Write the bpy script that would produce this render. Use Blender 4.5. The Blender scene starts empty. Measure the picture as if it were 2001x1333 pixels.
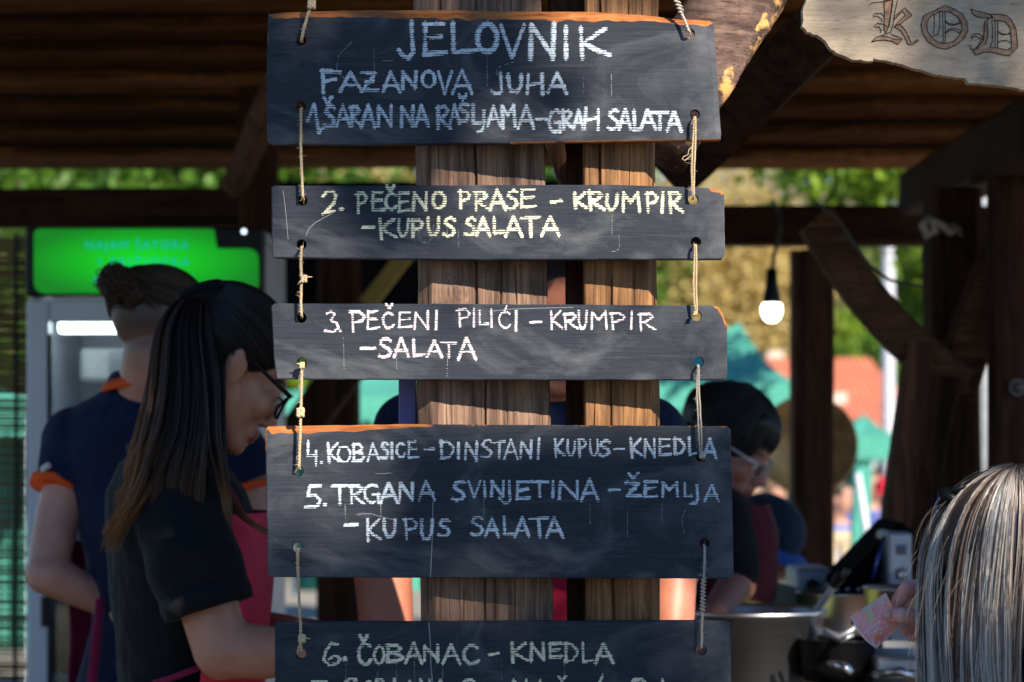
import bpy, bmesh, math, random
import numpy as np
from mathutils import Vector, Matrix, noise as mnoise
from mathutils.geometry import tessellate_polygon

R = math.radians
random.seed(7)
rng = np.random.default_rng(11)
scene = bpy.context.scene
COL = scene.collection

# ---------------------------------------------------------------- camera
LENS = 85.0
CAMZ = 1.45
HORIZON = 860.0            # image row of the horizon (photo pixels)
K = 36.0 / LENS / 2001.0   # metres per photo pixel and metre of distance
cam_data = bpy.data.cameras.new("camera")
cam = bpy.data.objects.new("camera", cam_data)
COL.objects.link(cam)
cam.location = (0, 0, CAMZ)
cam.rotation_euler = (R(90), 0, 0)
cam_data.lens = LENS
cam_data.sensor_width = 36.0
cam_data.shift_y = (HORIZON - 666.5) / 2001.0
cam_data.clip_start = 0.1
cam_data.clip_end = 2000
cam_data.dof.use_dof = True
cam_data.dof.focus_distance = 3.0
cam_data.dof.aperture_fstop = 6.0
scene.camera = cam

# ---------------------------------------------------------------- light
SUN_EL, SUN_AZ = 33.0, 35.0     # azimuth measured from the camera's back towards its right
SUN = Vector((math.sin(R(SUN_AZ)) * math.cos(R(SUN_EL)), -math.cos(R(SUN_AZ)) * math.cos(R(SUN_EL)), math.sin(R(SUN_EL))))
world = bpy.data.worlds.new("World")
scene.world = world
world.use_nodes = True
wn = world.node_tree
sky = wn.nodes.new("ShaderNodeTexSky")
sky.sky_type = 'NISHITA'
sky.sun_disc = False
sky.sun_elevation = R(SUN_EL)
sky.sun_rotation = R(180 - SUN_AZ)
sky.ozone_density = 7.0
sky.dust_density = 0.0
bg = wn.nodes["Background"]
bg.inputs[1].default_value = 0.085
wn.links.new(sky.outputs[0], bg.inputs[0])
sd = bpy.data.lights.new("sun", 'SUN')
sd.energy = 5.0
sd.angle = R(0.5)
sd.color = (1.0, 0.90, 0.76)
so = bpy.data.objects.new("sun", sd)
so.rotation_euler = SUN.to_track_quat('Z', 'Y').to_euler()
so.location = SUN * 20
COL.objects.link(so)
scene.view_settings.view_transform = 'Standard'
scene.view_settings.look = 'None'
scene.view_settings.exposure = 0.95
scene.view_settings.gamma = 1.0
scene.view_settings.use_curve_mapping = False

# ---------------------------------------------------------------- helpers
def P(x, y, d):
    """photo pixel x, y at distance d metres -> world point"""
    return Vector(((x - 1000.5) * K * d, d, CAMZ - (y - HORIZON) * K * d))

def tag(o, label=None, cat=None, group=None, kind=None):
    if label: o['label'] = label
    if cat: o['category'] = cat
    if group: o['group'] = group
    if kind: o['kind'] = kind
    return o

def root(name, loc, label, cat, group=None):
    o = bpy.data.objects.new(name, None)
    o.empty_display_size = 0.05
    o.location = loc
    COL.objects.link(o)
    return tag(o, label, cat, group)

def world_origin(o):
    v = Vector((0, 0, 0))
    while o:
        v = v + o.location
        o = o.parent
    return v

class MB:
    """collects geometry in world coordinates and links it as one object"""
    def __init__(s):
        s.v = []; s.f = []; s.m = []; s.c = []
    def add(s, vs, fs, mi=0, col=None):
        b = len(s.v)
        s.v += [tuple(v) for v in vs]
        s.f += [tuple(b + i for i in f) for f in fs]
        s.m += [mi] * len(fs)
        if col is not None: s.c += [col] * len(vs)
        return s
    def box(s, c, h, rot=None, mi=0, bev=0.0):
        c = Vector(c); R3 = rot or Matrix.Identity(3)
        if bev <= 0:
            vs = [c + R3 @ Vector((x * h[0], y * h[1], z * h[2])) for x in (-1, 1) for y in (-1, 1) for z in (-1, 1)]
            fs = [(0, 1, 3, 2), (4, 6, 7, 5), (0, 4, 5, 1), (2, 3, 7, 6), (0, 2, 6, 4), (1, 5, 7, 3)]
            return s.add(vs, fs, mi)
        # chamfered box
        b = bev; vs = []; idx = {}
        for x in (-1, 1):
            for y in (-1, 1):
                for z in (-1, 1):
                    for a in range(3):
                        q = [x * (h[0] - b), y * (h[1] - b), z * (h[2] - b)]
                        q[a] = (x, y, z)[a] * h[a]
                        idx[(x, y, z, a)] = len(vs); vs.append(c + R3 @ Vector(q))
        fs = []
        for a in range(3):
            o1, o2 = [(1, 2), (2, 0), (0, 1)][a]
            for sg in (-1, 1):
                f = []
                for (p, q) in ((-1, -1), (1, -1), (1, 1), (-1, 1)):
                    k = [0, 0, 0]; k[a] = sg; k[o1] = p; k[o2] = q
                    f.append(idx[(k[0], k[1], k[2], a)])
                fs.append(f if sg > 0 else f[::-1])
        for a in range(3):
            o1, o2 = [(1, 2), (2, 0), (0, 1)][a]
            for p in (-1, 1):
                for q in (-1, 1):
                    k0 = [0, 0, 0]; k0[a] = -1; k0[o1] = p; k0[o2] = q
                    k1 = list(k0); k1[a] = 1
                    fs.append([idx[(*k0, o1)], idx[(*k1, o1)], idx[(*k1, o2)], idx[(*k0, o2)]])
        for x in (-1, 1):
            for y in (-1, 1):
                for z in (-1, 1):
                    fs.append([idx[(x, y, z, 0)], idx[(x, y, z, 1)], idx[(x, y, z, 2)]])
        return s.add(vs, fs, mi)
    def beam(s, p0, p1, w, h, up=(0, -1, 0), mi=0, bev=0.006):
        p0 = Vector(p0); p1 = Vector(p1); d = (p1 - p0); L = d.length; d.normalize()
        u = Vector(up); u = (u - d * u.dot(d)).normalized(); sde = d.cross(u)
        R3 = Matrix((d, sde, u)).transposed()
        return s.box((p0 + p1) / 2, (L / 2, w / 2, h / 2), R3, mi, bev)
    def tube(s, pts, rad, n=8, mi=0, cap=True, col=None):
        pts = [Vector(p) for p in pts]; m = len(pts)
        if not hasattr(rad, '__len__'): rad = [rad] * m
        vs = []; prev = None
        for i in range(m):
            t = (pts[min(i + 1, m - 1)] - pts[max(i - 1, 0)])
            t = t.normalized() if t.length > 1e-9 else Vector((0, 0, 1))
            if prev is None:
                a = Vector((0, 1, 0)) if abs(t.y) < 0.9 else Vector((1, 0, 0))
                prev = (a - t * a.dot(t)).normalized()
            else:
                prev = prev - t * prev.dot(t)
                prev = prev.normalized() if prev.length > 1e-9 else Vector((1, 0, 0))
            b = t.cross(prev)
            for k in range(n):
                a = 2 * math.pi * k / n
                vs.append(pts[i] + (prev * math.cos(a) + b * math.sin(a)) * rad[i])
        fs = []
        for i in range(m - 1):
            for k in range(n):
                k2 = (k + 1) % n
                fs.append((i * n + k, i * n + k2, (i + 1) * n + k2, (i + 1) * n + k))
        if cap:
            fs.append(tuple(range(n))[::-1]); fs.append(tuple((m - 1) * n + k for k in range(n)))
        return s.add(vs, fs, mi, col)
    def lathe(s, c, prof, n=32, mi=0, axis='Z'):
        """prof: list of (r, h) from c"""
        c = Vector(c); vs = []
        for r, h in prof:
            for k in range(n):
                a = 2 * math.pi * k / n
                if axis == 'Z': q = Vector((r * math.cos(a), r * math.sin(a), h))
                else: q = Vector((r * math.cos(a), h, r * math.sin(a)))
                vs.append(c + q)
        fs = []
        for i in range(len(prof) - 1):
            for k in range(n):
                k2 = (k + 1) % n
                f = (i * n + k, i * n + k2, (i + 1) * n + k2, (i + 1) * n + k)
                fs.append(f if axis == 'Z' else f[::-1])
        return s.add(vs, fs, mi)
    def sleeve(s, p0, p1, r0, r1, n=24, mi=0):
        p0 = Vector(p0); p1 = Vector(p1)
        s.ell(p0, r0, None, 20, 14); s.tube([p0, p0.lerp(p1, .5), p1], [r0, (r0 + r1) / 2, r1], n, mi)
        return s
    def ell(s, c, r, rot=None, n=16, m=10, mi=0):
        c = Vector(c); R3 = rot or Matrix.Identity(3)
        if not hasattr(r, '__len__'): r = (r, r, r)
        vs = [c + R3 @ Vector((0, 0, r[2]))]
        for i in range(1, m):
            t = math.pi * i / m
            for k in range(n):
                a = 2 * math.pi * k / n
                vs.append(c + R3 @ Vector((r[0] * math.sin(t) * math.cos(a), r[1] * math.sin(t) * math.sin(a), r[2] * math.cos(t))))
        vs.append(c + R3 @ Vector((0, 0, -r[2])))
        fs = []
        for k in range(n): fs.append((0, 1 + k, 1 + (k + 1) % n))
        for i in range(m - 2):
            for k in range(n):
                k2 = (k + 1) % n
                fs.append((1 + i * n + k, 1 + (i + 1) * n + k, 1 + (i + 1) * n + k2, 1 + i * n + k2))
        e = len(vs) - 1; b = 1 + (m - 2) * n
        for k in range(n): fs.append((e, b + (k + 1) % n, b + k))
        return s.add(vs, fs, mi)
    def cap(s, p0, p1, r0, r1, n=16, mi=0):
        """tapered capsule: closed"""
        p0 = Vector(p0); p1 = Vector(p1); d = (p1 - p0); L = d.length; d.normalize()
        pts = []; rr = []
        for i in range(7):
            t = math.pi / 2 * i / 6
            pts.append(p0 - d * r0 * math.cos(t)); rr.append(max(r0 * math.sin(t), r0 * .04))
        for i in range(1, 4):
            pts.append(p0 + d * L * i / 4); rr.append(r0 + (r1 - r0) * i / 4)
        for i in range(7):
            t = math.pi / 2 * i / 6
            pts.append(p1 + d * r1 * math.sin(t)); rr.append(max(r1 * math.cos(t), r1 * .04))
        return s.tube(pts, rr, n, mi)
    def loft(s, secs, n=32, mi=0, closed=True):
        """secs: list of (centre, rx, ry[, power]); horizontal super-ellipses"""
        vs = []
        for q in secs:
            c, rx, ry = Vector(q[0]), q[1], q[2]; pw = q[3] if len(q) > 3 else 2.0
            for k in range(n):
                a = 2 * math.pi * k / n; ca, sa = math.cos(a), math.sin(a)
                e = 2.0 / pw
                vs.append(c + Vector((rx * math.copysign(abs(ca) ** e, ca), ry * math.copysign(abs(sa) ** e, sa), 0)))
        m = len(secs); fs = []
        for i in range(m - 1):
            for k in range(n):
                k2 = (k + 1) % n
                fs.append((i * n + k, i * n + k2, (i + 1) * n + k2, (i + 1) * n + k))
        if closed:
            fs.append(tuple(range(n))[::-1]); fs.append(tuple((m - 1) * n + k for k in range(n)))
        return s.add(vs, fs, mi)
    def build(s, name, mats, parent=None, smooth=False, origin=None):
        if not isinstance(mats, (list, tuple)): mats = [mats]
        me = bpy.data.meshes.new(name)
        vs = np.array([tuple(v) for v in s.v], dtype=float)
        if parent is not None: org = world_origin(parent)
        elif origin is not None: org = Vector(origin)
        else:
            lo = vs.min(0); hi = vs.max(0)
            org = Vector(((lo[0] + hi[0]) / 2, (lo[1] + hi[1]) / 2, lo[2]))
        vs = vs - np.array(org)
        me.from_pydata(vs.tolist(), [], s.f)
        for m in mats: me.materials.append(m)
        if any(s.m): me.polygons.foreach_set('material_index', s.m)
        if s.c and len(s.c) == len(s.v):
            at = me.color_attributes.new('tint', 'FLOAT_COLOR', 'POINT')
            at.data.foreach_set('color', np.array([(*c[:3], 1.0) for c in s.c], dtype=np.float32).ravel())
        if smooth: me.polygons.foreach_set('use_smooth', [True] * len(me.polygons))
        me.update()
        o = bpy.data.objects.new(name, me)
        COL.objects.link(o)
        if parent is not None: o.parent = parent
        else: o.location = org
        return o

def remeshed(mb, name, mats, parent, voxel=0.005, smooth_it=4, disp=None, tint=None):
    """joins overlapping closed shapes of mb into one continuous skin"""
    o = mb.build('tmp_shape', [], None, origin=(0, 0, 0))
    md = o.modifiers.new('r', 'REMESH'); md.mode = 'VOXEL'; md.voxel_size = voxel
    sm = o.modifiers.new('s', 'SMOOTH'); sm.factor = 0.5; sm.iterations = smooth_it
    dg = bpy.context.evaluated_depsgraph_get(); dg.update()
    ev = o.evaluated_get(dg)
    me = bpy.data.meshes.new_from_object(ev)
    bpy.data.objects.remove(o)
    n = len(me.vertices)
    co = np.empty(n * 3); me.vertices.foreach_get('co', co); co = co.reshape(-1, 3)
    if disp is not None:
        nr = np.empty(n * 3); me.vertices.foreach_get('normal', nr); nr = nr.reshape(-1, 3)
        co = co + nr * disp(co)[:, None]
    if tint is not None:
        cl = tint(co)
        at = me.color_attributes.new('tint', 'FLOAT_COLOR', 'POINT')
        at.data.foreach_set('color', np.concatenate([cl, np.ones((n, 1))], 1).astype(np.float32).ravel())
    org = world_origin(parent) if parent else Vector((0, 0, 0))
    co = co - np.array(org)
    me.vertices.foreach_set('co', co.ravel())
    me.materials.clear()
    for m in (mats if isinstance(mats, (list, tuple)) else [mats]): me.materials.append(m)
    me.polygons.foreach_set('use_smooth', [True] * len(me.polygons))
    me.name = name
    me.update()
    r = bpy.data.objects.new(name, me)
    COL.objects.link(r)
    if parent: r.parent = parent
    return r

def sinnoise(co, freqs, seed=0):
    """cheap smooth numpy noise"""
    rg = np.random.default_rng(seed); out = np.zeros(len(co))
    for f, a in freqs:
        for _ in range(4):
            d = rg.normal(size=3); d /= np.linalg.norm(d)
            out += a / 4 * np.sin(co @ d * f + rg.uniform(0, 6.28) + 1.5 * np.sin(co @ np.roll(d, 1) * f * .6 + rg.uniform(0, 6)))
    return out

# ---------------------------------------------------------------- materials
def new_mat(name):
    m = bpy.data.materials.new(name); m.use_nodes = True
    nt = m.node_tree
    return m, nt, nt.nodes['Principled BSDF']

def nd(nt, t, **kw):
    n = nt.nodes.new(t)
    for k, v in kw.items(): setattr(n, k, v)
    return n

def mixc(nt, a, b, fac, mode='MIX'):
    n = nt.nodes.new('ShaderNodeMix'); n.data_type = 'RGBA'; n.blend_type = mode
    for sock, val in ((n.inputs[0], fac), (n.inputs[6], a), (n.inputs[7], b)):
        if isinstance(val, bpy.types.NodeSocket): nt.links.new(val, sock)
        elif isinstance(val, (int, float)): sock.default_value = val
        else: sock.default_value = (*val[:3], 1)
    return n.outputs[2]

def texco(nt, scale=(1, 1, 1), rot=(0, 0, 0), loc=(0, 0, 0)):
    tc = nd(nt, 'ShaderNodeTexCoord'); mp = nd(nt, 'ShaderNodeMapping')
    mp.inputs['Scale'].default_value = scale; mp.inputs['Rotation'].default_value = rot; mp.inputs['Location'].default_value = loc
    nt.links.new(tc.outputs['Object'], mp.inputs[0])
    return mp.outputs[0]

def noise(nt, vec, scale, detail=4, rough=.55, dist=0.0):
    n = nd(nt, 'ShaderNodeTexNoise'); n.inputs['Scale'].default_value = scale
    n.inputs['Detail'].default_value = detail; n.inputs['Roughness'].default_value = rough
    n.inputs['Distortion'].default_value = dist
    nt.links.new(vec, n.inputs['Vector'])
    return n.outputs['Fac']

def ramp(nt, fac, a, b, ca=(0, 0, 0), cb=(1, 1, 1)):
    r = nd(nt, 'ShaderNodeValToRGB')
    r.color_ramp.elements[0].position = a; r.color_ramp.elements[1].position = b
    r.color_ramp.elements[0].color = (*ca, 1); r.color_ramp.elements[1].color = (*cb, 1)
    nt.links.new(fac, r.inputs[0])
    return r.outputs[0]

def bump(nt, bsdf, h, strength=.3, dist=.002, prev=None):
    b = nd(nt, 'ShaderNodeBump'); b.inputs['Strength'].default_value = strength; b.inputs['Distance'].default_value = dist
    nt.links.new(h, b.inputs['Height'])
    if prev is not None: nt.links.new(prev, b.inputs['Normal'])
    nt.links.new(b.outputs[0], bsdf.inputs['Normal'])
    return b.outputs[0]

def simple(name, c, rough=.6, metal=0, var=.25, scale=20, bstr=.15, bdist=.001, emis=None, estr=0, stretch=(1, 1, 1), spec=.5, c2=None):
    m, nt, b = new_mat(name)
    v = texco(nt, stretch)
    n = noise(nt, v, scale, 5, .6)
    c2 = c2 or tuple(max(0, x * (1 - var)) for x in c)
    nt.links.new(mixc(nt, c2, tuple(min(1, x * (1 + var * .5)) for x in c), ramp(nt, n, .3, .7)), b.inputs['Base Color'])
    b.inputs['Roughness'].default_value = rough; b.inputs['Metallic'].default_value = metal
    b.inputs['Specular IOR Level'].default_value = spec
    if bstr > 0: bump(nt, b, noise(nt, v, scale * 3, 4), bstr, bdist)
    if emis:
        b.inputs['Emission Color'].default_value = (*emis, 1); b.inputs['Emission Strength'].default_value = estr
    return m

def wood(name, dark, light, grain_axis='Z', rough=.7, fine=1.0, bdist=.0016, spec=.3, patch=None):
    m, nt, b = new_mat(name)
    s = {'X': (2, 55, 55), 'Y': (55, 2, 55), 'Z': (55, 55, 2)}[grain_axis]
    s2 = {'X': (.7, 9, 9), 'Y': (9, .7, 9), 'Z': (9, 9, .7)}[grain_axis]
    s3 = {'X': (6, 420, 420), 'Y': (420, 6, 420), 'Z': (420, 420, 6)}[grain_axis]
    v = texco(nt, tuple(q * fine for q in s)); v2 = texco(nt, tuple(q * fine for q in s2)); v3 = texco(nt, tuple(q * fine for q in s3))
    g = noise(nt, v, 1.5, 7, .65, .6); g2 = noise(nt, v2, 1.2, 4, .6, .8); g3 = noise(nt, v3, 1, 3, .6)
    c = mixc(nt, dark, light, ramp(nt, g, .32, .68))
    c = mixc(nt, c, tuple(x * .35 for x in dark), ramp(nt, g2, .5, .78), 'MIX')
    c = mixc(nt, c, tuple(x * .25 for x in dark), mixc(nt, (0, 0, 0), (.75, .75, .75), ramp(nt, g3, .57, .66)))
    g4 = noise(nt, texco(nt, tuple(q * fine for q in {'X': (1.5, 24, 24), 'Y': (24, 1.5, 24), 'Z': (24, 24, 1.5)}[grain_axis]), loc=(2, 5, 1)), 1.0, 6, .7, 1.4)
    c = mixc(nt, c, tuple(x * .5 for x in dark), mixc(nt, (0, 0, 0), (.8, .8, .8), ramp(nt, g4, .50, .60)))
    blot = noise(nt, texco(nt, (1, 1, .45), loc=(7, 3, 2)), 17, 6, .7, .8)
    c = mixc(nt, c, tuple(x * .8 for x in dark), mixc(nt, (0, 0, 0), (.7, .7, .7), ramp(nt, blot, .47, .66)))
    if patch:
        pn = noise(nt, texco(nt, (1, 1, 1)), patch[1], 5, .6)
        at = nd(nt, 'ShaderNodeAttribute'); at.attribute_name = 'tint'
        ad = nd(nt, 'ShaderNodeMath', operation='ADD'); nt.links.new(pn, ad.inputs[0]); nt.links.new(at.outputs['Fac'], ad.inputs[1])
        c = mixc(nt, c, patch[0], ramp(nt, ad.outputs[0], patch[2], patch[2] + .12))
    nt.links.new(c, b.inputs['Base Color'])
    b.inputs['Roughness'].default_value = rough; b.inputs['Specular IOR Level'].default_value = spec
    p = bump(nt, b, g, .6, bdist)
    bump(nt, b, g3, .6, bdist * .6, p)
    return m

M = {}
M['post_l'] = wood('weathered_post_wood', (.085, .042, .028), (.37, .225, .15), 'Z')
M['post_r'] = wood('orange_brown_post_wood', (.12, .05, .018), (.46, .23, .09), 'Z')
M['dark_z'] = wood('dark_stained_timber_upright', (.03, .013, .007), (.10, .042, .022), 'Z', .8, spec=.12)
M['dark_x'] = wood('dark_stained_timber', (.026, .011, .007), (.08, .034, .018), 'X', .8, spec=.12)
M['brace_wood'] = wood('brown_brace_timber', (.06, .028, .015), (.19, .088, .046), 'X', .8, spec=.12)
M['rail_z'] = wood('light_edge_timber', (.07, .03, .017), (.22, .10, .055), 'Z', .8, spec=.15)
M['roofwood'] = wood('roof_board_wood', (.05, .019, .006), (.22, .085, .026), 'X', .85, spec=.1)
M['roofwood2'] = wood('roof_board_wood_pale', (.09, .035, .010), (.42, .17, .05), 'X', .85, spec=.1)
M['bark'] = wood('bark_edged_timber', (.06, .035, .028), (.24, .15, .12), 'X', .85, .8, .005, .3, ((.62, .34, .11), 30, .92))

def make_slate():
    m, nt, b = new_mat('slate_black_board_paint')
    v = texco(nt)
    vb = texco(nt, (14, 14, 520)); vb2 = texco(nt, (5, 5, 90)); vv = texco(nt, (260, 260, 9))
    brush = noise(nt, vb, 1, 4, .6); brush2 = noise(nt, vb2, 1, 5, .65, .3); vert = noise(nt, vv, 1, 3)
    cloud = noise(nt, texco(nt, (1, 1, 1.8), rot=(0, R(12), 0)), 5.0, 6, .62, 1.6); fine = noise(nt, v, 420, 3, .7)
    c = mixc(nt, (.020, .025, .036), (.040, .045, .057), ramp(nt, brush, .3, .72))
    c = mixc(nt, c, (.17, .175, .19), mixc(nt, (0, 0, 0), (.62, .62, .62), ramp(nt, cloud, .47, .74)))
    c = mixc(nt, c, (.10, .105, .115), mixc(nt, (0, 0, 0), (.6, .6, .6), ramp(nt, brush2, .58, .80)))
    sp = mixc(nt, (0, 0, 0), (.8, .8, .8), ramp(nt, fine, .70, .78))
    c = mixc(nt, c, (.22, .23, .25), sp)
    c = mixc(nt, c, (.16, .17, .16), mixc(nt, (0, 0, 0), (.45, .45, .45), ramp(nt, noise(nt, texco(nt, (1, 1, 1), loc=(3, 0, 1)), 9, 3, .5, 1.2), .66, .80)))
    # bare orange wood where the paint has worn from the arris
    at = nd(nt, 'ShaderNodeAttribute'); at.attribute_name = 'tint'
    sep = nd(nt, 'ShaderNodeSeparateColor'); nt.links.new(at.outputs['Color'], sep.inputs[0])
    wn_ = noise(nt, v, 60, 5, .65)
    ad = nd(nt, 'ShaderNodeMath', operation='ADD'); nt.links.new(sep.outputs[0], ad.inputs[0]); nt.links.new(wn_, ad.inputs[1])
    wear = ramp(nt, ad.outputs[0], .88, .96)
    bare = mixc(nt, (.20, .055, .018), (.50, .19, .06), ramp(nt, noise(nt, texco(nt, (8, 60, 60)), 3, 5), .3, .7))
    c = mixc(nt, c, bare, wear)
    nt.links.new(c, b.inputs['Base Color'])
    b.inputs['Roughness'].default_value = .6
    b.inputs['Specular IOR Level'].default_value = .12
    p = bump(nt, b, brush, .45, .0006)
    p = bump(nt, b, vert, .25, .0004, p)
    bump(nt, b, noise(nt, v, 130, 4, .7), .35, .0009, p)
    return m
M['slate'] = make_slate()

def chalk(name, c):
    m, nt, b = new_mat(name)
    n = noise(nt, texco(nt), 900, 3, .7)
    nt.links.new(mixc(nt, tuple(x * .62 for x in c), c, ramp(nt, n, .35, .6)), b.inputs['Base Color'])
    b.inputs['Roughness'].default_value = .95; b.inputs['Specular IOR Level'].default_value = .1
    return m
M['chalk_white'] = chalk('white_chalk', (.64, .73, .82))
M['chalk_yellow'] = chalk('yellow_chalk', (.88, .86, .62))
M['chalk_pink'] = chalk('pink_white_chalk', (.86, .76, .82))
M['chalk_ghost'] = chalk('faint_chalk_residue', (.30, .32, .34))
M['twine'] = simple('jute_twine', (.62, .47, .28), .9, 0, .3, 300, .6, .0008)
M['twine_grey'] = simple('grey_jute_twine', (.50, .44, .37), .9, 0, .3, 300, .6, .0008)

def hairmat(name, rough=.42, spec=.3):
    m, nt, b = new_mat(name)
    at = nd(nt, 'ShaderNodeAttribute'); at.attribute_name = 'tint'
    nt.links.new(at.outputs['Color'], b.inputs['Base Color'])
    b.inputs['Roughness'].default_value = rough; b.inputs['Specular IOR Level'].default_value = spec
    return m
M['hair'] = hairmat('hair_strands')
def skinmat():
    m, nt, b = new_mat('skin')
    at = nd(nt, 'ShaderNodeAttribute'); at.attribute_name = 'tint'
    v = texco(nt)
    c = mixc(nt, at.outputs['Color'], (.8, .55, .5), mixc(nt, (0, 0, 0), (.35, .35, .35), ramp(nt, noise(nt, v, 40, 4), .45, .7)), 'MULTIPLY')
    nt.links.new(c, b.inputs['Base Color'])
    b.inputs['Roughness'].default_value = .48
    b.inputs['Subsurface Weight'].default_value = .12
    b.inputs['Subsurface Radius'].default_value = (.012, .004, .002)
    bump(nt, b, noise(nt, v, 700, 3), .25, .0005)
    return m
M['skin'] = skinmat()
def cloth(name, c, rough=.85, weave=900):
    m, nt, b = new_mat(name)
    v = texco(nt)
    c1 = mixc(nt, tuple(x * .75 for x in c), c, ramp(nt, noise(nt, v, 14, 4), .3, .7))
    nt.links.new(c1, b.inputs['Base Color'])
    b.inputs['Roughness'].default_value = rough; b.inputs['Specular IOR Level'].default_value = .2
    b.inputs['Sheen Weight'].default_value = .05
    p = bump(nt, b, noise(nt, texco(nt, (1, 1, .6)), 16, 4, .5, 1.5), .7, .014)
    bump(nt, b, noise(nt, v, weave, 2), .3, .0006, p)
    return m
M['black_cloth'] = cloth('black_cotton', (.006, .007, .010))
M['navy_cloth'] = cloth('navy_cotton', (.010, .016, .055))
M['dark_red_cloth'] = cloth('dark_red_cotton', (.10, .010, .022))
M['pink_apron'] = cloth('coral_red_apron_cloth', (.92, .07, .14))
M['magenta_cloth'] = cloth('magenta_apron_cloth', (.24, .012, .06))
M['orange_trim'] = cloth('orange_trim_cloth', (.95, .12, .02))
M['white_cloth'] = cloth('white_cotton', (.7, .7, .72))
M['black_plastic'] = simple('glossy_black_plastic', (.006, .006, .007), .45, 0, .1, 30, 0, spec=.25)
M['steel'] = simple('brushed_stainless_steel', (.78, .78, .79), .33, 1, .12, 6, .12, .0006, stretch=(1, 1, 30))
M['steel_dull'] = simple('dull_grey_metal', (.34, .36, .40), .4, .6, .2, 12, .1)
M['matte_black'] = simple('matte_black_iron', (.005, .005, .006), .9, 0, .1, 30, 0, spec=.03)
M['white_paint'] = simple('white_enamel', (.55, .60, .68), .35, 0, .08, 8, .05)
M['glass'] = None

# ================================================================ THE SETTING
def structure(o): o['kind'] = 'structure'; return o

# ground: one large sheet of pale gravel and trodden grass
def ground_mat():
    m, nt, b = new_mat('gravel_ground')
    v = texco(nt)
    c = mixc(nt, (.045, .042, .035), (.085, .078, .065), ramp(nt, noise(nt, v, 3, 8, .7), .3, .7))
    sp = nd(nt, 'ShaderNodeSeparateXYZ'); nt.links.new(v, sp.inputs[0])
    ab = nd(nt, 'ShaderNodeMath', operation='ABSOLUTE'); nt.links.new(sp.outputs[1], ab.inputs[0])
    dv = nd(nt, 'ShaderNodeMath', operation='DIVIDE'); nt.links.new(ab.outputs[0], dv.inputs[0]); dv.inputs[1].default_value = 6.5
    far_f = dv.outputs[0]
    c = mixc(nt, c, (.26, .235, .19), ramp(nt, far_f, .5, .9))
    c = mixc(nt, c, (.07, .09, .03), ramp(nt, noise(nt, v, .12, 4, .6), .5, .62))
    nt.links.new(c, b.inputs['Base Color']); b.inputs['Roughness'].default_value = .95
    bump(nt, b, noise(nt, v, 45, 4), .5, .02)
    return m
mb = MB()
N = 40
YS = [-60, -20, 0, 5, 9, 10, 11, 12, 13, 14, 20, 30, 40, 50, 60] + [60 + 540 * q / 26 for q in range(1, 27)]
gv = []; gf = []
for i in range(N + 1):
    for j in range(N + 1):
        x = -400 + 800 * i / N; y = YS[j]
        h = -.25 * min(1, max(0, (y - 9) / 5)) + (0 if y < 60 else (y - 60) * 0.02)
        gv.append((x, y, h + (0.3 * mnoise.noise(Vector((x * .03, y * .03, 0))) if y > 40 else 0)))
for i in range(N):
    for j in range(N):
        a = i * (N + 1) + j; gf.append((a, a + N + 1, a + N + 2, a + 1))
mb.add(gv, gf)
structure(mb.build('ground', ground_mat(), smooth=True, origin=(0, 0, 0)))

# plank floor of the pavilion (not in view, but it carries everyone)
mb = MB(); mb.box((0, 5.4, .02), (3.1, 2.6, .02))
structure(mb.build('pavilion_floor', simple('floor_boards', (.12, .075, .05), .8, 0, .3, 8), origin=(0, 5.4, 0)))

# hillside with autumn woods
def hill_mat():
    m, nt, b = new_mat('autumn_hillside')
    v = texco(nt)
    n1 = noise(nt, v, .06, 5, .6); n2 = noise(nt, v, .35, 5, .7); n3 = noise(nt, texco(nt, (1, 1, .1)), 1.3, 3, .6)
    c = mixc(nt, (.085, .075, .055), (.30, .18, .035), ramp(nt, n1, .42, .62))
    c = mixc(nt, c, (.05, .075, .02), ramp(nt, n2, .5, .7))
    c = mixc(nt, c, (.20, .17, .14), mixc(nt, (0, 0, 0), (.6, .6, .6), ramp(nt, n3, .55, .7)))
    nt.links.new(c, b.inputs['Base Color']); b.inputs['Roughness'].default_value = 1
    return m
mb = MB(); hv = []; hf = []
NX, NY = 90, 30
for i in range(NX + 1):
    for j in range(NY + 1):
        x = -160 + 320 * i / NX; t = j / NY; y = 150 + 140 * t
        top = 3 + 7 * math.sin(min(1, t) * math.pi * .5)
        h = .5 + top * t ** .55 * (1 + .25 * mnoise.noise(Vector((x * .02, 3, 0))))
        h += 1.6 * mnoise.noise(Vector((x * .25, y * .25, 1))) + .9 * mnoise.noise(Vector((x * .8, y * .8, 5)))
        hv.append((x, y, h if j else -1))
for i in range(NX):
    for j in range(NY):
        a = i * (NY + 1) + j; hf.append((a, a + NY + 1, a + NY + 2, a + 1))
mb.add(hv, hf)
structure(mb.build('hillside', hill_mat(), smooth=True, origin=(0, 150, 0)))

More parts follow.
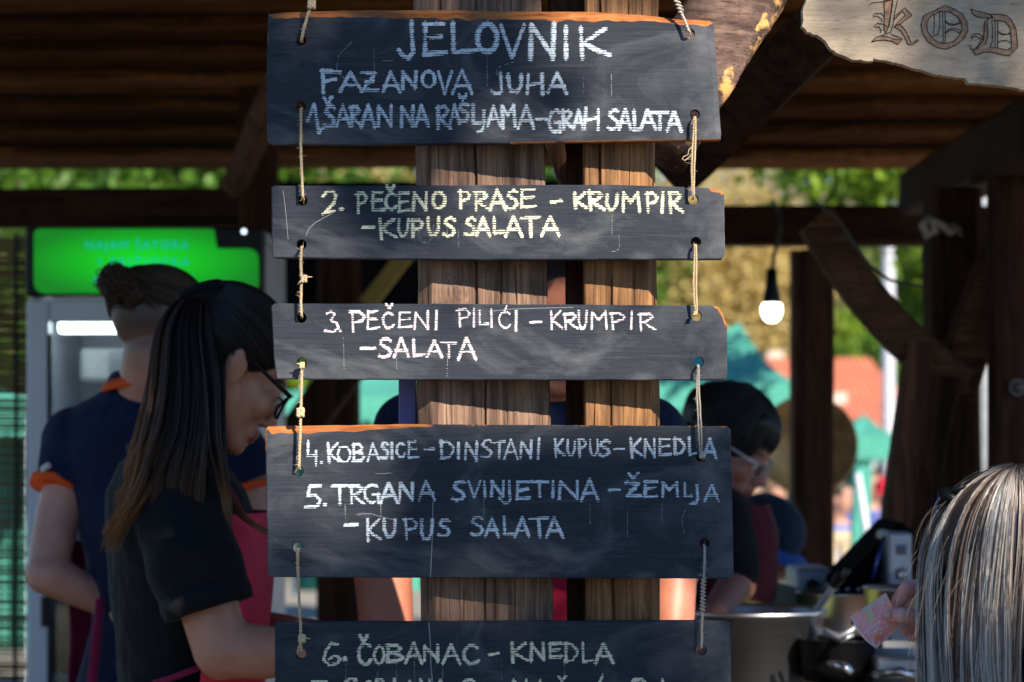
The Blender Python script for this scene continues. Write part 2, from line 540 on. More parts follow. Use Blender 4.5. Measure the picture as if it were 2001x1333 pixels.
# ---- leaves and trees
def leaf_mat(name, c1, c2, trans=.35):
    m, nt, b = new_mat(name)
    oi = nd(nt, 'ShaderNodeTexCoord')
    n = noise(nt, texco(nt), 1.7, 3, .7)
    c = mixc(nt, c1, c2, ramp(nt, n, .35, .65))
    nt.links.new(c, b.inputs['Base Color']); b.inputs['Roughness'].default_value = .55
    tr = nd(nt, 'ShaderNodeBsdfTranslucent'); nt.links.new(c, tr.inputs[0])
    mx = nd(nt, 'ShaderNodeMixShader'); mx.inputs[0].default_value = trans
    out = nt.nodes['Material Output']
    nt.links.new(b.outputs[0], mx.inputs[1]); nt.links.new(tr.outputs[0], mx.inputs[2]); nt.links.new(mx.outputs[0], out.inputs[0])
    return m
LM = {
    'green': leaf_mat('green_leaves', (.045, .12, .012), (.12, .26, .02)),
    'bright': leaf_mat('fresh_green_leaves', (.09, .20, .01), (.28, .40, .03)),
    'yellow': leaf_mat('yellow_autumn_leaves', (.46, .33, .09), (.60, .49, .22)),
    'olive': leaf_mat('olive_autumn_leaves', (.22, .21, .09), (.36, .31, .14)),
    'brown': leaf_mat('dry_brown_leaves', (.26, .19, .11), (.36, .28, .17)),
    'shade': leaf_mat('shade_tree_leaves', (.03, .07, .01), (.06, .13, .015), .10),
    'tan': leaf_mat('pale_tan_leaves', (.30, .25, .12), (.36, .30, .16)),
}
trunk_m = simple('tree_bark', (.17, .14, .12), .9, 0, .4, 6, .6, .03, stretch=(1, 1, .2))

def quads(centres, size, rg, aspect=.6, nrm=None):
    n = len(centres)
    a = rg.normal(size=(n, 3)); a /= np.linalg.norm(a, axis=1)[:, None]
    b = rg.normal(size=(n, 3)); b -= a * (a * b).sum(1)[:, None]; b /= np.linalg.norm(b, axis=1)[:, None]
    s = size * rg.uniform(.6, 1.3, n)
    a = a * s[:, None]; b = b * (s * aspect)[:, None]
    c = np.asarray(centres)
    v = np.stack([c - a, c - b * .9, c + a, c + b], 1).reshape(-1, 3)
    f = np.arange(4 * n).reshape(-1, 4)
    return v, f

def crown_points(n, c, r, rg, clumps=26):
    """clumpy crown volume"""
    c = np.array(c); r = np.array(r)
    d = rg.normal(size=(clumps, 3)); d /= np.linalg.norm(d, axis=1)[:, None]
    cc = c + d * r * rg.uniform(.35, 1.0, (clumps, 1))
    k = rg.integers(0, clumps, n)
    return cc[k] + rg.normal(size=(n, 3)) * r * .17

def tree(name, loc, height, rad, leafkey, label, group, seed, nleaf=2600, leaf=.16, trunk_frac=.4, clumps=26, cat='tree'):
    rg = np.random.default_rng(seed)
    rt = root(name, loc, label, cat, group)
    x, y, z = loc
    tb = MB()
    top = Vector((x + rg.normal() * .2, y, z + height * .8))
    base = Vector((x, y, z))
    pts = [base.lerp(top, t) + Vector((math.sin(t * 5 + seed) * .12, 0, 0)) for t in np.linspace(0, 1, 7)]
    w = height * .022 + .04
    tb.tube(pts, [w * (1 - .75 * t) for t in np.linspace(0, 1, 7)], 7)
    for i in range(8):
        t = rg.uniform(trunk_frac, .8); p = base.lerp(top, t); a = rg.uniform(0, 6.28)
        e = p + Vector((math.cos(a) * rad * .7, math.sin(a) * rad * .7, rad * rg.uniform(.2, .8)))
        tb.tube([p, p.lerp(e, .5) + Vector((0, 0, .1)), e], [w * .35, w * .22, w * .08], 5)
    tb.build('trunk', trunk_m, rt, True)
    c = (x, y, z + height * (trunk_frac + 1) / 2)
    pc = crown_points(nleaf, c, (rad, rad, height * (1 - trunk_frac) / 2), rg, clumps)
    v, f = quads(pc, leaf, rg)
    cb = MB(); cb.v = [tuple(q) for q in v]; cb.f = [tuple(q) for q in f.tolist()]; cb.m = [0] * len(cb.f)
    cb.build('crown', LM[leafkey], rt)
    return rt

def copy_tree(o, loc, label, group, scale=1.0):
    c = o.copy(); COL.objects.link(c); c.location = loc; c.scale = (scale, scale, scale)
    c['label'] = label
    if group: c['group'] = group
    for ch in o.children:
        d = ch.copy(); COL.objects.link(d); d.parent = c
    return c

# the woods behind: several kinds, each copied along the slope
kinds = [('yellow', 'tall tree with yellow autumn leaves on the slope behind the stalls'),
         ('olive', 'olive and tan autumn tree on the slope behind the stalls'),
         ('green', 'green leafy tree on the slope behind the stalls'),
         ('brown', 'half bare brown autumn tree on the slope behind the stalls'),
         ('tan', 'pale tan autumn tree with thin crown on the slope behind the stalls'),
         ('bright', 'fresh green tree among the autumn trees behind the stalls')]
protos = {}
GRP = 'trees on the slope beyond the pavilion'
PLACE = {1300: 'seen just right of the narrower sunlit post', 1375: 'seen below the second board corner', 1440: 'above the teal tent peak', 1455: 'high behind the bulb cable', 1500: 'right behind the light bulb',
         1520: 'tallest behind the bulb', 1640: 'low, just right of the bulb post', 1600: 'behind the bulb post', 1680: 'low above the red roof', 1705: 'above the red roof, left of the white pole', 1755: 'low behind the white pole',
         1770: 'high behind the white pole', 1830: 'behind the long curved brace', 1925: 'in the narrow slit at the right', 1990: 'behind the right edge post', 540: 'behind the first left cord', 430: 'above the fridge', 345: 'above the bun of the man',
         265: 'in the left gap under the eave', 170: 'left of the fridge lamp', 85: 'in the left corner gap', 5: 'at the left photo edge'}
def wood_tree(px, base_y, d, key, h):
    lab = dict(kinds)[key].split(' on the slope')[0].split(' among')[0] + ' ' + PLACE.get(px, 'on the slope, hidden behind the stall')
    z = {True: (d - 60) * .02, False: 0}[d > 60]
    p = P(px, 860, d); loc = (p.x, d, z - .1)
    if key not in protos:
        t = tree('autumn_tree', loc, h, h * .24, key, lab, GRP, len(protos) + 3, 8000, .11, .16, 46)
        protos[key] = (t, h)
        return t
    t, h0 = protos[key]
    return copy_tree(t, loc, lab, GRP, h / h0)
rg = np.random.default_rng(5)
# px, distance, key, height
woods = [(1300, 62, 'yellow', 9.5), (1375, 66, 'yellow', 10.5), (1440, 60, 'yellow', 7.5), (1455, 90, 'tan', 13.5), (1500, 74, 'olive', 10),
         (1520, 100, 'tan', 15), (1640, 64, 'bright', 6.0), (1600, 92, 'tan', 14.5), (1680, 70, 'green', 6.5), (1705, 95, 'brown', 14),
         (1755, 66, 'green', 6.2), (1770, 98, 'olive', 13), (1830, 80, 'bright', 11), (1925, 60, 'bright', 8), (1990, 75, 'green', 12),
         (1230, 80, 'olive', 12), (1150, 66, 'green', 11), (1060, 72, 'green', 12), (960, 80, 'olive', 13), (860, 66, 'green', 12), (750, 70, 'yellow', 11),
         (640, 64, 'green', 11), (540, 72, 'bright', 13), (430, 60, 'green', 10.5), (345, 66, 'olive', 12), (265, 58, 'green', 10), (170, 64, 'bright', 11), (85, 60, 'green', 11), (5, 66, 'olive', 12), (-90, 60, 'green', 11),
         (2080, 64, 'olive', 12), (1600, 60, 'olive', 5.0)]
for i, (px, d, key, h) in enumerate(woods):
    d = max(d, 72)
    ytop = 345 + rg.uniform(-30, 25) if 1480 < px < 1850 else (rg.uniform(240, 300) if px > 1200 else rg.uniform(180, 260))
    if px == 1640 or h == 5.0: ytop = 600
    if px in (1680, 1755): ytop = 560
    wood_tree(px, 0, d, key, CAMZ + (HORIZON - ytop) * K * d - (d - 60) * .02)

# nearer branches that reach in under the eave
def branch_tree(name, loc, height, rad, key, label, seed, n, leaf, c, r):
    rg = np.random.default_rng(seed)
    rt = root(name, loc, label, 'tree')
    tb = MB(); b = Vector(loc); t = Vector((c[0], c[1], c[2]))
    m = Vector((loc[0], loc[1], t.z * .75))
    tb.tube([b, b.lerp(m, .5), m, m.lerp(t, .6) + Vector((0, 0, .1)), t], [.14, .12, .09, .05, .02], 8)
    for i in range(10):
        a = rg.uniform(0, 6.28); p = m.lerp(t, rg.uniform(.1, .9))
        e = p + Vector((math.cos(a) * r[0] * .8, math.sin(a) * r[1] * .8, rg.uniform(-.3, .5) * r[2]))
        tb.tube([p, p.lerp(e, .5) + Vector((0, 0, .04)), e], [.03, .018, .006], 5)
    tb.build('trunk', trunk_m, rt, True)
    pc = crown_points(n, c, r, rg, 40)
    v, f = quads(pc, leaf, rg)
    cb = MB(); cb.v = [tuple(q) for q in v]; cb.f = [tuple(q) for q in f.tolist()]; cb.m = [0] * len(cb.f)
    cb.build('crown', LM[key], rt)
    return rt
q = P(1740, 395, 16)
branch_tree('leafy_tree', (q.x + 1.4, 16.4, 0), 3.5, 1, 'bright', 'fresh green leafy tree reaching in under the eave on the right', 21, 2200, .055, (q.x, 16, q.z + .35), (.75, .8, .6))
q = P(230, 350, 18)
branch_tree('leafy_tree', (q.x - 1.5, 18.4, 0), 4, 1, 'green', 'dense green tree showing in the gap under the eave at the left', 22, 9000, .06, (q.x, 18, q.z + .1), (2.6, .9, .8))

# ---- red roofed houses beyond the square
def tile_mat():
    m, nt, b = new_mat('red_roof_tiles')
    v = texco(nt, (1, 1, 1))
    w = nd(nt, 'ShaderNodeTexWave'); w.inputs['Scale'].default_value = 2.0; nt.links.new(v, w.inputs[0])
    c = mixc(nt, (.42, .11, .06), (.60, .19, .10), ramp(nt, noise(nt, v, 2.5, 5), .3, .7))
    nt.links.new(c, b.inputs['Base Color']); b.inputs['Roughness'].default_value = .8
    bump(nt, b, w.outputs[0], .6, .05)
    return m
M['tiles'] = tile_mat()
M['render_wall'] = simple('pale_rendered_wall', (.62, .52, .44), .9, 0, .15, 1)
M['dark_glass'] = simple('dark_window_glass', (.03, .035, .04), .1, 0, .1, 4, 0)
def house(name, px0, px1, y_ridge, y_eave, d, depth, label, base=0.0):
    a = P(px0, y_eave, d); b = P(px1, y_eave, d); rz = P(px0, y_ridge, d + depth / 2).z
    rt = root(name, ((a.x + b.x) / 2, d, base), label, 'house')
    w = MB(); w.box(((a.x + b.x) / 2, d + depth / 2, (a.z + base) / 2 - .05), ((b.x - a.x) / 2 - .3, depth / 2 - .3, (a.z - base) / 2))
    w.build('wall', M['render_wall'], rt)
    rf = MB(); e = .35
    x0, x1 = a.x - e, b.x + e; y0, y1, ym = d - e, d + depth + e, d + depth / 2; z0 = a.z - .1
    vs = [(x0, y0, z0), (x1, y0, z0), (x1, y1, z0), (x0, y1, z0), (x0 + .5, ym, rz), (x1 - .5, ym, rz)]
    vs += [(v[0], v[1], v[2] + .16) for v in vs]
    rf.add(vs, [(6, 7, 11, 10), (7, 8, 11), (8, 9, 10, 11), (9, 6, 10), (0, 1, 7, 6), (1, 2, 8, 7), (2, 3, 9, 8), (3, 0, 6, 9), (0, 3, 2, 1)])
    rf.build('roof', M['tiles'], rt)
    n = max(2, int((b.x - a.x) / 2.5))
    for i in range(n):
        fx = a.x + (b.x - a.x) * (i + .5) / n
        wb = MB(); wb.box((fx, d + .29, a.z - .95), (.42, .05, .5)); f = wb.build('window', M['white_cloth'], rt)
        g = MB(); g.box((fx, d + .235, a.z - .95), (.36, .008, .44)); g.build('pane', M['dark_glass'], f)
    c = MB(); c.box((a.x + (b.x - a.x) * .2, ym + .6, rz - .1), (.2, .2, .45)); c.build('chimney', M['render_wall'], rt)
    return rt
house('red_roofed_house', 1500, 1752, 712, 798, 58, 7, 'far house with orange red hipped roof seen left of the white pole')
house('red_roofed_house', 1655, 1775, 806, 862, 40, 5, 'lower nearer house with red roof whose eave crosses the white pole')

# ---- white pole
mb = MB(); a = P(1736, 940, 24); mb.tube([(a.x, 24, 0), (a.x, 24, 2.4), (a.x, 24, 5.6)], [.066, .062, .055], 12)
tag(mb.build('white_pole', simple('white_painted_pole', (.55, .55, .62), .4, 0, .1, 2)), 'slim white pole standing in front of the red roofed houses', 'pole')

# ---- teal market tents
M['teal'] = cloth('teal_tent_canvas', (.08, .36, .28), .7, 200)
M['teal'].node_tree.nodes['Principled BSDF'].inputs['Sheen Weight'].default_value = 0
def tent(px0, px1, apx, y_apex, y_eave, y_bot, d, depth, label, walls=True):
    a = P(px0, y_eave, d); b = P(px1, y_eave, d); top = P(apx, y_apex, d + depth / 2)
    rt = root('market_tent', ((a.x + b.x) / 2, d, 0), label, 'tent', 'teal market tents')
    cb = MB(); n = 12
    # four sagging triangular sheets
    cs = [Vector((a.x, d, a.z)), Vector((b.x, d, a.z)), Vector((b.x, d + depth, a.z)), Vector((a.x, d + depth, a.z))]
    for k in range(4):
        p, q = cs[k], cs[(k + 1) % 4]; vs = []; fs = []
        for i in range(n + 1):
            for j in range(n + 1):
                t = i / n; u = j / n
                e = p.lerp(q, u); v = e.lerp(top, t)
                v.z -= .10 * math.sin(t * math.pi) * (1 - .5 * abs(u - .5))
                vs.append(v)
        for i in range(n):
            for j in range(n):
                o = i * (n + 1) + j; fs.append((o, o + 1, o + n + 2, o + n + 1))
        cb.add(vs, fs)
    cb.build('canopy', M['teal'], rt, True)
    vb = MB()
    for k in range(4):
        p, q = cs[k], cs[(k + 1) % 4]; vs = []; fs = []
        for j in range(25):
            e = p.lerp(q, j / 24); sc = .22 + .04 * math.cos(j * math.pi)
            vs += [e, e - Vector((0, 0, sc))]
        for j in range(24): fs.append((2 * j, 2 * j + 2, 2 * j + 3, 2 * j + 1))
        vb.add(vs, fs)
    vb.build('valance', M['teal'], rt)
    if walls:
        wb = MB(); vs = []; fs = []
        for j in range(61):
            e = cs[3].lerp(cs[2], j / 60) + Vector((0, .05 * math.sin(j * .9), 0))
            vs += [e - Vector((0, 0, .02)), Vector((e.x, e.y + .03 * math.sin(j * 1.3), .05))]
        for j in range(60): fs.append((2 * j, 2 * j + 2, 2 * j + 3, 2 * j + 1))
        wb.add(vs, fs); wb.build('side_wall', M['teal'], rt, True)
    for c in cs:
        lb = MB(); lb.box((c.x, c.y, c.z / 2), (.02, .02, c.z / 2)); lb.build('leg', M['white_paint'], rt)
    return rt
tent(1130, 1556, 1445, 630, 748, 1000, 17, 3.0, 'teal tent with pointed canopy between board and dark post')
tent(500, 900, 790, 690, 772, 1000, 19, 3.4, 'teal tent glimpsed under the third board left of the posts')
tent(1585, 1790, 1690, 810, 850, 1000, 21, 2.5, 'low teal tent below the red roof beside the white pole')
def back_tent(x, y, w, label):  # unseen white tents, added for the steel pot to reflect
    rt = root('added_white_tent', (x, y, 0), label, 'tent', 'white tents added behind the viewer')
    cb = MB(); z0, z1 = 2.3, 3.4; h = w / 2
    vs = [(x - h, y - h, z0), (x + h, y - h, z0), (x + h, y + h, z0), (x - h, y + h, z0), (x, y, z1)]
    vs += [(q[0], q[1], q[2] - .03) for q in vs]
    cb.add(vs, [(0, 1, 4), (1, 2, 4), (2, 3, 4), (3, 0, 4), (6, 5, 9), (7, 6, 9), (8, 7, 9), (5, 8, 9)]); cb.build('canopy', M['white_cloth'], rt)
    wb = MB(); wb.box((x, y - h, z0 / 2), (h, .01, z0 / 2)); wb.build('side_wall', M['white_cloth'], rt)
    for sx in (-1, 1):
        for sy in (-1, 1): lb = MB(); lb.box((x + sx * h, y + sy * h, z0 / 2), (.025, .025, z0 / 2)); lb.build('leg', M['white_paint'], rt)
back_tent(-4.5, -9, 3.0, 'white tent added unseen behind the viewer on the left, for reflections')
back_tent(.4, -10.5, 3.4, 'white tent added unseen straight behind the viewer, for reflections')
back_tent(7.5, -12, 3.0, 'white tent added unseen behind the viewer on the right, for reflections')
tent(-170, 60, -60, 730, 775, 1000, 14, 2.2, 'teal tent seen through the reed blind at the left edge')

# ================================================================ THE PAVILION
EAVE_D, EAVE_Z, SLOPE = 7.75, 2.32, 0.40
RIDGE_D = 5.35
roof = root('pavilion_roof', (0, RIDGE_D, 0), 'dark plank roof of the open timber pavilion overhead', 'roof')
def plank_mesh(variant, thick=.026, wid=.155, length=6.2):
    rg = np.random.default_rng(variant)
    mb = MB(); nseg = 24; vs = []; fs = []
    for i in range(nseg + 1):
        x = -length / 2 + length * i / nseg
        b0 = -wid / 2 + rg.normal() * .004; b1 = wid / 2 + rg.normal() * .004
        dz = .003 * math.sin(i * .7 + variant)
        for (yy, zz) in ((b0, 0), (b1, 0), (b1, thick), (b0, thick)): vs.append((x, yy, zz + dz))
    for i in range(nseg):
        for k in range(4):
            k2 = (k + 1) % 4; a = i * 4
            fs.append((a + k, a + 4 + k, a + 4 + k2, a + k2))
    fs += [(0, 1, 2, 3), (nseg * 4 + 3, nseg * 4 + 2, nseg * 4 + 1, nseg * 4)]
    me = bpy.data.meshes.new('roof_plank'); me.from_pydata(vs, [], fs)
    me.materials.append(M['roofwood'] if variant % 3 else M['roofwood2'])
    return me
pm = [plank_mesh(i) for i in range(6)]
def plank(d, z, ang, k, x=0.0):
    o = bpy.data.objects.new('roof_plank', pm[k % 6]); COL.objects.link(o)
    o.parent = roof; o.location = (x, d - RIDGE_D, z); o.rotation_euler = (ang, 0, random.uniform(-.002, .002))
th = math.atan(SLOPE)
n = 0
d = EAVE_D
while d > RIDGE_D - .05:          # far slope: each board laps over the one below, its lower edge shows
    z = EAVE_Z + SLOPE * (EAVE_D - d)
    plank(d, z + .020, -th + R(13), n, random.uniform(-.05, .05)); d -= .146; n += 1
d = RIDGE_D - .1
while d > 3.25:                   # near slope, facing the market
    z = EAVE_Z + SLOPE * (EAVE_D - RIDGE_D) - SLOPE * (RIDGE_D - d)
    plank(d, z + .016, th - R(7), n); d -= .135; n += 1
# covering felt over the boards
fb = MB(); zr = EAVE_Z + SLOPE * (EAVE_D - RIDGE_D)
for (da, za, db, zb) in ((RIDGE_D, zr, EAVE_D + .05, EAVE_Z - .02), (RIDGE_D, zr, 3.15, zr - SLOPE * (RIDGE_D - 3.15))):
    w = 3.1; t = .05
    vs = [(-w, da, za + .055), (w, da, za + .055), (w, db, zb + .055), (-w, db, zb + .055)]
    vs += [(v[0], v[1], v[2] + .02) for v in vs]
    fb.add(vs, [(0, 1, 2, 3), (7, 6, 5, 4), (0, 4, 5, 1), (1, 5, 6, 2), (2, 6, 7, 3), (3, 7, 4, 0)])
fb.build('roofing_felt', simple('dark_roofing_felt', (.05, .04, .035), .9), roof)
# rafters of the far slope
for x in (-2.3, 2.45):
    rb = MB(); rb.beam((x, EAVE_D + .1, EAVE_Z - .10), (x, RIDGE_D, zr - .06), .09, .11, up=(0, 0, 1)); rb.build('rafter', M['dark_x'], roof)

def timber(name, p0, p1, w, h, mat, label, cat, group=None, up=(0, -1, 0), wob=.012, seed=0, bow=0.0, n=14, parent=None):
    """squared timber with slightly uneven faces"""
    p0 = Vector(p0); p1 = Vector(p1); d = (p1 - p0); L = d.length; d.normalize()
    u = Vector(up); u = (u - d * u.dot(d)).normalized(); s = d.cross(u)
    c = .18; prof = [(-1, -1 + c), (-1 + c, -1), (1 - c, -1), (1, -1 + c), (1, 1 - c), (1 - c, 1), (-1 + c, 1), (-1, 1 - c)]
    vs = []; fs = []
    for i in range(n + 1):
        t = i / n; q = p0 + d * L * t + s * (bow * math.sin(t * math.pi))
        for k, (a, b) in enumerate(prof):
            r = 1 + wob * 6 * mnoise.noise(Vector((t * L * 3 + seed * 7, k * 2.1, seed)))
            vs.append(q + s * (a * w / 2 * r) + u * (b * h / 2 * r))
    for i in range(n):
        for k in range(8):
            k2 = (k + 1) % 8; fs.append((i * 8 + k, i * 8 + k2, i * 8 + 8 + k2, i * 8 + 8 + k))
    fs += [tuple(range(8))[::-1], tuple(n * 8 + k for k in range(8))]
    mb = MB(); mb.add(vs, fs)
    o = mb.build(name, mat, parent)
    if not parent: tag(o, label, cat, group)
    return o

D = 7.5
# wall plates (beams) under the far eave
a = P(-300, 408, D); b = P(640, 408, D)
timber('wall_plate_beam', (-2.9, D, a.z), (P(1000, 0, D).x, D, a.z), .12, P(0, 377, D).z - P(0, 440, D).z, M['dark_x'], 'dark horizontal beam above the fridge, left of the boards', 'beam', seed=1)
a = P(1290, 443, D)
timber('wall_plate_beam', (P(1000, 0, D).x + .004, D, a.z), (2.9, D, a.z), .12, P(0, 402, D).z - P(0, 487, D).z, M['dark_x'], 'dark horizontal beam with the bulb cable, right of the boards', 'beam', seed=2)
# far posts
def up_post(x0, x1, d, dep, mat, label, seed, ztop=2.3, lean=0):
    w = (x1 - x0) * K * d; xc = ((x0 + x1) / 2 - 1000.5) * K * d
    return timber('timber_post', (xc, d, .04), (xc + lean, d, ztop), w, dep, mat, label, 'post', seed=seed, n=20)
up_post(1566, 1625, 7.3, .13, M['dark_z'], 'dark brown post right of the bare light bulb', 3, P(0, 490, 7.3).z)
up_post(1546, 1564, 7.33, .10, M['rail_z'], 'narrow paler strip along the left side of the post beside the bulb', 4, P(0, 489, 7.3).z)  # lighter left side of the bulb post, built as a separate strip
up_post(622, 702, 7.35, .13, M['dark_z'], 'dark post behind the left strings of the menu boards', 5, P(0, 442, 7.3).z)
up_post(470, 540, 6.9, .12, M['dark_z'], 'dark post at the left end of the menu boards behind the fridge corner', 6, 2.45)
# heavy knotted corner frame on the right
DM = 5.5
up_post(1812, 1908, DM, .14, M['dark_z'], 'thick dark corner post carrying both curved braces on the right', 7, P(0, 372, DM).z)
def brace(x0, y0, x1, y1, d, wpx, bow, label, seed, mat='dark_z', d1=None, n=16):
    a = P(x0, y0, d); b = P(x1, y1, d1 or d)
    return timber('timber_brace', a, b, wpx * K * d, .10, M[mat], label, 'brace', seed=seed, bow=bow, n=n, wob=.02)
brace(1592, 428, 1876, 752, DM - .17, 74, .03, 'long curved brace falling from the beam to the corner post', 8, 'brace_wood')
brace(2030, 345, 1862, 770, DM - .16, 84, .012, 'short brace rising right from the corner post', 9, 'brace_wood')
brace(1796, 672, 1740, 1105, DM - .2, 52, 0, 'brown plank leaning against the corner post', 10, 'rail_z')
brace(1836, 735, 1790, 1135, DM - .18, 84, .02, 'rough dark timber propped in front of the corner post', 11)
up_post(1938, 2030, 5.2, .12, M['dark_z'], 'dark brown post at the right edge with a round bolt', 12, P(0, 318, 5.2).z)
bo = MB(); q = P(1990, 757, 5.12)
bo.lathe((q.x, q.y, q.z), [(0.0001, -.012), (.006, -.011), (.010, -.006), (.0125, .004)], 16, axis='Y'); bo.lathe((q.x, q.y, q.z), [(.0125, .004), (.019, .004), (.019, .01), (.0001, .01)], 16, axis='Y')
tag(bo.build('bolt', simple('rusty_bolt_steel', (.12, .10, .09), .5, .5), None), 'round metal bolt with washer on the right edge post', 'bolt')
# side plate running towards the viewer on the right
a = P(1795, 378, 7.3); b = P(2060, 250, 4.6)
timber('side_plate_beam', a, b, .12, .13, M['dark_x'], 'dark beam running forward under the roof on the right', 'beam', seed=13, up=(0, 0, 1))
# blurred brace behind the first board
a = P(1330, 330, 4.7); b = P(1640, 20, 4.3)
timber('timber_brace', a, b, .10, .10, M['dark_x'], 'blurred dark brace behind the sharp bark edged brace', 'brace', seed=14, n=16, wob=.02)
a = P(460, 360, 6.7); b = P(560, 120, 5.9)
timber('timber_brace', a, b, .055, .07, M['rail_z'], 'thin brace with a worn end left of the first menu board', 'brace', seed=15, n=12, wob=.03)
a = P(716, 596, 6.8); b = P(845, 430, 6.8)
timber('timber_brace', a, b, .048, .05, simple('yellow_painted_batten', (.42, .29, .05), .6, 0, .2, 10), 'yellow batten slanting in the gap under the second board', 'brace', seed=16)
a = P(560, 880, 6.9); b = P(730, 640, 6.9)
timber('timber_brace', a, b, .11, .09, M['dark_z'], 'dark brace slanting in the gap under the third board', 'brace', seed=17, n=14, wob=.02)
a = P(1128, 400, 3.42); b = P(1060, 200, 3.42)
timber('timber_brace', a, b, .030, .05, M['rail_z'], 'narrow brace between the two posts under the first board', 'brace', seed=18, n=10)
# dark tarpaulin added behind the middle, standing in for the deep shade
tb = MB(); vs = []; fs = []
x0, x1 = P(512, 0, 7.62).x, P(1148, 0, 7.62).x; z0, z1 = P(0, 640, 7.62).z, P(0, 352, 7.62).z
for i in range(61):
    for j in range(9):
        x = x0 + (x1 - x0) * i / 60; t = j / 8
        vs.append((x, 7.66 + .03 * math.sin(i * .9) * (1 - t * .6), z0 + (z1 - z0) * t - .03 * (1 - t) * abs(math.sin(i * .17))))
for i in range(60):
    for j in range(8): a_ = i * 9 + j; fs.append((a_, a_ + 9, a_ + 10, a_ + 1))
tb.add(vs, fs)
tag(tb.build('shade_sheet', M['black_cloth'], None, True), 'dark sheet added below the beam for the shade in the middle of the pavilion', 'cloth')

# ---- reed blind at the left edge
bl = root('reed_blind', (P(-60, 0, 6.7).x, 6.7, 0), 'see-through horizontal reed blind at the left edge with dark cords', 'blind')
reedm = simple('dry_reed', (.16, .10, .045), .7, 0, .4, 30)
rme = None
x0, x1 = P(-180, 0, 6.7).x, P(52, 0, 6.7).x
z = P(0, 470, 6.7).z; i = 0
while z > P(0, 1400, 6.7).z:
    if rme is None:
        mb = MB(); mb.tube([(0, 0, 0), (.08, 0, .001), (.17, 0, 0), (.25, 0, .001), (x1 - x0, 0, 0)], .0042, 6)
        o = mb.build('reed', reedm, bl); rme = o.data
        org = o
        base = o
        # mesh vertices are relative to the blind; shift once so that copies can be placed by location
        co = np.empty(len(rme.vertices) * 3); rme.vertices.foreach_get('co', co); co = co.reshape(-1, 3) + np.array(world_origin(bl)); rme.vertices.foreach_set('co', co.ravel())
    else:
        o = base.copy(); COL.objects.link(o); o.parent = bl
    o.location = Vector((x0 + random.uniform(-.004, .004), 6.7 + random.uniform(-.004, .004), z)) - bl.location
    o.rotation_euler = (0, random.uniform(-.006, .006), random.uniform(-.004, .004))
    z -= random.choice([.0095, .010, .012, .016]) if z < P(0, 765, 6.7).z else random.choice([.0086, .0088, .0095]) ; i += 1
for px in (-70, 31):
    mb = MB(); mb.tube([P(px, 455, 6.68), P(px + 1, 900, 6.68), P(px - 2, 1420, 6.68)], .006, 6); mb.build('cord', M['black_plastic'], bl)

# ---- lit drinks fridge
FD = 6.0
fx0, fx1 = P(52, 0, FD).x, P(514, 0, FD).x
ft = P(0, 446, FD).z; hb = P(0, 580, FD).z; fdep = .6
fr = root('drinks_fridge', ((fx0 + fx1) / 2, FD + fdep / 2, .04), 'tall white drinks fridge with lit green header sign and glass door', 'fridge')
fxc = (fx0 + fx1) / 2; fw = (fx1 - fx0) / 2
cb = MB(); t = .03
cb.box((fx0 + t / 2, FD + .05 + (fdep - .05) / 2, ft / 2), (t / 2, (fdep - .05) / 2, ft / 2 - .03), bev=.004)
cb.box((fx1 - t / 2, FD + .05 + (fdep - .05) / 2, ft / 2), (t / 2, (fdep - .05) / 2, ft / 2 - .03), bev=.004)
cb.box((fxc, FD + fdep - .015, ft / 2), (fw - t - .002, .015, ft / 2 - .03), bev=.004)
cb.box((fxc, FD + .34, ft - .012), (fw, .27, .012), bev=.004)
cb.build('cabinet', M['white_paint'], fr)
hd = MB(); hd.box((fxc, FD + .03, (ft + hb) / 2), (fw, .05, (ft - hb) / 2), bev=.006); hdo = hd.build('header_box', M['black_plastic'], fr)
# lit green panel with rounded corners and a notch at upper right
def rounded(pts, rad, n=6):
    out = []; m = len(pts)
    for i in range(m):
        p = Vector(pts[i]); a = (Vector(pts[i - 1]) - p).normalized(); b = (Vector(pts[(i + 1) % m]) - p).normalized()
        r = rad[i] if hasattr(rad, '__len__') else rad
        for k in range(n + 1):
            t = k / n
            out.append((p + a * r) * (1 - t) ** 2 + p * 2 * t * (1 - t) + (p + b * r) * t ** 2)
    return out
def px_sheet(mb, pts2, d, thick=.002, mi=0):
    """flat plate with an outline given in pixels at distance d"""
    vs = [P(p[0], p[1], d) for p in pts2]; n = len(vs)
    tri = tessellate_polygon([[Vector((v.x, v.z, 0)) for v in vs]])
    bk = [v + Vector((0, thick, 0)) for v in vs]
    fs = []
    for t in tri:
        a, b, c = t
        nn = (vs[b] - vs[a]).cross(vs[c] - vs[a])
        if nn.y > 0: a, c = c, a
        fs.append((a, b, c)); fs.append((n + c, n + b, n + a))
    for i in range(n):
        j = (i + 1) % n; fs.append((i, j, n + j, n + i))
    return mb.add(vs + bk, fs, mi)
def glow_mat():
    m, nt, b = new_mat('lit_green_plastic')
    b.inputs['Base Color'].default_value = (.0, .25, .0, 1); b.inputs['Roughness'].default_value = .35
    # a tube lamp sits behind the middle of the panel: brighter there
    tc = nd(nt, 'ShaderNodeTexCoord'); mp = nd(nt, 'ShaderNodeMapping'); nt.links.new(tc.outputs['Object'], mp.inputs[0])
    zc = P(0, 512, FD).z - .04
    mp.inputs['Location'].default_value = (0, 0, -zc * 11.0); mp.inputs['Scale'].default_value = (3.4, 0, 11.0)
    g = nd(nt, 'ShaderNodeTexGradient', gradient_type='SPHERICAL'); nt.links.new(mp.outputs[0], g.inputs[0])
    c = mixc(nt, (.0, .15, .002), (.0, .62, .002), g.outputs['Fac'])
    nt.links.new(c, b.inputs['Emission Color']); b.inputs['Emission Strength'].default_value = .58
    return m
gp = MB()
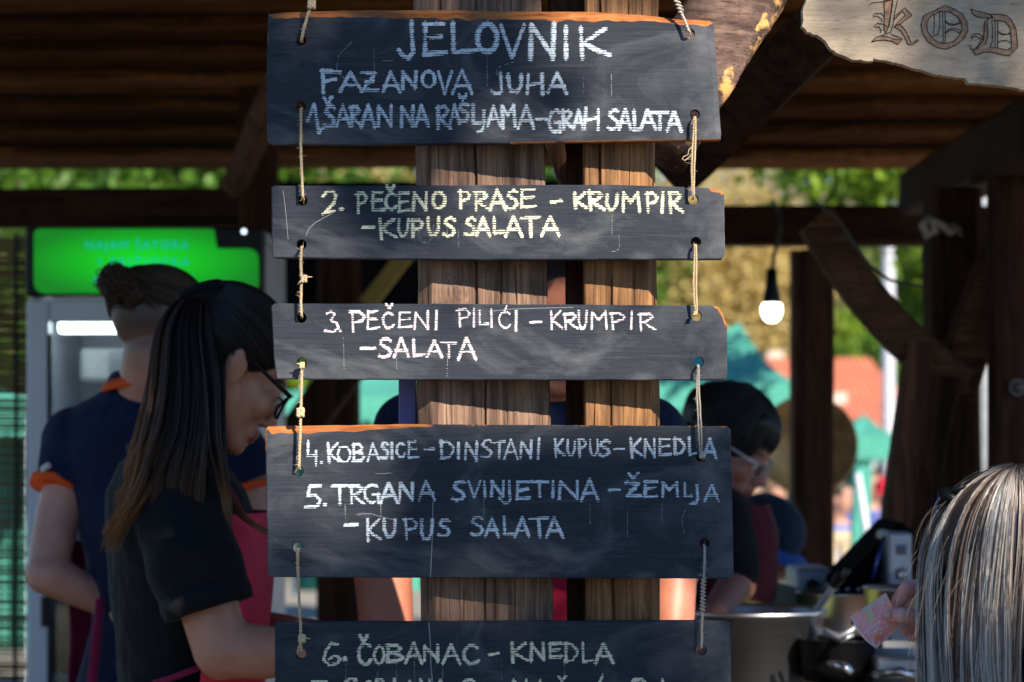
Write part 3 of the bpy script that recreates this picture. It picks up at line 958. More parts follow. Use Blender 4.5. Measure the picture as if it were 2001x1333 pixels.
out = rounded([(66, 447), (418, 447), (424, 486), (505, 486), (506, 574), (66, 574)], [14, 5, 5, 22, 26, 26])
px_sheet(gp, out, FD - .026, .004)
gp.build('lit_panel', glow_mat(), hdo)
# letters
def text_obj(s, px, py, hpx, d, mat, parent, name='lettering', track=1.0, ext=.0006, bold=0):
    cu = bpy.data.curves.new(name, 'FONT'); cu.body = s; cu.size = 1; cu.extrude = .004; cu.space_character = track; cu.offset = bold
    o = bpy.data.objects.new(name, cu); COL.objects.link(o)
    dg = bpy.context.evaluated_depsgraph_get(); dg.update()
    me = bpy.data.meshes.new_from_object(o.evaluated_get(dg)); bpy.data.objects.remove(o)
    sc = hpx * K * d / .72; w = P(px, py, d)
    co = np.empty(len(me.vertices) * 3); me.vertices.foreach_get('co', co); co = co.reshape(-1, 3)
    wv = np.stack([co[:, 0] * sc + w.x, w.y - co[:, 2] / .004 * ext, co[:, 1] * sc + w.z], 1)
    wv -= np.array(world_origin(parent))
    me.vertices.foreach_set('co', wv.ravel()); me.materials.clear(); me.materials.append(mat)
    o = bpy.data.objects.new(name, me); COL.objects.link(o); o.parent = parent
    return o
ltm = simple('teal_sign_letters', (.02, .25, .25), .5, 0, .1, 5, 0, emis=(.0, .28, .26), estr=.7)
text_obj('NAJAM ŠATORA', 165, 487, 17, FD - .0265, ltm, hdo, track=1.25)
text_obj('I FRIŽIDERA', 192, 520, 17, FD - .0265, ltm, hdo, track=1.45)
text_obj('GRIJALICA RABAT', 182, 555, 17, FD - .0265, ltm, hdo, track=1.05)
# control box notch lamp
lb = MB(); q = P(476, 452, FD - .03); lb.ell((q.x, FD - .024, q.z), .006)
lb.build('indicator_lamp', simple('white_indicator', (.5, .5, .5), .4, emis=(.7, .85, 1), estr=1.5), hdo)
# door
dz0, dz1 = .12, hb - .006
dr = MB(); fwid = P(95, 0, FD).x - fx0
dr.box((fx0 + fwid / 2, FD + .02, (dz0 + dz1) / 2), (fwid / 2, .022, (dz1 - dz0) / 2), bev=.005)
dr.box((fx1 - fwid / 2, FD + .02, (dz0 + dz1) / 2), (fwid / 2, .022, (dz1 - dz0) / 2), bev=.005)
dtop = dz1 - P(0, 630, FD).z
dr.box((fxc, FD + .02, dz1 - dtop / 2), (fw - fwid - .001, .022, dtop / 2), bev=.005)
dr.box((fxc, FD + .02, dz0 + .05), (fw - fwid - .001, .022, .05), bev=.005)
dro = dr.build('door', M['white_paint'], fr)
hn = MB(); q0 = P(88, 1165, FD); q1 = P(88, 1225, FD)
hn.box((q0.x, FD - .004, (q0.z + q1.z) / 2), (.009, .003, (q0.z - q1.z) / 2), bev=.002)
hn.build('handle', M['black_plastic'], dro)
gk = MB(); gk.box((P(98, 0, FD).x, FD - .001, (dz0 + dz1 - dtop) / 2 + .02), (.004, .004, (dz1 - dtop - dz0) / 2 - .05)); gk.build('door_seal', M['black_plastic'], dro)
def glassm():
    m, nt, b = new_mat('clear_door_glass')
    b.inputs['Roughness'].default_value = .02
    tr = nd(nt, 'ShaderNodeBsdfTransparent'); tr.inputs[0].default_value = (.86, .92, .93, 1)
    mx = nd(nt, 'ShaderNodeMixShader'); mx.inputs[0].default_value = .07
    gl = nd(nt, 'ShaderNodeBsdfGlossy'); gl.inputs['Roughness'].default_value = .03
    nt.links.new(tr.outputs[0], mx.inputs[1]); nt.links.new(gl.outputs[0], mx.inputs[2])
    nt.links.new(mx.outputs[0], nt.nodes['Material Output'].inputs[0])
    return m
M['glass'] = glassm()
gb = MB(); gb.box((fxc, FD + .025, (dz0 + dz1 - dtop + .1) / 2), (fw - fwid, .003, (dz1 - dtop - dz0 - .1) / 2)); gb.build('glass_pane', M['glass'], dro)
# inside: lamp, evaporator with grille, shelves, bottles
lm = MB(); a = P(117, 640, FD + .12); b = P(232, 640, FD + .12); lm.box(((a.x + b.x) / 2, a.y, a.z), ((b.x - a.x) / 2, .02, .014), bev=.004)
lm.build('tube_lamp', simple('lit_tube', (.8, .8, .8), .5, emis=(.95, 1, .98), estr=5.0), fr)
ev = MB(); a = P(158, 682, FD + .3); b = P(330, 745, FD + .3); ev.box(((a.x + b.x) / 2, FD + .36, (a.z + b.z) / 2), ((b.x - a.x) / 2, .08, (a.z - b.z) / 2), bev=.008)
evo = ev.build('evaporator_unit', simple('pale_plastic', (.72, .76, .74), .5), fr)
for i in range(8):
    q = P(262, 688 + i * 6.6, FD + .277); s = MB(); s.box((q.x, q.y, q.z), (.066, .003, .0022)); s.build('grille_slat', M['steel_dull'], evo)
bottle_proto = []
bmat = [simple('dark_green_bottle_glass', (.01, .07, .03), .12, 0, .2, 10, 0), simple('blue_labelled_can', (.03, .16, .22), .3, .3, .3, 20, 0), simple('brown_bottle_glass', (.06, .02, .008), .12, 0, .2, 10, 0)]
for k, pyy in enumerate((835, 985, 1130, 1310)):
    zz = P(0, pyy, FD + .3).z
    sh = MB(); sh.box((fxc, FD + .32, zz), (fw - .035, .2, .004))
    for j in range(9): sh.box((fxc - fw + .06 + j * (2 * fw - .12) / 8, FD + .11, zz + .012), (.0015, .004, .010))
    sh.build('shelf', M['white_paint'], fr)
bn = 0
for k, pyy in enumerate((985, 1130, 1310)):
    zz = P(0, pyy, FD + .3).z + .004
    for j in range(8):
        xx = fxc - fw + .065 + j * (2 * fw - .13) / 7
        mt = bmat[(k + j // 3) % 3]
        bb = MB()
        bb.lathe((xx, FD + .2 + .01 * (j % 2), zz + .001), [(.0001, 0), (.029, 0), (.031, .004), (.031, .11), (.027, .13), (.012, .155), (.0115, .185), (.0001, .185)], 14)
        o = bb.build('bottle', mt, None, True)
        tag(o, ['dark green bottle', 'blue green labelled bottle', 'brown bottle'][(k + j // 3) % 3] + ' on the ' + ['upper', 'middle', 'lowest visible'][k] + ' shelf of the lit fridge', 'bottle', 'bottles on the fridge shelves')

# ---- light bulb on its cable
bu = root('hanging_light_bulb', P(1508, 606, 6.6), 'bare lit bulb in a black socket hanging from a cable', 'light bulb')
q = P(1508, 606, 6.6)
g = MB(); g.lathe(q, [(.0001, -.034), (.012, -.032), (.022, -.023), (.028, -.008), (.0285, .004), (.025, .018), (.0001, .02)], 28)
g.build('globe', simple('lit_bulb_glass', (.9, .88, .8), .3, emis=(1.0, .93, .78), estr=4.0), bu, True)
g = MB(); g.lathe(q + Vector((0, 0, .018)), [(.0001, 0), (.026, 0), (.024, .02), (.017, .05), (.014, .095), (.0001, .097)], 20)
g.build('socket', M['black_plastic'], bu, True)
cm = simple('grey_cable', (.06, .055, .048), .6, 0, .1, 30)
g = MB(); g.tube([q + Vector((0, 0, .11)), P(1512, 500, 6.6), P(1520, 470, 6.6), P(1524, 440, 6.7), P(1522, 410, 6.9), P(1510, 392, 7.2)], .0055, 8); g.build('cable', cm, bu, True)
g = MB(); pts = [P(1590, 392, 5.2), P(1640, 430, 5.16), P(1665, 470, 5.15), P(1700, 520, 5.15), P(1740, 548, 5.15), P(1800, 560, 5.2)]
g.tube(pts, .0035, 8); tag(g.build('cable', cm, None, True), 'grey cable drooping along the long curved brace', 'cable')
g = MB(); rgx = np.random.default_rng(4)
pts = [P(1815, 425, 5.36), P(1803, 440, 5.34), P(1812, 462, 5.35), P(1828, 452, 5.34), P(1822, 430, 5.33), P(1840, 440, 5.34), P(1858, 455, 5.35), P(1875, 448, 5.35), P(1862, 440, 5.36), P(1880, 462, 5.37)]
g.tube(pts, [.008, .010, .011, .010, .011, .010, .009, .008, .008, .003], 8)
tag(g.build('rope_end', M['twine_grey'], None, True), 'frayed pale rope end knotted round the corner post', 'rope')

# ---- cooking counter
ct = root('serving_counter', (P(1650, 0, 4.3).x, 4.3, .04), 'dark serving counter under the pots and appliances', 'counter')
mb = MB(); x0, x1 = P(1240, 0, 4.3).x, 2.2
mb.box(((x0 + x1) / 2, 4.75, .90), ((x1 - x0) / 2, .55, .02), bev=.004); mb.build('worktop', M['dark_x'], ct)
mb = MB(); mb.box(((x0 + x1) / 2, 4.26, .46), ((x1 - x0) / 2 - .02, .012, .41)); mb.build('front_panel', M['dark_x'], ct)
for xx in (x0 + .05, x1 - .05):
    mb = MB(); mb.box((xx, 5.2, .46), (.03, .03, .42)); mb.build('leg', M['dark_z'], ct)
# big steel pot
pc = P(1466, 1190, 4.55); pr = .136; ph = pc.z - .925
pot = root('steel_stock_pot', (pc.x, pc.y, .921), 'large shiny steel stock pot at the lower right of the boards', 'pot')
mb = MB(); mb.lathe((pc.x, pc.y, .921), [(.0001, 0), (pr * .97, 0), (pr, .012), (pr, ph - .006), (pr + .006, ph - .003), (pr + .007, ph + .003), (pr + .003, ph + .006), (pr - .004, ph), (pr - .005, .02), (.0001, .012)], 64)
mb.build('body', M['steel'], pot, True)
for sg in (-1, 1):
    hb_ = MB(); pts = []
    for k in range(9):
        a = -.35 + .7 * k / 8; rr = pr + .001 + .038 * math.sin(math.pi * k / 8) ** .5
        pts.append((pc.x + sg * rr * math.cos(a), pc.y + rr * math.sin(a), .921 + ph * .78))
    hb_.tube(pts, .0055, 8); hb_.build('handle', M['steel'], pot, True)
soup = MB(); soup.lathe((pc.x, pc.y, .921), [(.0001, ph * .8), (pr - .007, ph * .8), (pr - .007, ph * .79), (.0001, ph * .79)], 40)
tag(soup.build('soup', simple('brown_stew', (.14, .05, .02), .3, 0, .3, 30), None, True), 'brown stew inside the big steel pot', 'stew')
# ladle lying over the rim
la = root('ladle', P(1610, 1180, 4.45), 'steel ladle leaning over the rim of the big pot', 'ladle')
mb = MB(); a = P(1640, 1128, 4.42); b = P(1582, 1214, 4.5); cB = P(1500, 1300, 4.56)
mb.tube([a, b, cB], [.008, .0075, .005], 8); mb.build('handle', M['steel_dull'], la, True)
mb = MB(); mb.tube([a + Vector((.012, 0, .018)), a, a.lerp(b, .18)], [.011, .012, .009], 8); mb.build('grip', M['black_plastic'], la, True)
mb = MB(); mb.lathe(cB + Vector((-.02, 0, -.03)), [(.0001, 0), (.02, .004), (.034, .018), (.038, .034), (.036, .034), (.032, .018), (.0001, .004)], 20); mb.build('bowl', M['steel'], la, True)
# olive lid propped behind the pot
mb = MB(); pts2 = [(1440, 1142), (1466, 1143), (1520, 1166), (1578, 1188), (1578, 1196), (1420, 1192), (1400, 1160)]
vs = []; cc = Vector(P(1490, 1170, 4.9)); 
R3 = Matrix.Rotation(R(12), 3, 'X') @ Matrix.Rotation(R(17), 3, 'Y')
mb.box(cc, (.115, .16, .006), R3, bev=.003)
tag(mb.build('cutting_board', simple('olive_green_plastic', (.10, .13, .035), .5, 0, .2, 10), None), 'olive green board lying tilted behind the big pot', 'board')
# round brass coloured pan hung behind the bulb post
pa = root('hanging_pan', P(1577, 870, 7.55), 'big round brass brown pan hung behind the post under the bulb', 'pan')
q = P(1577, 870, 7.55); r_ = 97 * K * 7.55
mb = MB(); prof = [(.0001, .05), (r_ * .35, .047), (r_ * .7, .035), (r_ * .93, .012), (r_, -.012), (r_ * 1.015, -.016), (r_ * .99, -.018), (r_ * .9, .004), (r_ * .5, .034), (.0001, .042)]
mb.lathe(q, prof, 56, axis='Y')
mb.build('dish', simple('tarnished_brass', (.66, .42, .16), .5, .2, .5, 6, .35, .004, c2=(.16, .09, .03)), pa, True)
mb = MB(); mb.tube([q + Vector((-.03, .01, r_)), q + Vector((-.02, .03, r_ + .05)), q + Vector((.02, .03, r_ + .05)), q + Vector((.03, .01, r_))], .005, 6); mb.build('hanging_ring', M['steel_dull'], pa, True)

# appliances behind the pots
def knob(mb, q, r=.012):
    mb.lathe(q, [(.0001, -.016), (r * .8, -.016), (r, -.010), (r * 1.15, 0), (.0001, 0)], 18, axis='Y')
apm = simple('blue_grey_enamel', (.26, .32, .42), .4, .2, .15, 10)
ap = root('hot_plate', P(1590, 1160, 5.25), 'pale blue grey hot plate with one knob below the bulb post', 'appliance')
a = P(1556, 1112, 5.2); b = P(1628, 1170, 5.2)
mb = MB(); mb.box(((a.x + b.x) / 2, 5.3, (a.z + b.z) / 2), ((b.x - a.x) / 2, .1, (a.z - b.z) / 2), bev=.006); mb.build('housing', apm, ap)
mb = MB(); knob(mb, P(1588, 1146, 5.195), .014); mb.build('knob', M['black_plastic'], ap, True)
mb = MB(); mb.box(((a.x + b.x) / 2, 5.3, (.92 + b.z) / 2), ((b.x - a.x) / 2 + .02, .11, (b.z - .92) / 2 - .002), bev=.004); mb.build('base', M['steel_dull'], ap)
ap = root('fryer', P(1757, 1100, 4.9), 'grey appliance with dark display and round dial beside the black lid', 'appliance')
a = P(1735, 1040, 4.9); b = P(1782, 1150, 4.9)
mb = MB(); mb.box(((a.x + b.x) / 2, 4.98, (a.z + .921) / 2), ((b.x - a.x) / 2, .08, (a.z - .921) / 2), bev=.006); mb.build('housing', apm, ap)
q = P(1761, 1075, 4.897); mb = MB(); mb.box(q, (.010, .003, .009)); mb.build('display', simple('dark_blue_display', (.01, .03, .10), .2), ap)
mb = MB(); knob(mb, P(1762, 1122, 4.899), .011); mb.build('dial', M['steel_dull'], ap, True)
# open black grill with sloping lid
gr = root('contact_grill', P(1680, 1130, 5.0), 'black grill with its sloping lid raised behind the banknote', 'grill')
mb = MB(); a = P(1624, 1136, 5.05); b = P(1745, 1010, 5.05)
u = (b - a); L = u.length; ang = math.atan2(u.z, u.x)
mb.box((a + b) / 2 + Vector((.018, .06, -.018)), (L / 2, .14, .020), Matrix.Rotation(-ang, 3, 'Y'), bev=.008)
mb.build('lid', M['matte_black'], gr)
mb = MB(); tri = [P(1632, 1140, 5.06), P(1745, 1150, 5.06), P(1742, 1022, 5.06)]; vs = tri + [v + Vector((0, .2, 0)) for v in tri]
mb.add(vs, [(0, 1, 2), (5, 4, 3), (0, 3, 4, 1), (1, 4, 5, 2), (2, 5, 3, 0)]); mb.build('side_shield', M['matte_black'], gr)
mb = MB(); q = P(1690, 1150, 5.05); mb.box((q.x, 5.12, (q.z + .921) / 2), (.095, .16, (q.z - .921) / 2), bev=.008); mb.build('base', M['black_plastic'], gr)
mb = MB()
for k in range(7): mb.box((q.x - .07 + k * .023, 5.10, q.z + .003), (.004, .13, .003))
mb.build('ribs', M['steel_dull'], gr)
mb = MB(); mb.tube([P(1705, 1132, 4.93), P(1716, 1092, 4.93), P(1728, 1048, 4.94)], .004, 8); mb.build('lid_arm', simple('blue_anodised_rod', (.03, .08, .35), .3, .5, .1, 5, 0), gr, True)
# steel pans and tongs in the dark below the note
def pan(px, py, d, r, h, label, mat, handle=None):
    q = P(px, py, d); z0 = q.z - h
    rt = root('pan', (q.x, q.y, z0), label, 'pan')
    mb = MB(); mb.lathe((q.x, q.y, z0), [(.0001, 0), (r * .9, 0), (r, h * .35), (r * 1.02, h), (r * 1.05, h + .003), (r * 1.0, h + .003), (r * .97, h * .4), (.0001, .006)], 40)
    mb.build('body', mat, rt, True)
    if handle:
        hb2 = MB(); a = Vector((q.x + handle[0] * r, q.y - r * .3, q.z - .01)); b = P(*handle[1:4])
        hb2.tube([a, a.lerp(b, .5) + Vector((0, 0, .008)), b], [.008, .007, .009], 8); hb2.build('handle', mat, rt, True)
    return rt
pan(1790, 1150, 4.75, .10, .05, 'shallow steel pan beside the woman\'s fingers', M['steel'])
pan(1640, 1160, 4.95, .085, .10, 'wide steel pan behind the ladle with a bright rim', M['steel'], (1, 1780, 1162, 4.8))
pan(1735, 1262, 4.45, .075, .07, 'small dull steel pan under the banknote', M['steel_dull'])
pan(1640, 1250, 4.42, .07, .075, 'black frying pan right of the big pot with grey handle', M['black_plastic'], (1, 1672, 1215, 4.3))
mb = MB(); mb.tube([P(1612, 1232, 4.3), P(1640, 1246, 4.28), P(1664, 1232, 4.28), P(1680, 1215, 4.3)], [.005, .006, .005, .004], 8)
mb.tube([P(1612, 1238, 4.32), P(1645, 1252, 4.3), P(1668, 1240, 4.3)], [.004, .005, .004], 8)
tag(mb.build('tongs', M['steel_dull'], None, True), 'bent grey serving tongs between pot and banknote', 'tongs')
mb = MB()
for k, (x, y) in enumerate(((1620, 1290), (1660, 1305), (1745, 1310))):
    pass
tr = MB(); q = P(1790, 1300, 4.3); tr.box((q.x, 4.38, q.z), (.07, .08, .012), bev=.004); 
for k in range(5): tr.box((q.x, 4.34 + k * .02, q.z - .02), (.07, .004, .006))
tag(tr.build('metal_tray', M['steel_dull'], None), 'stack of grey metal trays under the woman\'s hand', 'tray')
mb = MB(); mb.tube([P(1622, 1296, 4.3), P(1650, 1304, 4.25), P(1664, 1316, 4.25)], [.006, .010, .007], 8); tag(mb.build('spoon', M['steel'], None, True), 'steel spoon lying low right of the big pot', 'spoon')
mb = MB(); mb.tube([P(1720, 1318, 4.28), P(1760, 1312, 4.25), P(1782, 1322, 4.25)], [.006, .009, .006], 8); tag(mb.build('spoon', M['steel'], None, True), 'steel spoon lying at the bottom edge left of the blonde hair', 'spoon')
# things glimpsed behind the strings under board four
mb = MB(); q = P(1400, 1160, 5.0); mb.lathe((q.x, q.y, .921), [(.0001, 0), (.05, 0), (.075, q.z - .921), (.08, q.z - .915), (.07, q.z - .921), (.0001, .01)], 30)
tag(mb.build('bowl', simple('blue_glazed_bowl', (.12, .2, .42), .2, .3, .3, 10, 0), None, True), 'blue glazed bowl just right of the string under board five', 'bowl')

# ================================================================ NEAR POSTS
def near_post(name, base_px, rows, d0, rot, mat, label, seed, cracks, chl, chr_, depth=.13, knots=(), breaks=()):
    """rows: list of (y_px, x_left_px, x_right_px); front face turned so the right side recedes.
    chl / chr_: width in pixels of the corner chamfers"""
    zs = []
    zb, zt = .04, 2.55
    zz = zt
    while zz > zb:
        y = HORIZON - (zz - CAMZ) / (K * d0)
        inv = -60 < y < 1400
        zs.append(zz); zz -= .0045 if inv else .05
    zs.append(zb)
    ys = [r[0] for r in rows]
    tan = math.tan(R(rot))
    vs = []; fs = []
    nf = 190
    rg = np.random.default_rng(seed)
    ph = rg.uniform(0, 50)
    for z in zs:
        y = HORIZON - (z - CAMZ) / (K * d0)
        xl = np.interp(y, ys, [r[1] for r in rows]); xr = np.interp(y, ys, [r[2] for r in rows])
        sc = K * d0
        XL = (xl - 1000.5) * sc; XR = (xr - 1000.5) * sc; W = XR - XL
        cl = chl * sc; cr = chr_ * sc
        ring = []
        # back left -> left side -> left chamfer -> front -> right chamfer -> right side -> back
        ring.append((XL, d0 + depth + .0)); ring.append((XL, d0 + depth * .5)); ring.append((XL, d0 + cl * 1.0))
        for i in range(1, 8): ring.append((XL + cl * i / 8, d0 + cl * (1 - i / 8)))
        for i in range(nf + 1):
            x = XL + cl + (W - cl - cr) * i / nf; ring.append((x, d0))
        for i in range(1, 8): ring.append((XR - cr + cr * i / 8, d0 + cr * 1.1 * i / 8))
        ring.append((XR, d0 + cr * 1.1 + .002)); ring.append((XR, d0 + depth * .6)); ring.append((XR, d0 + depth))
        for (x, yy) in ring:
            yy2 = yy + (x - XL) * tan
            front = yy < d0 + .03
            if front:
                g = mnoise.noise(Vector((x * 160 + ph, z * 5, seed))) * .0009 + mnoise.noise(Vector((x * 420, z * 14, seed + 3))) * .0005
                g += mnoise.noise(Vector((x * 26, z * 2.2, seed + 9))) * .0022
                for (cx, y0, y1, wd, dp) in cracks:
                    if y0 - 20 < y < y1 + 20:
                        cxm = (cx - 1000.5) * sc + .0016 * mnoise.noise(Vector((cx, z * 16, 2))) + .003 * mnoise.noise(Vector((cx, z * 3, 7)))
                        f = min(1, max(0, (y - y0 + 20) / 40)) * min(1, max(0, (y1 + 20 - y) / 40))
                        g += dp * f * math.exp(-((x - cxm) / (wd)) ** 2)
                for (kx, ky, kr) in knots:
                    dx = x - (kx - 1000.5) * sc; dz_ = (y - ky) * sc; rr = math.hypot(dx, dz_ * .9) / (kr * sc)
                    if rr < 2.2:
                        g += .0018 * math.cos(rr * 11 + 2 * mnoise.noise(Vector((dx * 90, dz_ * 90, 4)))) * math.exp(-rr * 1.1) - .002 * math.exp(-rr * rr)
                yy2 += g
            vs.append((x, yy2, z))
    n = len(ring); m = len(zs)
    for i in range(m - 1):
        for k in range(n - 1):
            fs.append((i * n + k, (i + 1) * n + k, (i + 1) * n + k + 1, i * n + k + 1))
        fs.append((i * n + n - 1, (i + 1) * n + n - 1, (i + 1) * n, i * n))
    fs.append(tuple(range(n))); fs.append(tuple((m - 1) * n + k for k in range(n))[::-1])
    mb = MB(); mb.add(vs, fs)
    o = mb.build(name, mat, None, True)
    return tag(o, label, 'post')

def bud():  # keeps a sharp look on smooth shaded posts
    pass
near_post('timber_post', None, [(0, 806, 1058), (300, 811, 1065), (550, 816, 1070), (760, 812, 1075), (830, 815, 1077), (1180, 821, 1082), (1400, 823, 1083)],
          3.032, 8, M['post_l'], 'broad cracked grey brown post behind the left half of the menu boards', 1,
          [(930, -50, 700, .0012, .008), (978, 500, 640, .0009, .004), (1008, 520, 600, .0009, .004), (947, 700, 1300, .0011, .007), (990, 760, 830, .0009, .003), (860, -50, 60, .0009, .004), (1008, 1120, 1300, .0009, .004)],
          29, 3, knots=[(894, 571, 18)])
near_post('timber_post', None, [(0, 1143, 1289), (300, 1140, 1282), (560, 1141, 1286), (780, 1142, 1292), (1180, 1145, 1292), (1400, 1146, 1292)],
          3.036, 7, M['post_r'], 'narrower orange brown post behind the right half of the menu boards', 2,
          [(1195, 540, 900, .0009, .004), (1172, -50, 420, .0012, .006), (1228, -50, 420, .0006, .0025), (1198, 1000, 1300, .0015, .008), (1240, 520, 800, .0005, .002), (1160, 700, 900, .0006, .0025)],
          4, 19, depth=.12)
near_post('timber_post', None, [(0, 1072, 1141), (300, 1108, 1144), (560, 1106, 1146), (780, 1107, 1146), (1180, 1109, 1150), (1400, 1110, 1150)],
          3.085, 5, M['dark_z'], 'thin dark post set back in the gap between the two sunlit posts', 3, [], 3, 3, depth=.04)

# bark edged brace right of the first board
a = P(1300, 318, 3.20); b = P(1560, -75, 3.30)
def bark_brace():
    a = P(1262, 280, 3.20); b = P(1478, -60, 3.32)
    d = (b - a); L = d.length; d.normalize(); u = Vector((0, -1, 0)); u = (u - d * u.dot(d)).normalized(); s = d.cross(u)
    vs = []; fs = []; n = 120; m = 40
    W = .118; H = .07; cl = []
    for i in range(n + 1):
        t = i / n; q = a + d * L * t
        for k in range(m):
            an = 2 * math.pi * k / m; ca, sa = math.cos(an), math.sin(an)
            e = .45
            x = math.copysign(abs(ca) ** e, ca) * W / 2; y = math.copysign(abs(sa) ** e, sa) * H / 2
            wob = 1 + .10 * mnoise.noise(Vector((t * 5, ca * 1.5, sa * 1.5))) + .03 * mnoise.noise(Vector((t * 26, ca * 6, sa * 6)))
            if ca < -.4: wob += .05 * mnoise.noise(Vector((t * 40, ca * 9, sa * 9)))
            vs.append(q + s * x * wob + u * y * wob); cl.append((.42 if ca > .45 else (.18 if ca > .1 else 0.0),) * 3)  # golden sunlight on the lower-right edge, painted in as bare wood
    for i in range(n):
        for k in range(m):
            k2 = (k + 1) % m; fs.append((i * m + k, i * m + k2, (i + 1) * m + k2, (i + 1) * m + k))
    fs += [tuple(range(m))[::-1], tuple(n * m + k for k in range(m))]
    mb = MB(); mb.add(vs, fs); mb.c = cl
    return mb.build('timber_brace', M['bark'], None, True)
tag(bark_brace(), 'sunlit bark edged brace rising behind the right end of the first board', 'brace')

# lilac card fixed between boards three and four
mb = MB(); q0 = P(779, 640, 3.10); q1 = P(813, 900, 3.10)
mb.box(((q0.x + q1.x) / 2, 3.10, (q0.z + q1.z) / 2), ((q1.x - q0.x) / 2, .003, (q0.z - q1.z) / 2), bev=.001)
tag(mb.build('painted_batten', simple('lilac_paint', (.20, .18, .46), .6, 0, .1, 20, .05)), 'thin lilac painted batten along the left side of the broad post', 'batten')

# ================================================================ MENU BOARDS
BD = 3.0
def resample(pts, step, closed=True):
    out = []; n = len(pts)
    for i in range(n if closed else n - 1):
        a = np.array(pts[i], float); b = np.array(pts[(i + 1) % n], float)
        L = np.hypot(*(b - a)); k = max(1, int(round(L / step)))
        for j in range(k): out.append(tuple(a + (b - a) * j / k))
    return out

def menu_board(idx, outline, holes, edges, label, thick=.016, tilt=0.0):
    """outline clockwise from top-left in pixels; edges: function(x, y, side) -> (chamfer px, wear 0..1)"""
    xs = [p[0] for p in outline]; ys = [p[1] for p in outline]
    cx, cy = (min(xs) + max(xs)) / 2, (min(ys) + max(ys)) / 2
    rt = root('menu_board', P(cx, max(ys), BD + thick / 2), label, 'menu board', 'chalk menu boards hanging one below the other')
    pts = resample(outline, 5)
    pts = [(x + .5 * mnoise.noise(Vector((x * .05, y * .05, idx))), y + .8 * mnoise.noise(Vector((x * .03, y * .03, idx + 5)))) for x, y in pts]
    n = len(pts)
    inner = []; wear = []
    for i, (x, y) in enumerate(pts):
        a = pts[i - 2]; b = pts[(i + 2) % n]
        tx, ty = b[0] - a[0], b[1] - a[1]; L = math.hypot(tx, ty); nx, ny = -ty / L, tx / L      # inward for clockwise in y-down
        side = 'T' if ny > .7 else ('B' if ny < -.7 else ('L' if nx > 0 else 'R'))
        w, we = edges(x, y, side)
        w *= 1 + .25 * mnoise.noise(Vector((x * .04, y * .04, idx * 3)))
        inner.append((x + nx * w, y + ny * w)); wear.append((w, we))
    hs = []
    for (hx, hy) in holes:
        hs.append([(hx + 10.2 * math.cos(-2 * math.pi * k / 28), hy + 10.2 * math.sin(-2 * math.pi * k / 28)) for k in range(28)])
    mb = MB()
    def front_pts(poly, d): return [P(x, y, BD) + Vector((0, d, 0)) for x, y in poly]
    # front face (triangulated with holes); the same outline shifted back makes the rear face
    def face(poly, holes_, d, flip):
        loops = [poly] + holes_
        flat = [Vector((x, -y, 0)) for l in loops for x, y in l]
        tri = tessellate_polygon([[Vector((x, -y, 0)) for x, y in l] for l in loops])
        v3 = [P(x, y, BD) + Vector((0, d, 0)) for l in loops for x, y in l]
        fs = []
        for t in tri:
            a, b, c = t
            nn = (v3[b] - v3[a]).cross(v3[c] - v3[a])
            if (nn.y > 0) != flip: a, c = c, a
            fs.append((a, b, c))
        mb.add(v3, fs, 0, (0, 0, 0))
    face(inner, hs, 0, False)
    face(pts, hs, thick, True)
    # chamfer ring and sides
    vs = []; cols = []; fs = []
    for i in range(n):
        w, we = wear[i]
        dd = min(max(w * K * BD * .9, .0008), thick * .7)
        vs += [P(*inner[i], BD), P(*pts[i], BD) + Vector((0, dd, 0)), P(*pts[i], BD) + Vector((0, thick - .001, 0)), P(*pts[i], BD) + Vector((0, thick, 0))]
        cols += [(we, 0, 0), (we, 0, 0), (we * .9, 0, 0), (we * .5, 0, 0)]
    for i in range(n):
        j = (i + 1) % n
        for k in range(3): fs.append((i * 4 + k, j * 4 + k, j * 4 + k + 1, i * 4 + k + 1)[::-1])
    b0 = len(mb.v); mb.v += [tuple(v) for v in vs]; mb.f += [tuple(b0 + q for q in f) for f in fs]; mb.m += [0] * len(fs); mb.c += cols
    for h in hs:
        vs = []; m = len(h)
        for (x, y) in h: vs += [P(x, y, BD), P(x, y, BD) + Vector((0, thick, 0))]
        mb.add(vs, [(2 * i, 2 * i + 1, 2 * ((i + 1) % m) + 1, 2 * ((i + 1) % m)) for i in range(m)], 0, (.30, 0, 0))
    mb.build('board', M['slate'], rt)
    return rt

def e1(x, y, s):
    if s == 'T': return np.interp(x, [524, 700, 900, 1010, 1150, 1250, 1300, 1388], [13, 15, 20, 19, 21, 14, 10, 13]), .95
    if s == 'R': return 10, .12
    if s == 'B': return 2.2, .55 if x > 1000 else .1
    return 1.6, .3
b1 = menu_board(1, [(524, 26), (560, 22), (700, 18), (860, 17), (1010, 20), (1150, 20), (1250, 27), (1330, 37), (1360, 37), (1388, 38), (1395, 46), (1400, 110), (1404, 180), (1410, 262), (1408, 273), (1180, 277), (950, 281), (530, 283), (522, 275), (521, 120)],
                [(589, 79), (588, 207), (1348, 66), (1358, 224)], e1, 'topmost menu board headed JELOVNIK, with orange worn top edge')
def e2(x, y, s):
    if x > 1385 and y < 380: return 6, 1.0
    return (2.2, .15)
b2 = menu_board(2, [(530, 366), (536, 363), (1200, 361), (1385, 367), (1410, 372), (1415, 380), (1417, 495), (1411, 507), (900, 508), (536, 504), (531, 496)],
                [(591, 392), (589, 478), (1355, 390), (1360, 473)], e2, 'second menu board with two lines of yellow chalk, a bare orange upper right corner')
def e3(x, y, s):
    if x > 1398 and y < 640: return 4, .7
    return (2.0, .12)
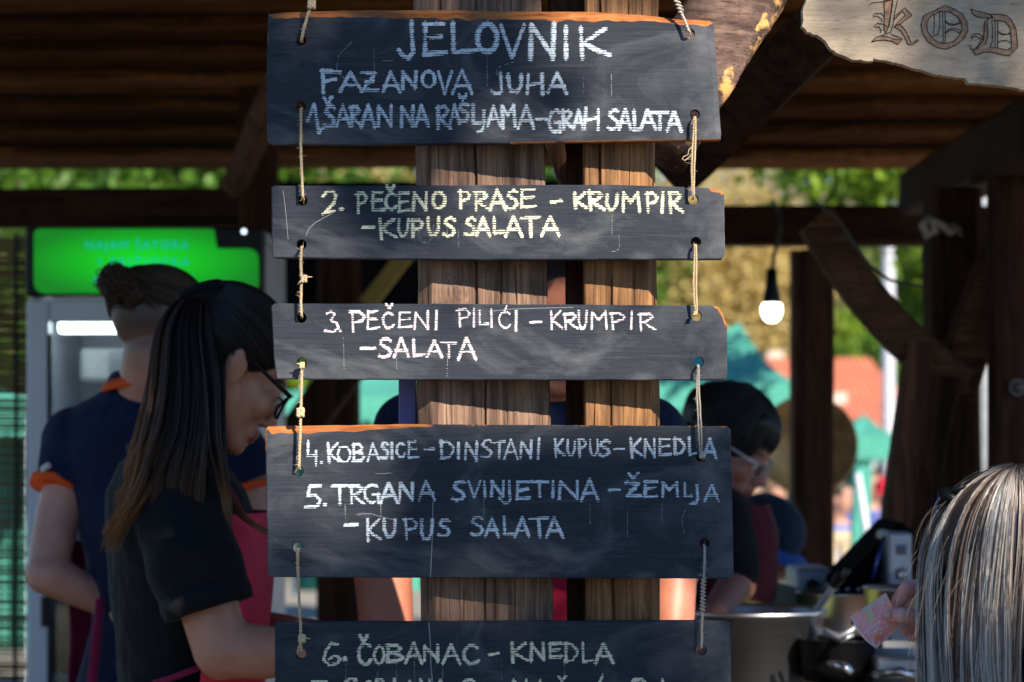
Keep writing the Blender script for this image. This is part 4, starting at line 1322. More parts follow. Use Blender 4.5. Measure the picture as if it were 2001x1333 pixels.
b3 = menu_board(3, [(530, 599), (536, 593), (900, 594), (1390, 597), (1404, 600), (1414, 616), (1421, 640), (1421, 732), (1416, 743), (900, 743), (541, 741), (535, 700)],
                [(589, 621), (590, 709), (1361, 617), (1365, 707)], e3, 'third menu board with thin pinkish chalk reading PECENI PILICI, cut upper right corner')
def e4(x, y, s):
    if s == 'T': return np.interp(x, [520, 600, 700, 800, 900], [15, 14, 12, 6, 2.2]), float(np.interp(x, [780, 850], [1.0, .35]))
    if s == 'L': return float(np.interp(y, [835, 880], [5, 2])), float(np.interp(y, [850, 890], [1, .15]))
    return 2.2, .2
b4 = menu_board(4, [(518, 840), (523, 833), (800, 829), (1422, 833), (1428, 841), (1434, 1122), (1430, 1131), (900, 1130), (530, 1128), (523, 1120)],
                [(584, 921), (581, 1071), (1370, 893), (1377, 1062)], e4, 'large fourth menu board with dishes 4 and 5, orange upper left edge')
def e6(x, y, s): return 2.2, .1
b6 = menu_board(6, [(537, 1221), (541, 1216), (1418, 1213), (1427, 1219), (1430, 1415), (1424, 1420), (542, 1420), (537, 1414)],
                [(588, 1278), (1371, 1271), (588, 1395), (1371, 1392)], e6, 'lowest menu board with dish 6, cut off by the bottom of the photo')

# ---- chalk writing: hand drawn strokes broken by the grain of the board
def arc(cx, cy, rx, ry, a0, a1, n=10):
    return [(cx + rx * math.cos(R(a0 + (a1 - a0) * i / n)), cy + ry * math.sin(R(a0 + (a1 - a0) * i / n))) for i in range(n + 1)]
F = {
    'A': [[(.02, 1), (.48, 0), (.98, 1)], [(.16, .66), (.84, .64)]],
    'B': [[(.1, 0), (.1, 1)], [(.02, .04), (.6, .02), (.82, .2), (.6, .42), (.15, .48)], [(.15, .48), (.75, .52), (.95, .74), (.7, .96), (.05, .98)]],
    'C': [arc(.6, .5, .52, .5, -50, -320, 12)],
    'D': [[(.1, 0), (.12, 1)], [(0, .03), (.55, .06), (.93, .35), (.95, .62), (.6, .95), (.05, .99)]],
    'E': [[(.12, .02), (.1, .98)], [(.08, .04), (.9, .02)], [(.12, .47), (.85, .42)], [(.08, .97), (.98, .92)]],
    'F': [[(.12, .02), (.16, 1)], [(.05, .05), (.98, .06)], [(.12, .5), (.8, .42)]],
    'G': [arc(.55, .5, .5, .48, -55, -290, 12), [(.98, .55), (.55, .56)], [(.94, .55), (.92, 1.0)]],
    'H': [[(.1, .03), (.05, .98)], [(.92, .0), (.95, 1)], [(.1, .55), (.92, .45)]],
    'I': [[(.5, 0), (.5, 1)]],
    'J': [[(.75, 0), (.8, .55), (.85, .82), (.6, .97), (.3, .93), (0, .76)]],
    'j': [[(.72, 0), (.78, .7), (.55, .95), (.0, .98)]],
    'K': [[(.08, 0), (.14, 1)], [(.85, .02), (.5, .25), (.15, .5)], [(.15, .5), (.55, .72), (1, .92)]],
    'L': [[(.12, 0), (.16, .95)], [(.16, .95), (1, .9)]],
    'M': [[(.06, 1), (.08, .05)], [(.08, .05), (.45, .5), (.85, .02)], [(.85, .02), (.96, 1)]],
    'N': [[(.06, .98), (.1, .04)], [(.1, .04), (.88, .93)], [(.88, .98), (.9, .0)]],
    'O': [arc(.5, .5, .48, .48, -90, 275, 16)],
    'P': [[(.15, 0), (.2, 1)], [(.0, .06), (.6, .0), (.95, .22), (.8, .45), (.25, .56)]],
    'R': [[(.12, .02), (.16, 1)], [(.02, .06), (.62, .02), (.85, .2), (.6, .42), (.18, .52)], [(.25, .52), (.62, .78), (1, .95)]],
    'S': [[(.92, .1), (.65, .0), (.25, .08), (.12, .28), (.4, .42), (.75, .55), (.92, .75), (.7, .95), (.3, 1.0), (.0, .92)]],
    'T': [[(.0, .06), (1, .02)], [(.52, .05), (.54, 1)]],
    'U': [[(.08, 0), (.1, .6), (.3, .95), (.62, .95), (.88, .65), (.92, 0)]],
    'V': [[(.02, 0), (.45, 1), (.96, 0)]],
    'Z': [[(.05, .06), (.9, .03), (.1, .93), (1, .95)], [(.3, .52), (.7, .48)]],
    '1': [[(.0, .6), (.45, .05), (.8, .95)], [(.75, .95), (1, .8)]],
    '2': [[(.05, .25), (.3, .03), (.7, .02), (.92, .2), (.75, .5), (.2, .9)], [(.0, .97), (.2, .9), (.85, .85)]],
    '3': [[(.2, .12), (.5, .0), (.78, .12), (.45, .42)], [(.45, .42), (.85, .55), (.95, .8), (.6, 1.0), (.0, .95)]],
    '4': [[(.15, 0), (.1, .6), (.95, .6)], [(.85, .4), (.9, 1)]],
    '5': [[(.95, .03), (.25, .06), (.12, .48), (.6, .45), (.92, .65), (.75, .92), (.0, .97)]],
    '6': [[(.85, .08), (.45, .02), (.12, .35), (.05, .75), (.35, 1.0), (.8, .95), (1, .72), (.7, .55), (.3, .72)]],
    '7': [[(.0, .04), (.95, .02), (.4, 1)]],
    '.': [[(.3, .5), (.5, .55)]],
    '-': [[(0, .5), (1, .4)]],
    '(': [[(.9, 0), (.3, .4), (.2, .8), (.6, 1.1)]],
    'v': [[(.05, .05), (.5, .95), (.95, .0)]],
    "'": [[(.9, .0), (.1, 1)]],
}
def chalk_line(parent, spec, wpx, mat, seed, name='chalk_writing', keep=.49, depth=.00035, grey=1.0):
    """spec: list of (char, x0, y0, x1, y1) in photo pixels"""
    rg = np.random.default_rng(seed)
    segs = []
    for (ch, x0, y0, x1, y1) in spec:
        for st in F[ch]:
            q = [(x0 + (x1 - x0) * u + rg.normal() * .6, y0 + (y1 - y0) * v + rg.normal() * .6) for u, v in st]
            ww = wpx * .93 * rg.uniform(.8, 1.15)
            if ch == '.': ww *= 1.3
            for a, b in zip(q[:-1], q[1:]): segs.append((a, b, ww))
    X0 = min(min(s[0][0], s[1][0]) for s in segs) - 8; X1 = max(max(s[0][0], s[1][0]) for s in segs) + 8
    Y0 = min(min(s[0][1], s[1][1]) for s in segs) - 8; Y1 = max(max(s[0][1], s[1][1]) for s in segs) + 8
    dx, dy = .7, 1.05
    nx = int((X1 - X0) / dx); ny = int((Y1 - Y0) / dy)
    gx = X0 + (np.arange(nx) + .5) * dx; gy = Y0 + (np.arange(ny) + .5) * dy
    cov = np.full((ny, nx), 9.0)      # distance divided by half width
    for a, b, ww in segs:
        lo = np.searchsorted(gx, min(a[0], b[0]) - ww); hi = np.searchsorted(gx, max(a[0], b[0]) + ww)
        l2 = np.searchsorted(gy, min(a[1], b[1]) - ww); h2 = np.searchsorted(gy, max(a[1], b[1]) + ww)
        if hi <= lo or h2 <= l2: continue
        xx, yy = np.meshgrid(gx[lo:hi], gy[l2:h2])
        vx, vy = b[0] - a[0], b[1] - a[1]; L = vx * vx + vy * vy + 1e-9
        t = np.clip(((xx - a[0]) * vx + (yy - a[1]) * vy) / L, 0, 1)
        dd = np.hypot(xx - a[0] - t * vx, yy - a[1] - t * vy) / (ww / 2)
        cov[l2:h2, lo:hi] = np.minimum(cov[l2:h2, lo:hi], dd)
    # grain: rows keep their value for a few pixels, so strokes break into short level dashes
    cells = int(nx * dx / 7) + 3
    g = rg.random((ny, cells)); rowb = rg.random((ny, 1)) * .62
    band = .36 * np.sin(np.arange(ny) * dy * 2 * math.pi / 4.6 + rg.uniform(0, 6))[:, None]
    pos = (np.arange(nx) * dx / 7); i0 = pos.astype(int); f = pos - i0
    gr = g[:, i0] * (1 - f) + g[:, i0 + 1] * f
    tex = .55 * gr + rowb + band + rg.random((ny, nx)) * .22
    lfn = rg.random((ny // 14 + 3, nx // 18 + 3)); yy_ = np.arange(ny) / 14; xx_ = np.arange(nx) / 18
    a0 = lfn[yy_.astype(int)][:, xx_.astype(int)]; a1 = lfn[yy_.astype(int) + 1][:, xx_.astype(int)]; a2 = lfn[yy_.astype(int)][:, xx_.astype(int) + 1]; a3 = lfn[yy_.astype(int) + 1][:, xx_.astype(int) + 1]
    fy = (yy_ % 1)[:, None]; fx = (xx_ % 1)[None]
    tex = tex + .55 * ((a0 * (1 - fx) + a2 * fx) * (1 - fy) + (a1 * (1 - fx) + a3 * fx) * fy - .5)
    edge = np.clip((1.15 - cov) * 1.2, 0, 1)
    m = (cov < 1.18) & (tex * .9 + edge * .55 > keep + .38)
    vs = []; fs = []
    for r in range(ny):
        row = m[r]
        if not row.any(): continue
        d = np.diff(np.concatenate([[0], row.astype(np.int8), [0]]))
        for s, e in zip(np.where(d == 1)[0], np.where(d == -1)[0]):
            xa, xb = X0 + s * dx, X0 + e * dx; ya = Y0 + r * dy; yb = ya + dy * 1.02
            sl = rg.normal() * .12
            k = len(vs)
            vs += [P(xa, ya + .1, BD), P(xa + sl, yb, BD), P(xb, yb, BD), P(xb + sl, ya, BD)]
            fs.append((k, k + 1, k + 2, k + 3))
    mb = MB(); mb.add([v - Vector((0, depth + (i % 4) * 0, 0)) for i, v in enumerate(vs)], fs)
    return mb.build(name, mat, parent)

def L(s, *boxes):
    """letters of s with their boxes (x0, x1, y0, y1)"""
    return [(c, b[0], b[2], b[1], b[3]) for c, b in zip(s, boxes)]
# board one
chalk_line(b1, L('JELOVNIK', (779, 812, 42, 116), (826, 870, 45, 108), (877, 932, 44, 105), (932, 972, 46, 103), (978, 1027, 50, 113), (1033, 1088, 47, 116), (1100, 1112, 52, 113), (1130, 1192, 55, 113)), 10, M['chalk_white'], 1, keep=.45)
chalk_line(b1, L('FAZANOVAJUHA', (626, 664, 137, 182), (664, 708, 142, 178), (706, 738, 142, 177), (747, 782, 142, 180), (784, 816, 140, 175), (825, 850, 139, 171), (856, 884, 140, 181), (884, 924, 137, 182), (960, 984, 143, 186), (990, 1022, 147, 181), (1028, 1062, 145, 184), (1070, 1108, 144, 182)), 8, M['chalk_white'], 2)
chalk_line(b1, L('1SvARANNARASvLjAMA', (600, 630, 202, 262), (634, 655, 207, 248), (632, 648, 191, 206), (657, 684, 206, 247), (685, 704, 208, 247), (706, 734, 207, 247), (738, 767, 206, 247),
                 (783, 810, 208, 248), (811, 838, 207, 246), (852, 880, 208, 252), (879, 899, 205, 243), (896, 916, 202, 236), (896, 911, 184, 198), (923, 937, 206, 243), (934, 950, 216, 257), (953, 977, 208, 245), (980, 1008, 205, 248), (1012, 1044, 206, 251)), 8, M['chalk_white'], 3)
chalk_line(b1, L('-GRAHSALATA', (1049, 1068, 230, 236), (1072, 1096, 215, 258), (1098, 1119, 216, 252), (1120, 1141, 216, 252), (1142, 1171, 212, 254), (1188, 1209, 214, 252), (1209, 1234, 214, 252), (1237, 1251, 215, 256), (1253, 1281, 216, 252), (1273, 1304, 219, 252), (1303, 1332, 218, 255)), 7.5, M['chalk_white'], 4, keep=.45)
# board two
chalk_line(b2, L('2.PECvENOPRASE', (630, 659, 373, 420), (664, 672, 405, 411), (696, 718, 377, 418), (726, 750, 376, 412), (752, 775, 378, 409), (755, 771, 363, 374), (778, 801, 377, 414), (806, 836, 376, 412), (845, 870, 375, 407), (896, 920, 373, 408), (926, 955, 375, 410), (957, 988, 370, 409), (990, 1012, 372, 408), (1016, 1047, 370, 406)), 7, M['chalk_yellow'], 5)
chalk_line(b2, L('-KRUMPIR', (1077, 1098, 391, 396), (1120, 1146, 378, 408), (1149, 1180, 374, 410), (1184, 1208, 380, 411), (1215, 1252, 377, 413), (1261, 1286, 377, 415), (1290, 1299, 377, 415), (1306, 1334, 376, 416)), 7, M['chalk_yellow'], 6, keep=.44)
chalk_line(b2, L('-KUPUSSALATA', (709, 731, 442, 447), (740, 775, 427, 468), (778, 799, 428, 463), (802, 827, 430, 463), (834, 860, 426, 461), (867, 890, 426, 461), (909, 930, 426, 460), (930, 958, 426, 460), (963, 983, 425, 458), (988, 1020, 424, 461), (1018, 1054, 424, 462), (1058, 1094, 423, 461)), 7.2, M['chalk_yellow'], 7, keep=.45)
# board three
chalk_line(b3, L("3.PECvENIPILIC'I-KRUMPIR", (634, 662, 609, 649), (663, 669, 644, 649), (684, 714, 608, 650), (717, 741, 608, 643), (746, 769, 611, 640), (754, 767, 595, 604), (778, 804, 610, 641), (809, 839, 608, 644), (848, 857, 608, 644),
                 (893, 920, 605, 637), (922, 930, 603, 638), (936, 952, 606, 636), (956, 964, 606, 638), (973, 997, 610, 640), (983, 991, 598, 610), (1005, 1013, 608, 646), (1036, 1058, 627, 632), (1075, 1099, 609, 643), (1101, 1129, 612, 643), (1130, 1148, 608, 643), (1155, 1187, 609, 642), (1191, 1222, 611, 644), (1230, 1238, 610, 643), (1248, 1281, 613, 646)), 5.0, M['chalk_pink'], 8, keep=.42)
chalk_line(b3, L('-SALATA', (706, 734, 679, 683), (740, 765, 662, 698), (769, 799, 661, 698), (805, 830, 664, 697), (835, 864, 665, 698), (862, 891, 668, 698), (895, 931, 661, 702)), 6.0, M['chalk_pink'], 9, keep=.44)
# board four
chalk_line(b4, L('4.KOBASICE-DINSTANI', (600, 620, 863, 909), (626, 632, 902, 907), (640, 664, 865, 905), (660, 685, 872, 904), (689, 712, 868, 902), (717, 741, 866, 900), (744, 760, 864, 896), (763, 770, 865, 896), (774, 791, 866, 893), (797, 816, 863, 896), (831, 849, 876, 879), (860, 887, 862, 896), (893, 899, 864, 896), (908, 934, 863, 900), (941, 962, 860, 894), (965, 986, 862, 894), (985, 1012, 860, 897), (1016, 1041, 862, 895), (1049, 1056, 857, 898)), 5.6, M['chalk_white'], 10, keep=.45)
chalk_line(b4, L('KUPUS-KNEDLA', (1083, 1103, 858, 893), (1108, 1125, 861, 892), (1129, 1146, 858, 892), (1151, 1170, 860, 892), (1171, 1192, 861, 891), (1201, 1218, 877, 880), (1231, 1255, 857, 893), (1259, 1281, 858, 893), (1287, 1311, 857, 890), (1317, 1338, 857, 887), (1345, 1361, 855, 890), (1374, 1400, 857, 896)), 5.8, M['chalk_white'], 11)
chalk_line(b4, L('5.TRGANA', (597, 628, 947, 993), (632, 638, 983, 988), (648, 679, 948, 984), (683, 711, 948, 985), (711, 742, 946, 982), (742, 778, 944, 984), (779, 810, 943, 979), (817, 850, 940, 978)), 7, M['chalk_white'], 12, keep=.44)
chalk_line(b4, L('SVINJETINA-ZvEMLjA', (884, 909, 941, 978), (915, 939, 940, 972), (943, 951, 942, 971), (959, 986, 940, 971), (976, 1001, 940, 984), (1008, 1036, 942, 976), (1037, 1071, 941, 971), (1075, 1086, 941, 971), (1091, 1132, 941, 976), (1135, 1170, 936, 978), (1190, 1210, 955, 959), (1222, 1252, 942, 971), (1228, 1247, 924, 935), (1258, 1285, 940, 971), (1293, 1326, 942, 971), (1336, 1351, 944, 971), (1351, 1368, 950, 985), (1377, 1406, 946, 979)), 6.6, M['chalk_white'], 13)
chalk_line(b4, L('-KUPUSSALATA', (674, 699, 1025, 1029), (715, 744, 1014, 1057), (748, 775, 1014, 1051), (788, 816, 1014, 1053), (821, 847, 1015, 1056), (857, 879, 1015, 1048), (921, 945, 1010, 1045), (948, 975, 1013, 1049), (983, 1001, 1010, 1046), (1006, 1035, 1012, 1049), (1034, 1071, 1012, 1048), (1067, 1101, 1012, 1050)), 6.4, M['chalk_white'], 14)
# lowest board
chalk_line(b6, L('6.CvOBANAC-KNEDLA', (632, 665, 1257, 1299), (672, 678, 1285, 1291), (698, 724, 1259, 1297), (702, 718, 1241, 1255), (731, 751, 1262, 1298), (755, 788, 1260, 1293), (792, 825, 1257, 1296), (827, 859, 1262, 1292), (865, 899, 1259, 1296), (904, 935, 1261, 1297), (956, 974, 1276, 1280), (998, 1031, 1257, 1293), (1036, 1066, 1257, 1292), (1073, 1097, 1257, 1285), (1103, 1129, 1257, 1292), (1136, 1158, 1257, 1295), (1163, 1199, 1258, 1296)), 7, M['chalk_yellow'], 15, keep=.44)
chalk_line(b6, L('7.GORJANAC-NIvC(PI', (612, 638, 1329, 1370), (648, 654, 1364, 1370), (672, 700, 1325, 1366), (712, 728, 1330, 1366), (734, 752, 1327, 1366), (760, 774, 1328, 1368), (790, 812, 1329, 1368), (820, 842, 1328, 1366), (850, 872, 1328, 1368), (898, 930, 1327, 1366), (955, 975, 1345, 1349), (1000, 1030, 1328, 1366), (1050, 1060, 1329, 1366), (1090, 1106, 1321, 1331), (1088, 1112, 1336, 1368), (1164, 1180, 1319, 1372), (1236, 1266, 1327, 1368), (1290, 1300, 1329, 1368)), 6.5, M['chalk_yellow'], 16, keep=.44)
# faint remains of older writing and dust specks
def ghost(board, spec, seed): chalk_line(board, spec, 2.6, M['chalk_ghost'], seed, 'faint_chalk_trace', keep=.86, depth=.00025)
ghost(b1, L('(I-', (648, 692, 82, 150), (726, 736, 94, 150), (748, 768, 116, 124)) + L('I', (1190, 1200, 145, 186)), 31)
ghost(b1, L('I(I', (948, 956, 110, 168), (960, 1010, 120, 150), (1120, 1160, 150, 180)), 32)
ghost(b2, L('IUII', (790, 830, 440, 476), (815, 850, 440, 476), (870, 878, 440, 472), (892, 900, 440, 482)) + L('Ij', (1190, 1200, 420, 462), (1196, 1214, 460, 492)), 33)
ghost(b3, L('III', (668, 674, 660, 720), (770, 780, 690, 720), (872, 876, 690, 735)), 34)
ghost(b4, L('IIIII(', (668, 682, 985, 1022), (740, 748, 985, 1010), (930, 960, 975, 1020), (1150, 1156, 985, 1022), (1290, 1298, 985, 1024), (1330, 1342, 995, 1036)), 35)
ghost(b4, L('-I', (722, 770, 918, 935), (1222, 1230, 990, 1050)), 36)
ghost(b6, L('IIIIIII', (668, 684, 1290, 1330), (734, 742, 1300, 1330), (770, 780, 1298, 1330), (790, 830, 1292, 1330), (860, 870, 1290, 1330), (960, 1000, 1290, 1330), (1100, 1106, 1295, 1330)), 37)
def dust(board, boxes, seed):
    for i, (x0, x1, y0, y1, w) in enumerate(boxes):
        chalk_line(board, [('-', x0, y0, x1, y1)], w, M['chalk_ghost'], seed + i, 'chalk_dust', keep=.93, depth=.0002)
# one long scratch and one vertical drip
def scratch(board, pts, w, mat, name='scratch'):
    mb = MB(); vs = []; fs = []
    for i, (x, y) in enumerate(pts):
        j = min(i + 1, len(pts) - 1); k = max(i - 1, 0)
        tx, ty = pts[j][0] - pts[k][0], pts[j][1] - pts[k][1]; l = math.hypot(tx, ty); nx, ny = -ty / l * w / 2, tx / l * w / 2
        vs += [P(x - nx, y - ny, BD) - Vector((0, .0002, 0)), P(x + nx, y + ny, BD) - Vector((0, .0002, 0))]
    for i in range(len(pts) - 1): fs.append((2 * i, 2 * i + 2, 2 * i + 3, 2 * i + 1))
    mb.add(vs, fs); mb.build(name, mat, board)
scratch(b4, [(697, 1006), (710, 1004), (725, 1004), (745, 1010), (762, 1014), (775, 1017)], 1.2, M['chalk_ghost'])
scratch(b4, [(846, 980), (845, 1040), (843, 1090), (841, 1128)], 1.6, M['chalk_ghost'])
scratch(b6, [(838, 1216), (841, 1260), (842, 1300), (846, 1340)], 2.0, M['chalk_ghost'])
scratch(b2, [(553, 372), (557, 400), (560, 430), (563, 468)], 1.0, M['chalk_ghost'])
scratch(b2, [(598, 460), (604, 447), (615, 436), (632, 426), (648, 418)], 1.4, M['chalk_ghost'])
scratch(b3, [(955, 609), (1000, 604), (1060, 602), (1120, 601)], 1.0, M['chalk_ghost'])

# ================================================================ TWINE
def twine(pts, label, rpx=3.2, d=2.990, mat='twine', doubles=False, knots=(), wrap=None, seed=0, loop=None):
    """pts in pixels from top to bottom; the first and last bend into the drilled holes"""
    rg = np.random.default_rng(seed)
    rt = root('twine_cord', P(pts[-1][0], pts[-1][1], d), label, 'twine', 'jute cords between the menu boards')
    def path(off, dd):
        out = []; n = len(pts)
        # Catmull style resample
        pp = [np.array(p, float) + np.array([off * (0.3 + .7 * math.sin(math.pi * i / max(1, n - 1))), 0]) for i, p in enumerate(pts)]
        for i in range(n - 1):
            p0 = pp[max(i - 1, 0)]; p1 = pp[i]; p2 = pp[i + 1]; p3 = pp[min(i + 2, n - 1)]
            L_ = np.hypot(*(p2 - p1)); m = max(2, int(L_ / 1.5))
            for k in range(m):
                t = k / m
                q = .5 * ((2 * p1) + (-p0 + p2) * t + (2 * p0 - 5 * p1 + 4 * p2 - p3) * t * t + (-p0 + 3 * p1 - 3 * p2 + p3) * t ** 3)
                out.append(q)
        out.append(pp[-1])
        return out
    def strand(off, r, dd):
        c = path(off, dd); n = len(c); res = []
        acc = 0
        w3 = []
        for i, q in enumerate(c):
            v = P(q[0], q[1], dd)
            t0 = min(1, i / 6); t1 = min(1, (n - 1 - i) / 6)
            v.y += .012 * (1 - t1) ** 2 + (.012 * (1 - t0) ** 2 if pts[0][1] > -5 else 0)
            v.x += .0004 * mnoise.noise(Vector((i * .1, off, seed)))
            w3.append(v)
        for s in range(2):
            line = []
            for i, v in enumerate(w3):
                a = i * 1.5 / (rpx * 3.6) * 2 * math.pi + s * math.pi
                rr = r * .52
                line.append(v + Vector((math.cos(a) * rr, math.sin(a) * rr, 0)))
            mb_.tube(line, [r * .58 * (1 + .12 * mnoise.noise(Vector((i * .3, s, seed)))) for i in range(len(line))], 6)
        return w3
    mb_ = MB()
    r = rpx * K * d / 1.05
    if doubles:
        w3 = strand(-2.6, r * .8, d); strand(2.6, r * .8, d - .001)
    else:
        w3 = strand(0, r, d)
    if wrap:
        y0, y1, rw = wrap
        line = []; n = int((y1 - y0) / 1.0)
        xs = np.interp(np.linspace(y0, y1, n), [p[1] for p in pts], [p[0] for p in pts])
        for i in range(n):
            a = i * .9; y = y0 + (y1 - y0) * i / n
            c = P(xs[i], y, d); line.append(c + Vector((math.cos(a) * rw * K * d, math.sin(a) * rw * K * d * .8, 0)))
        mb_.tube(line, 1.7 * K * d, 5)
    mb_.build('cord', M[mat], rt, True)
    for (kx, ky, kr) in knots:
        kb = MB(); c = P(kx, ky, d - .002)
        for s in range(3):
            line = []; o = rg.normal(size=3) * .15
            for i in range(26):
                t = i / 25 * 2 * math.pi * 1.4
                line.append(c + Vector((math.cos(t * (1 + s * .5) + s) * .62, math.sin(t * 2 + s) * .45, math.sin(t * (1.3) + s * 2) * .8)) * (kr * K * d))
            kb.tube(line, kr * .36 * K * d, 6)
        # loose ends
        for s in range(2):
            e = c + Vector((rg.normal() * .9, -.3, rg.normal() * 1.1)) * (kr * K * d) * 1.6
            kb.tube([c, c.lerp(e, .6) + Vector((0, -.001, .001)), e], [r * .6, r * .5, r * .25], 5)
        kb.build('knot', M[mat], rt, True)
    # stray fibres
    fb = MB(); nn = max(14, int(len(w3) * .5))
    for i in range(nn):
        k = rg.integers(0, len(w3)); v = w3[k]; l = rg.uniform(3, 11) * K * d; a = rg.uniform(0, 2 * math.pi)
        dirv = Vector((math.cos(a), -abs(rg.normal()) * .5, math.sin(a) * 1.2)).normalized()
        m = v + dirv * l * .5 + Vector((rg.normal(), 0, rg.normal())) * l * .15; e = v + dirv * l + Vector((rg.normal(), 0, rg.normal())) * l * .3
        fb.tube([v, m, e], [.00022, .00018, .00008], 3, cap=False)
    if loop:
        fb.tube([P(x, y, d - .001) for x, y in loop], .0006, 4)
    o = fb.build('loose_fibres', M[mat], rt); o['kind'] = 'stuff'
    return rt
twine([(616, -40), (609, 6), (601, 30), (594, 55), (588, 80)], 'cord holding up the top menu board at its left hole, with a thick knot', 3.4, knots=[(609, 8, 9)], seed=1)
twine([(1310, -40), (1320, -4), (1330, 22), (1340, 45), (1349, 68)], 'cord holding up the top menu board at its right hole, wrapped thickly', 3.2, mat='twine_grey', wrap=(-36, 26, 5.5), seed=2)
twine([(588, 209), (588, 250), (588, 300), (590, 345), (592, 390)], 'left cord between the first and second boards, straight without knot', 3.0, seed=3)
twine([(1358, 226), (1357, 260), (1355, 310), (1354, 350), (1355, 388)], 'right doubled cord between the first and second boards with a small loop', 2.7, doubles=True, seed=4, loop=[(1354, 285), (1346, 293), (1344, 303), (1336, 306), (1333, 311), (1338, 314), (1346, 308), (1350, 304)])
twine([(589, 480), (588, 510), (589, 550), (588, 590), (589, 620)], 'left cord between the second and third boards with a small side knot', 3.0, knots=[(594, 545, 7)], seed=5)
twine([(1359, 476), (1359, 510), (1358, 550), (1359, 590), (1361, 614)], 'right doubled cord between the second and third boards', 2.6, doubles=True, knots=[(1359, 612, 4)], seed=6)
twine([(590, 712), (589, 750), (588, 800), (586, 860), (584, 918)], 'left cord between the third and fourth boards with a frayed knot halfway', 3.2, knots=[(587, 806, 9), (590, 714, 6)], seed=7)
twine([(1365, 712), (1364, 760), (1367, 820), (1369, 870), (1370, 893)], 'right doubled cord between the third and fourth boards ending in a knot on the letter', 2.3, doubles=True, mat='twine_grey', knots=[(1372, 890, 6)], seed=8)
twine([(581, 1073), (582, 1110), (584, 1160), (587, 1215), (588, 1276)], 'left cord between the fourth and lowest boards with a knot above the hole', 3.2, knots=[(590, 1248, 8)], seed=9)
twine([(1377, 1066), (1377, 1100), (1374, 1150), (1372, 1210), (1371, 1268)], 'right grey cord between the fourth and lowest boards, thickly wrapped in the middle', 2.8, mat='twine_grey', wrap=(1130, 1196, 4.6), seed=10)

# ================================================================ KOD SIGN
sg = root('carved_sign', P(1850, 170, 2.93), 'weathered pale wooden sign with burnt gothic letters KOD, upper right', 'sign')
outl = [(1575, 0), (1566, 20), (1568, 38), (1566, 52), (1578, 64), (1596, 70), (1612, 82), (1624, 98), (1640, 108), (1662, 117), (1690, 121), (1706, 122), (1707, 117), (1740, 122), (1790, 136), (1830, 148), (1862, 152), (1888, 155), (1890, 164), (1915, 166), (1945, 168), (1975, 172), (2030, 184), (2120, 190), (2135, 60), (2120, -60), (1900, -90), (1640, -60)]
outl2 = resample(outl, 5)
rgx = np.random.default_rng(8)
outl2 = [(x + rgx.normal() * .5 + .8 * mnoise.noise(Vector((x * .07, y * .07, 0))), y + rgx.normal() * .5 + .8 * mnoise.noise(Vector((x * .07, y * .07, 9)))) for x, y in outl2]
def signmat():
    m, nt, b = new_mat('weathered_pale_board')
    v = texco(nt, (4, 4, 26)); vf = texco(nt, (50, 50, 230)); vp = texco(nt)
    c = mixc(nt, (.34, .255, .18), (.56, .44, .31), ramp(nt, noise(nt, v, 1.6, 7, .7, .4), .32, .66))
    c = mixc(nt, c, (.13, .10, .085), mixc(nt, (0, 0, 0), (.8, .8, .8), ramp(nt, noise(nt, vf, 1.1, 5, .7), .56, .72)))
    c = mixc(nt, c, (.40, .20, .08), mixc(nt, (0, 0, 0), (.4, .4, .4), ramp(nt, noise(nt, vp, 9, 4, .6), .6, .75)))
    c = mixc(nt, c, (.22, .17, .13), mixc(nt, (0, 0, 0), (.6, .6, .6), ramp(nt, noise(nt, vp, 22, 6, .7), .52, .70)))
    nt.links.new(c, b.inputs['Base Color']); b.inputs['Roughness'].default_value = .85
    bump(nt, b, noise(nt, vf, 1, 5, .7), .6, .002)
    return m
M['sign'] = signmat()
mb = MB()
def sign_plate(mb, outline, d, thick):
    n = len(outline); inn = []
    for i, (x, y) in enumerate(outline):
        a = outline[i - 2]; b = outline[(i + 2) % n]; tx, ty = b[0] - a[0], b[1] - a[1]; l = math.hypot(tx, ty) + 1e-6
        w = 1.8 + 1.0 * mnoise.noise(Vector((x * .2, y * .2, 3)))
        inn.append((x + ty / l * w, y - tx / l * w))
    tri = tessellate_polygon([[Vector((x, -y, 0)) for x, y in inn]])
    v3 = [P(x, y, d) for x, y in inn]; fs = []
    for t in tri:
        a, b, c = t
        if (v3[b] - v3[a]).cross(v3[c] - v3[a]).y > 0: a, c = c, a
        fs.append((a, b, c))
    mb.add(v3, fs)
    back = [v + Vector((0, thick, 0)) for v in v3]; mb.add(back, [f[::-1] for f in fs])
    mid = [P(x, y, d) + Vector((0, thick * .3, 0)) for x, y in outline]; mid2 = [P(x, y, d) + Vector((0, thick * .8, 0)) for x, y in outline]
    vs = []
    for i in range(n): vs += [v3[i], mid[i], mid2[i], back[i]]
    fs = []
    for i in range(n):
        j = (i + 1) % n
        for k in range(3): fs.append((i * 4 + k, i * 4 + k + 1, j * 4 + k + 1, j * 4 + k))
    mb.add(vs, fs)
sign_plate(mb, outl2, 2.93, .014)
mb.build('sign_board', M['sign'], sg)
SD = 2.93
def zp(x, y): return (1560 + x / 4.537, y / 4.537)
burn = simple('burnt_groove', (.035, .018, .012), .9, 0, .3, 200)
tan_m = simple('scorched_fill', (.38, .22, .135), .85, 0, .5, 160)
def fillp(pts, name='letter_fill'):
    mb = MB(); pp = [zp(*p) for p in pts]; px_sheet(mb, pp, SD - .0005, .0004); return mb
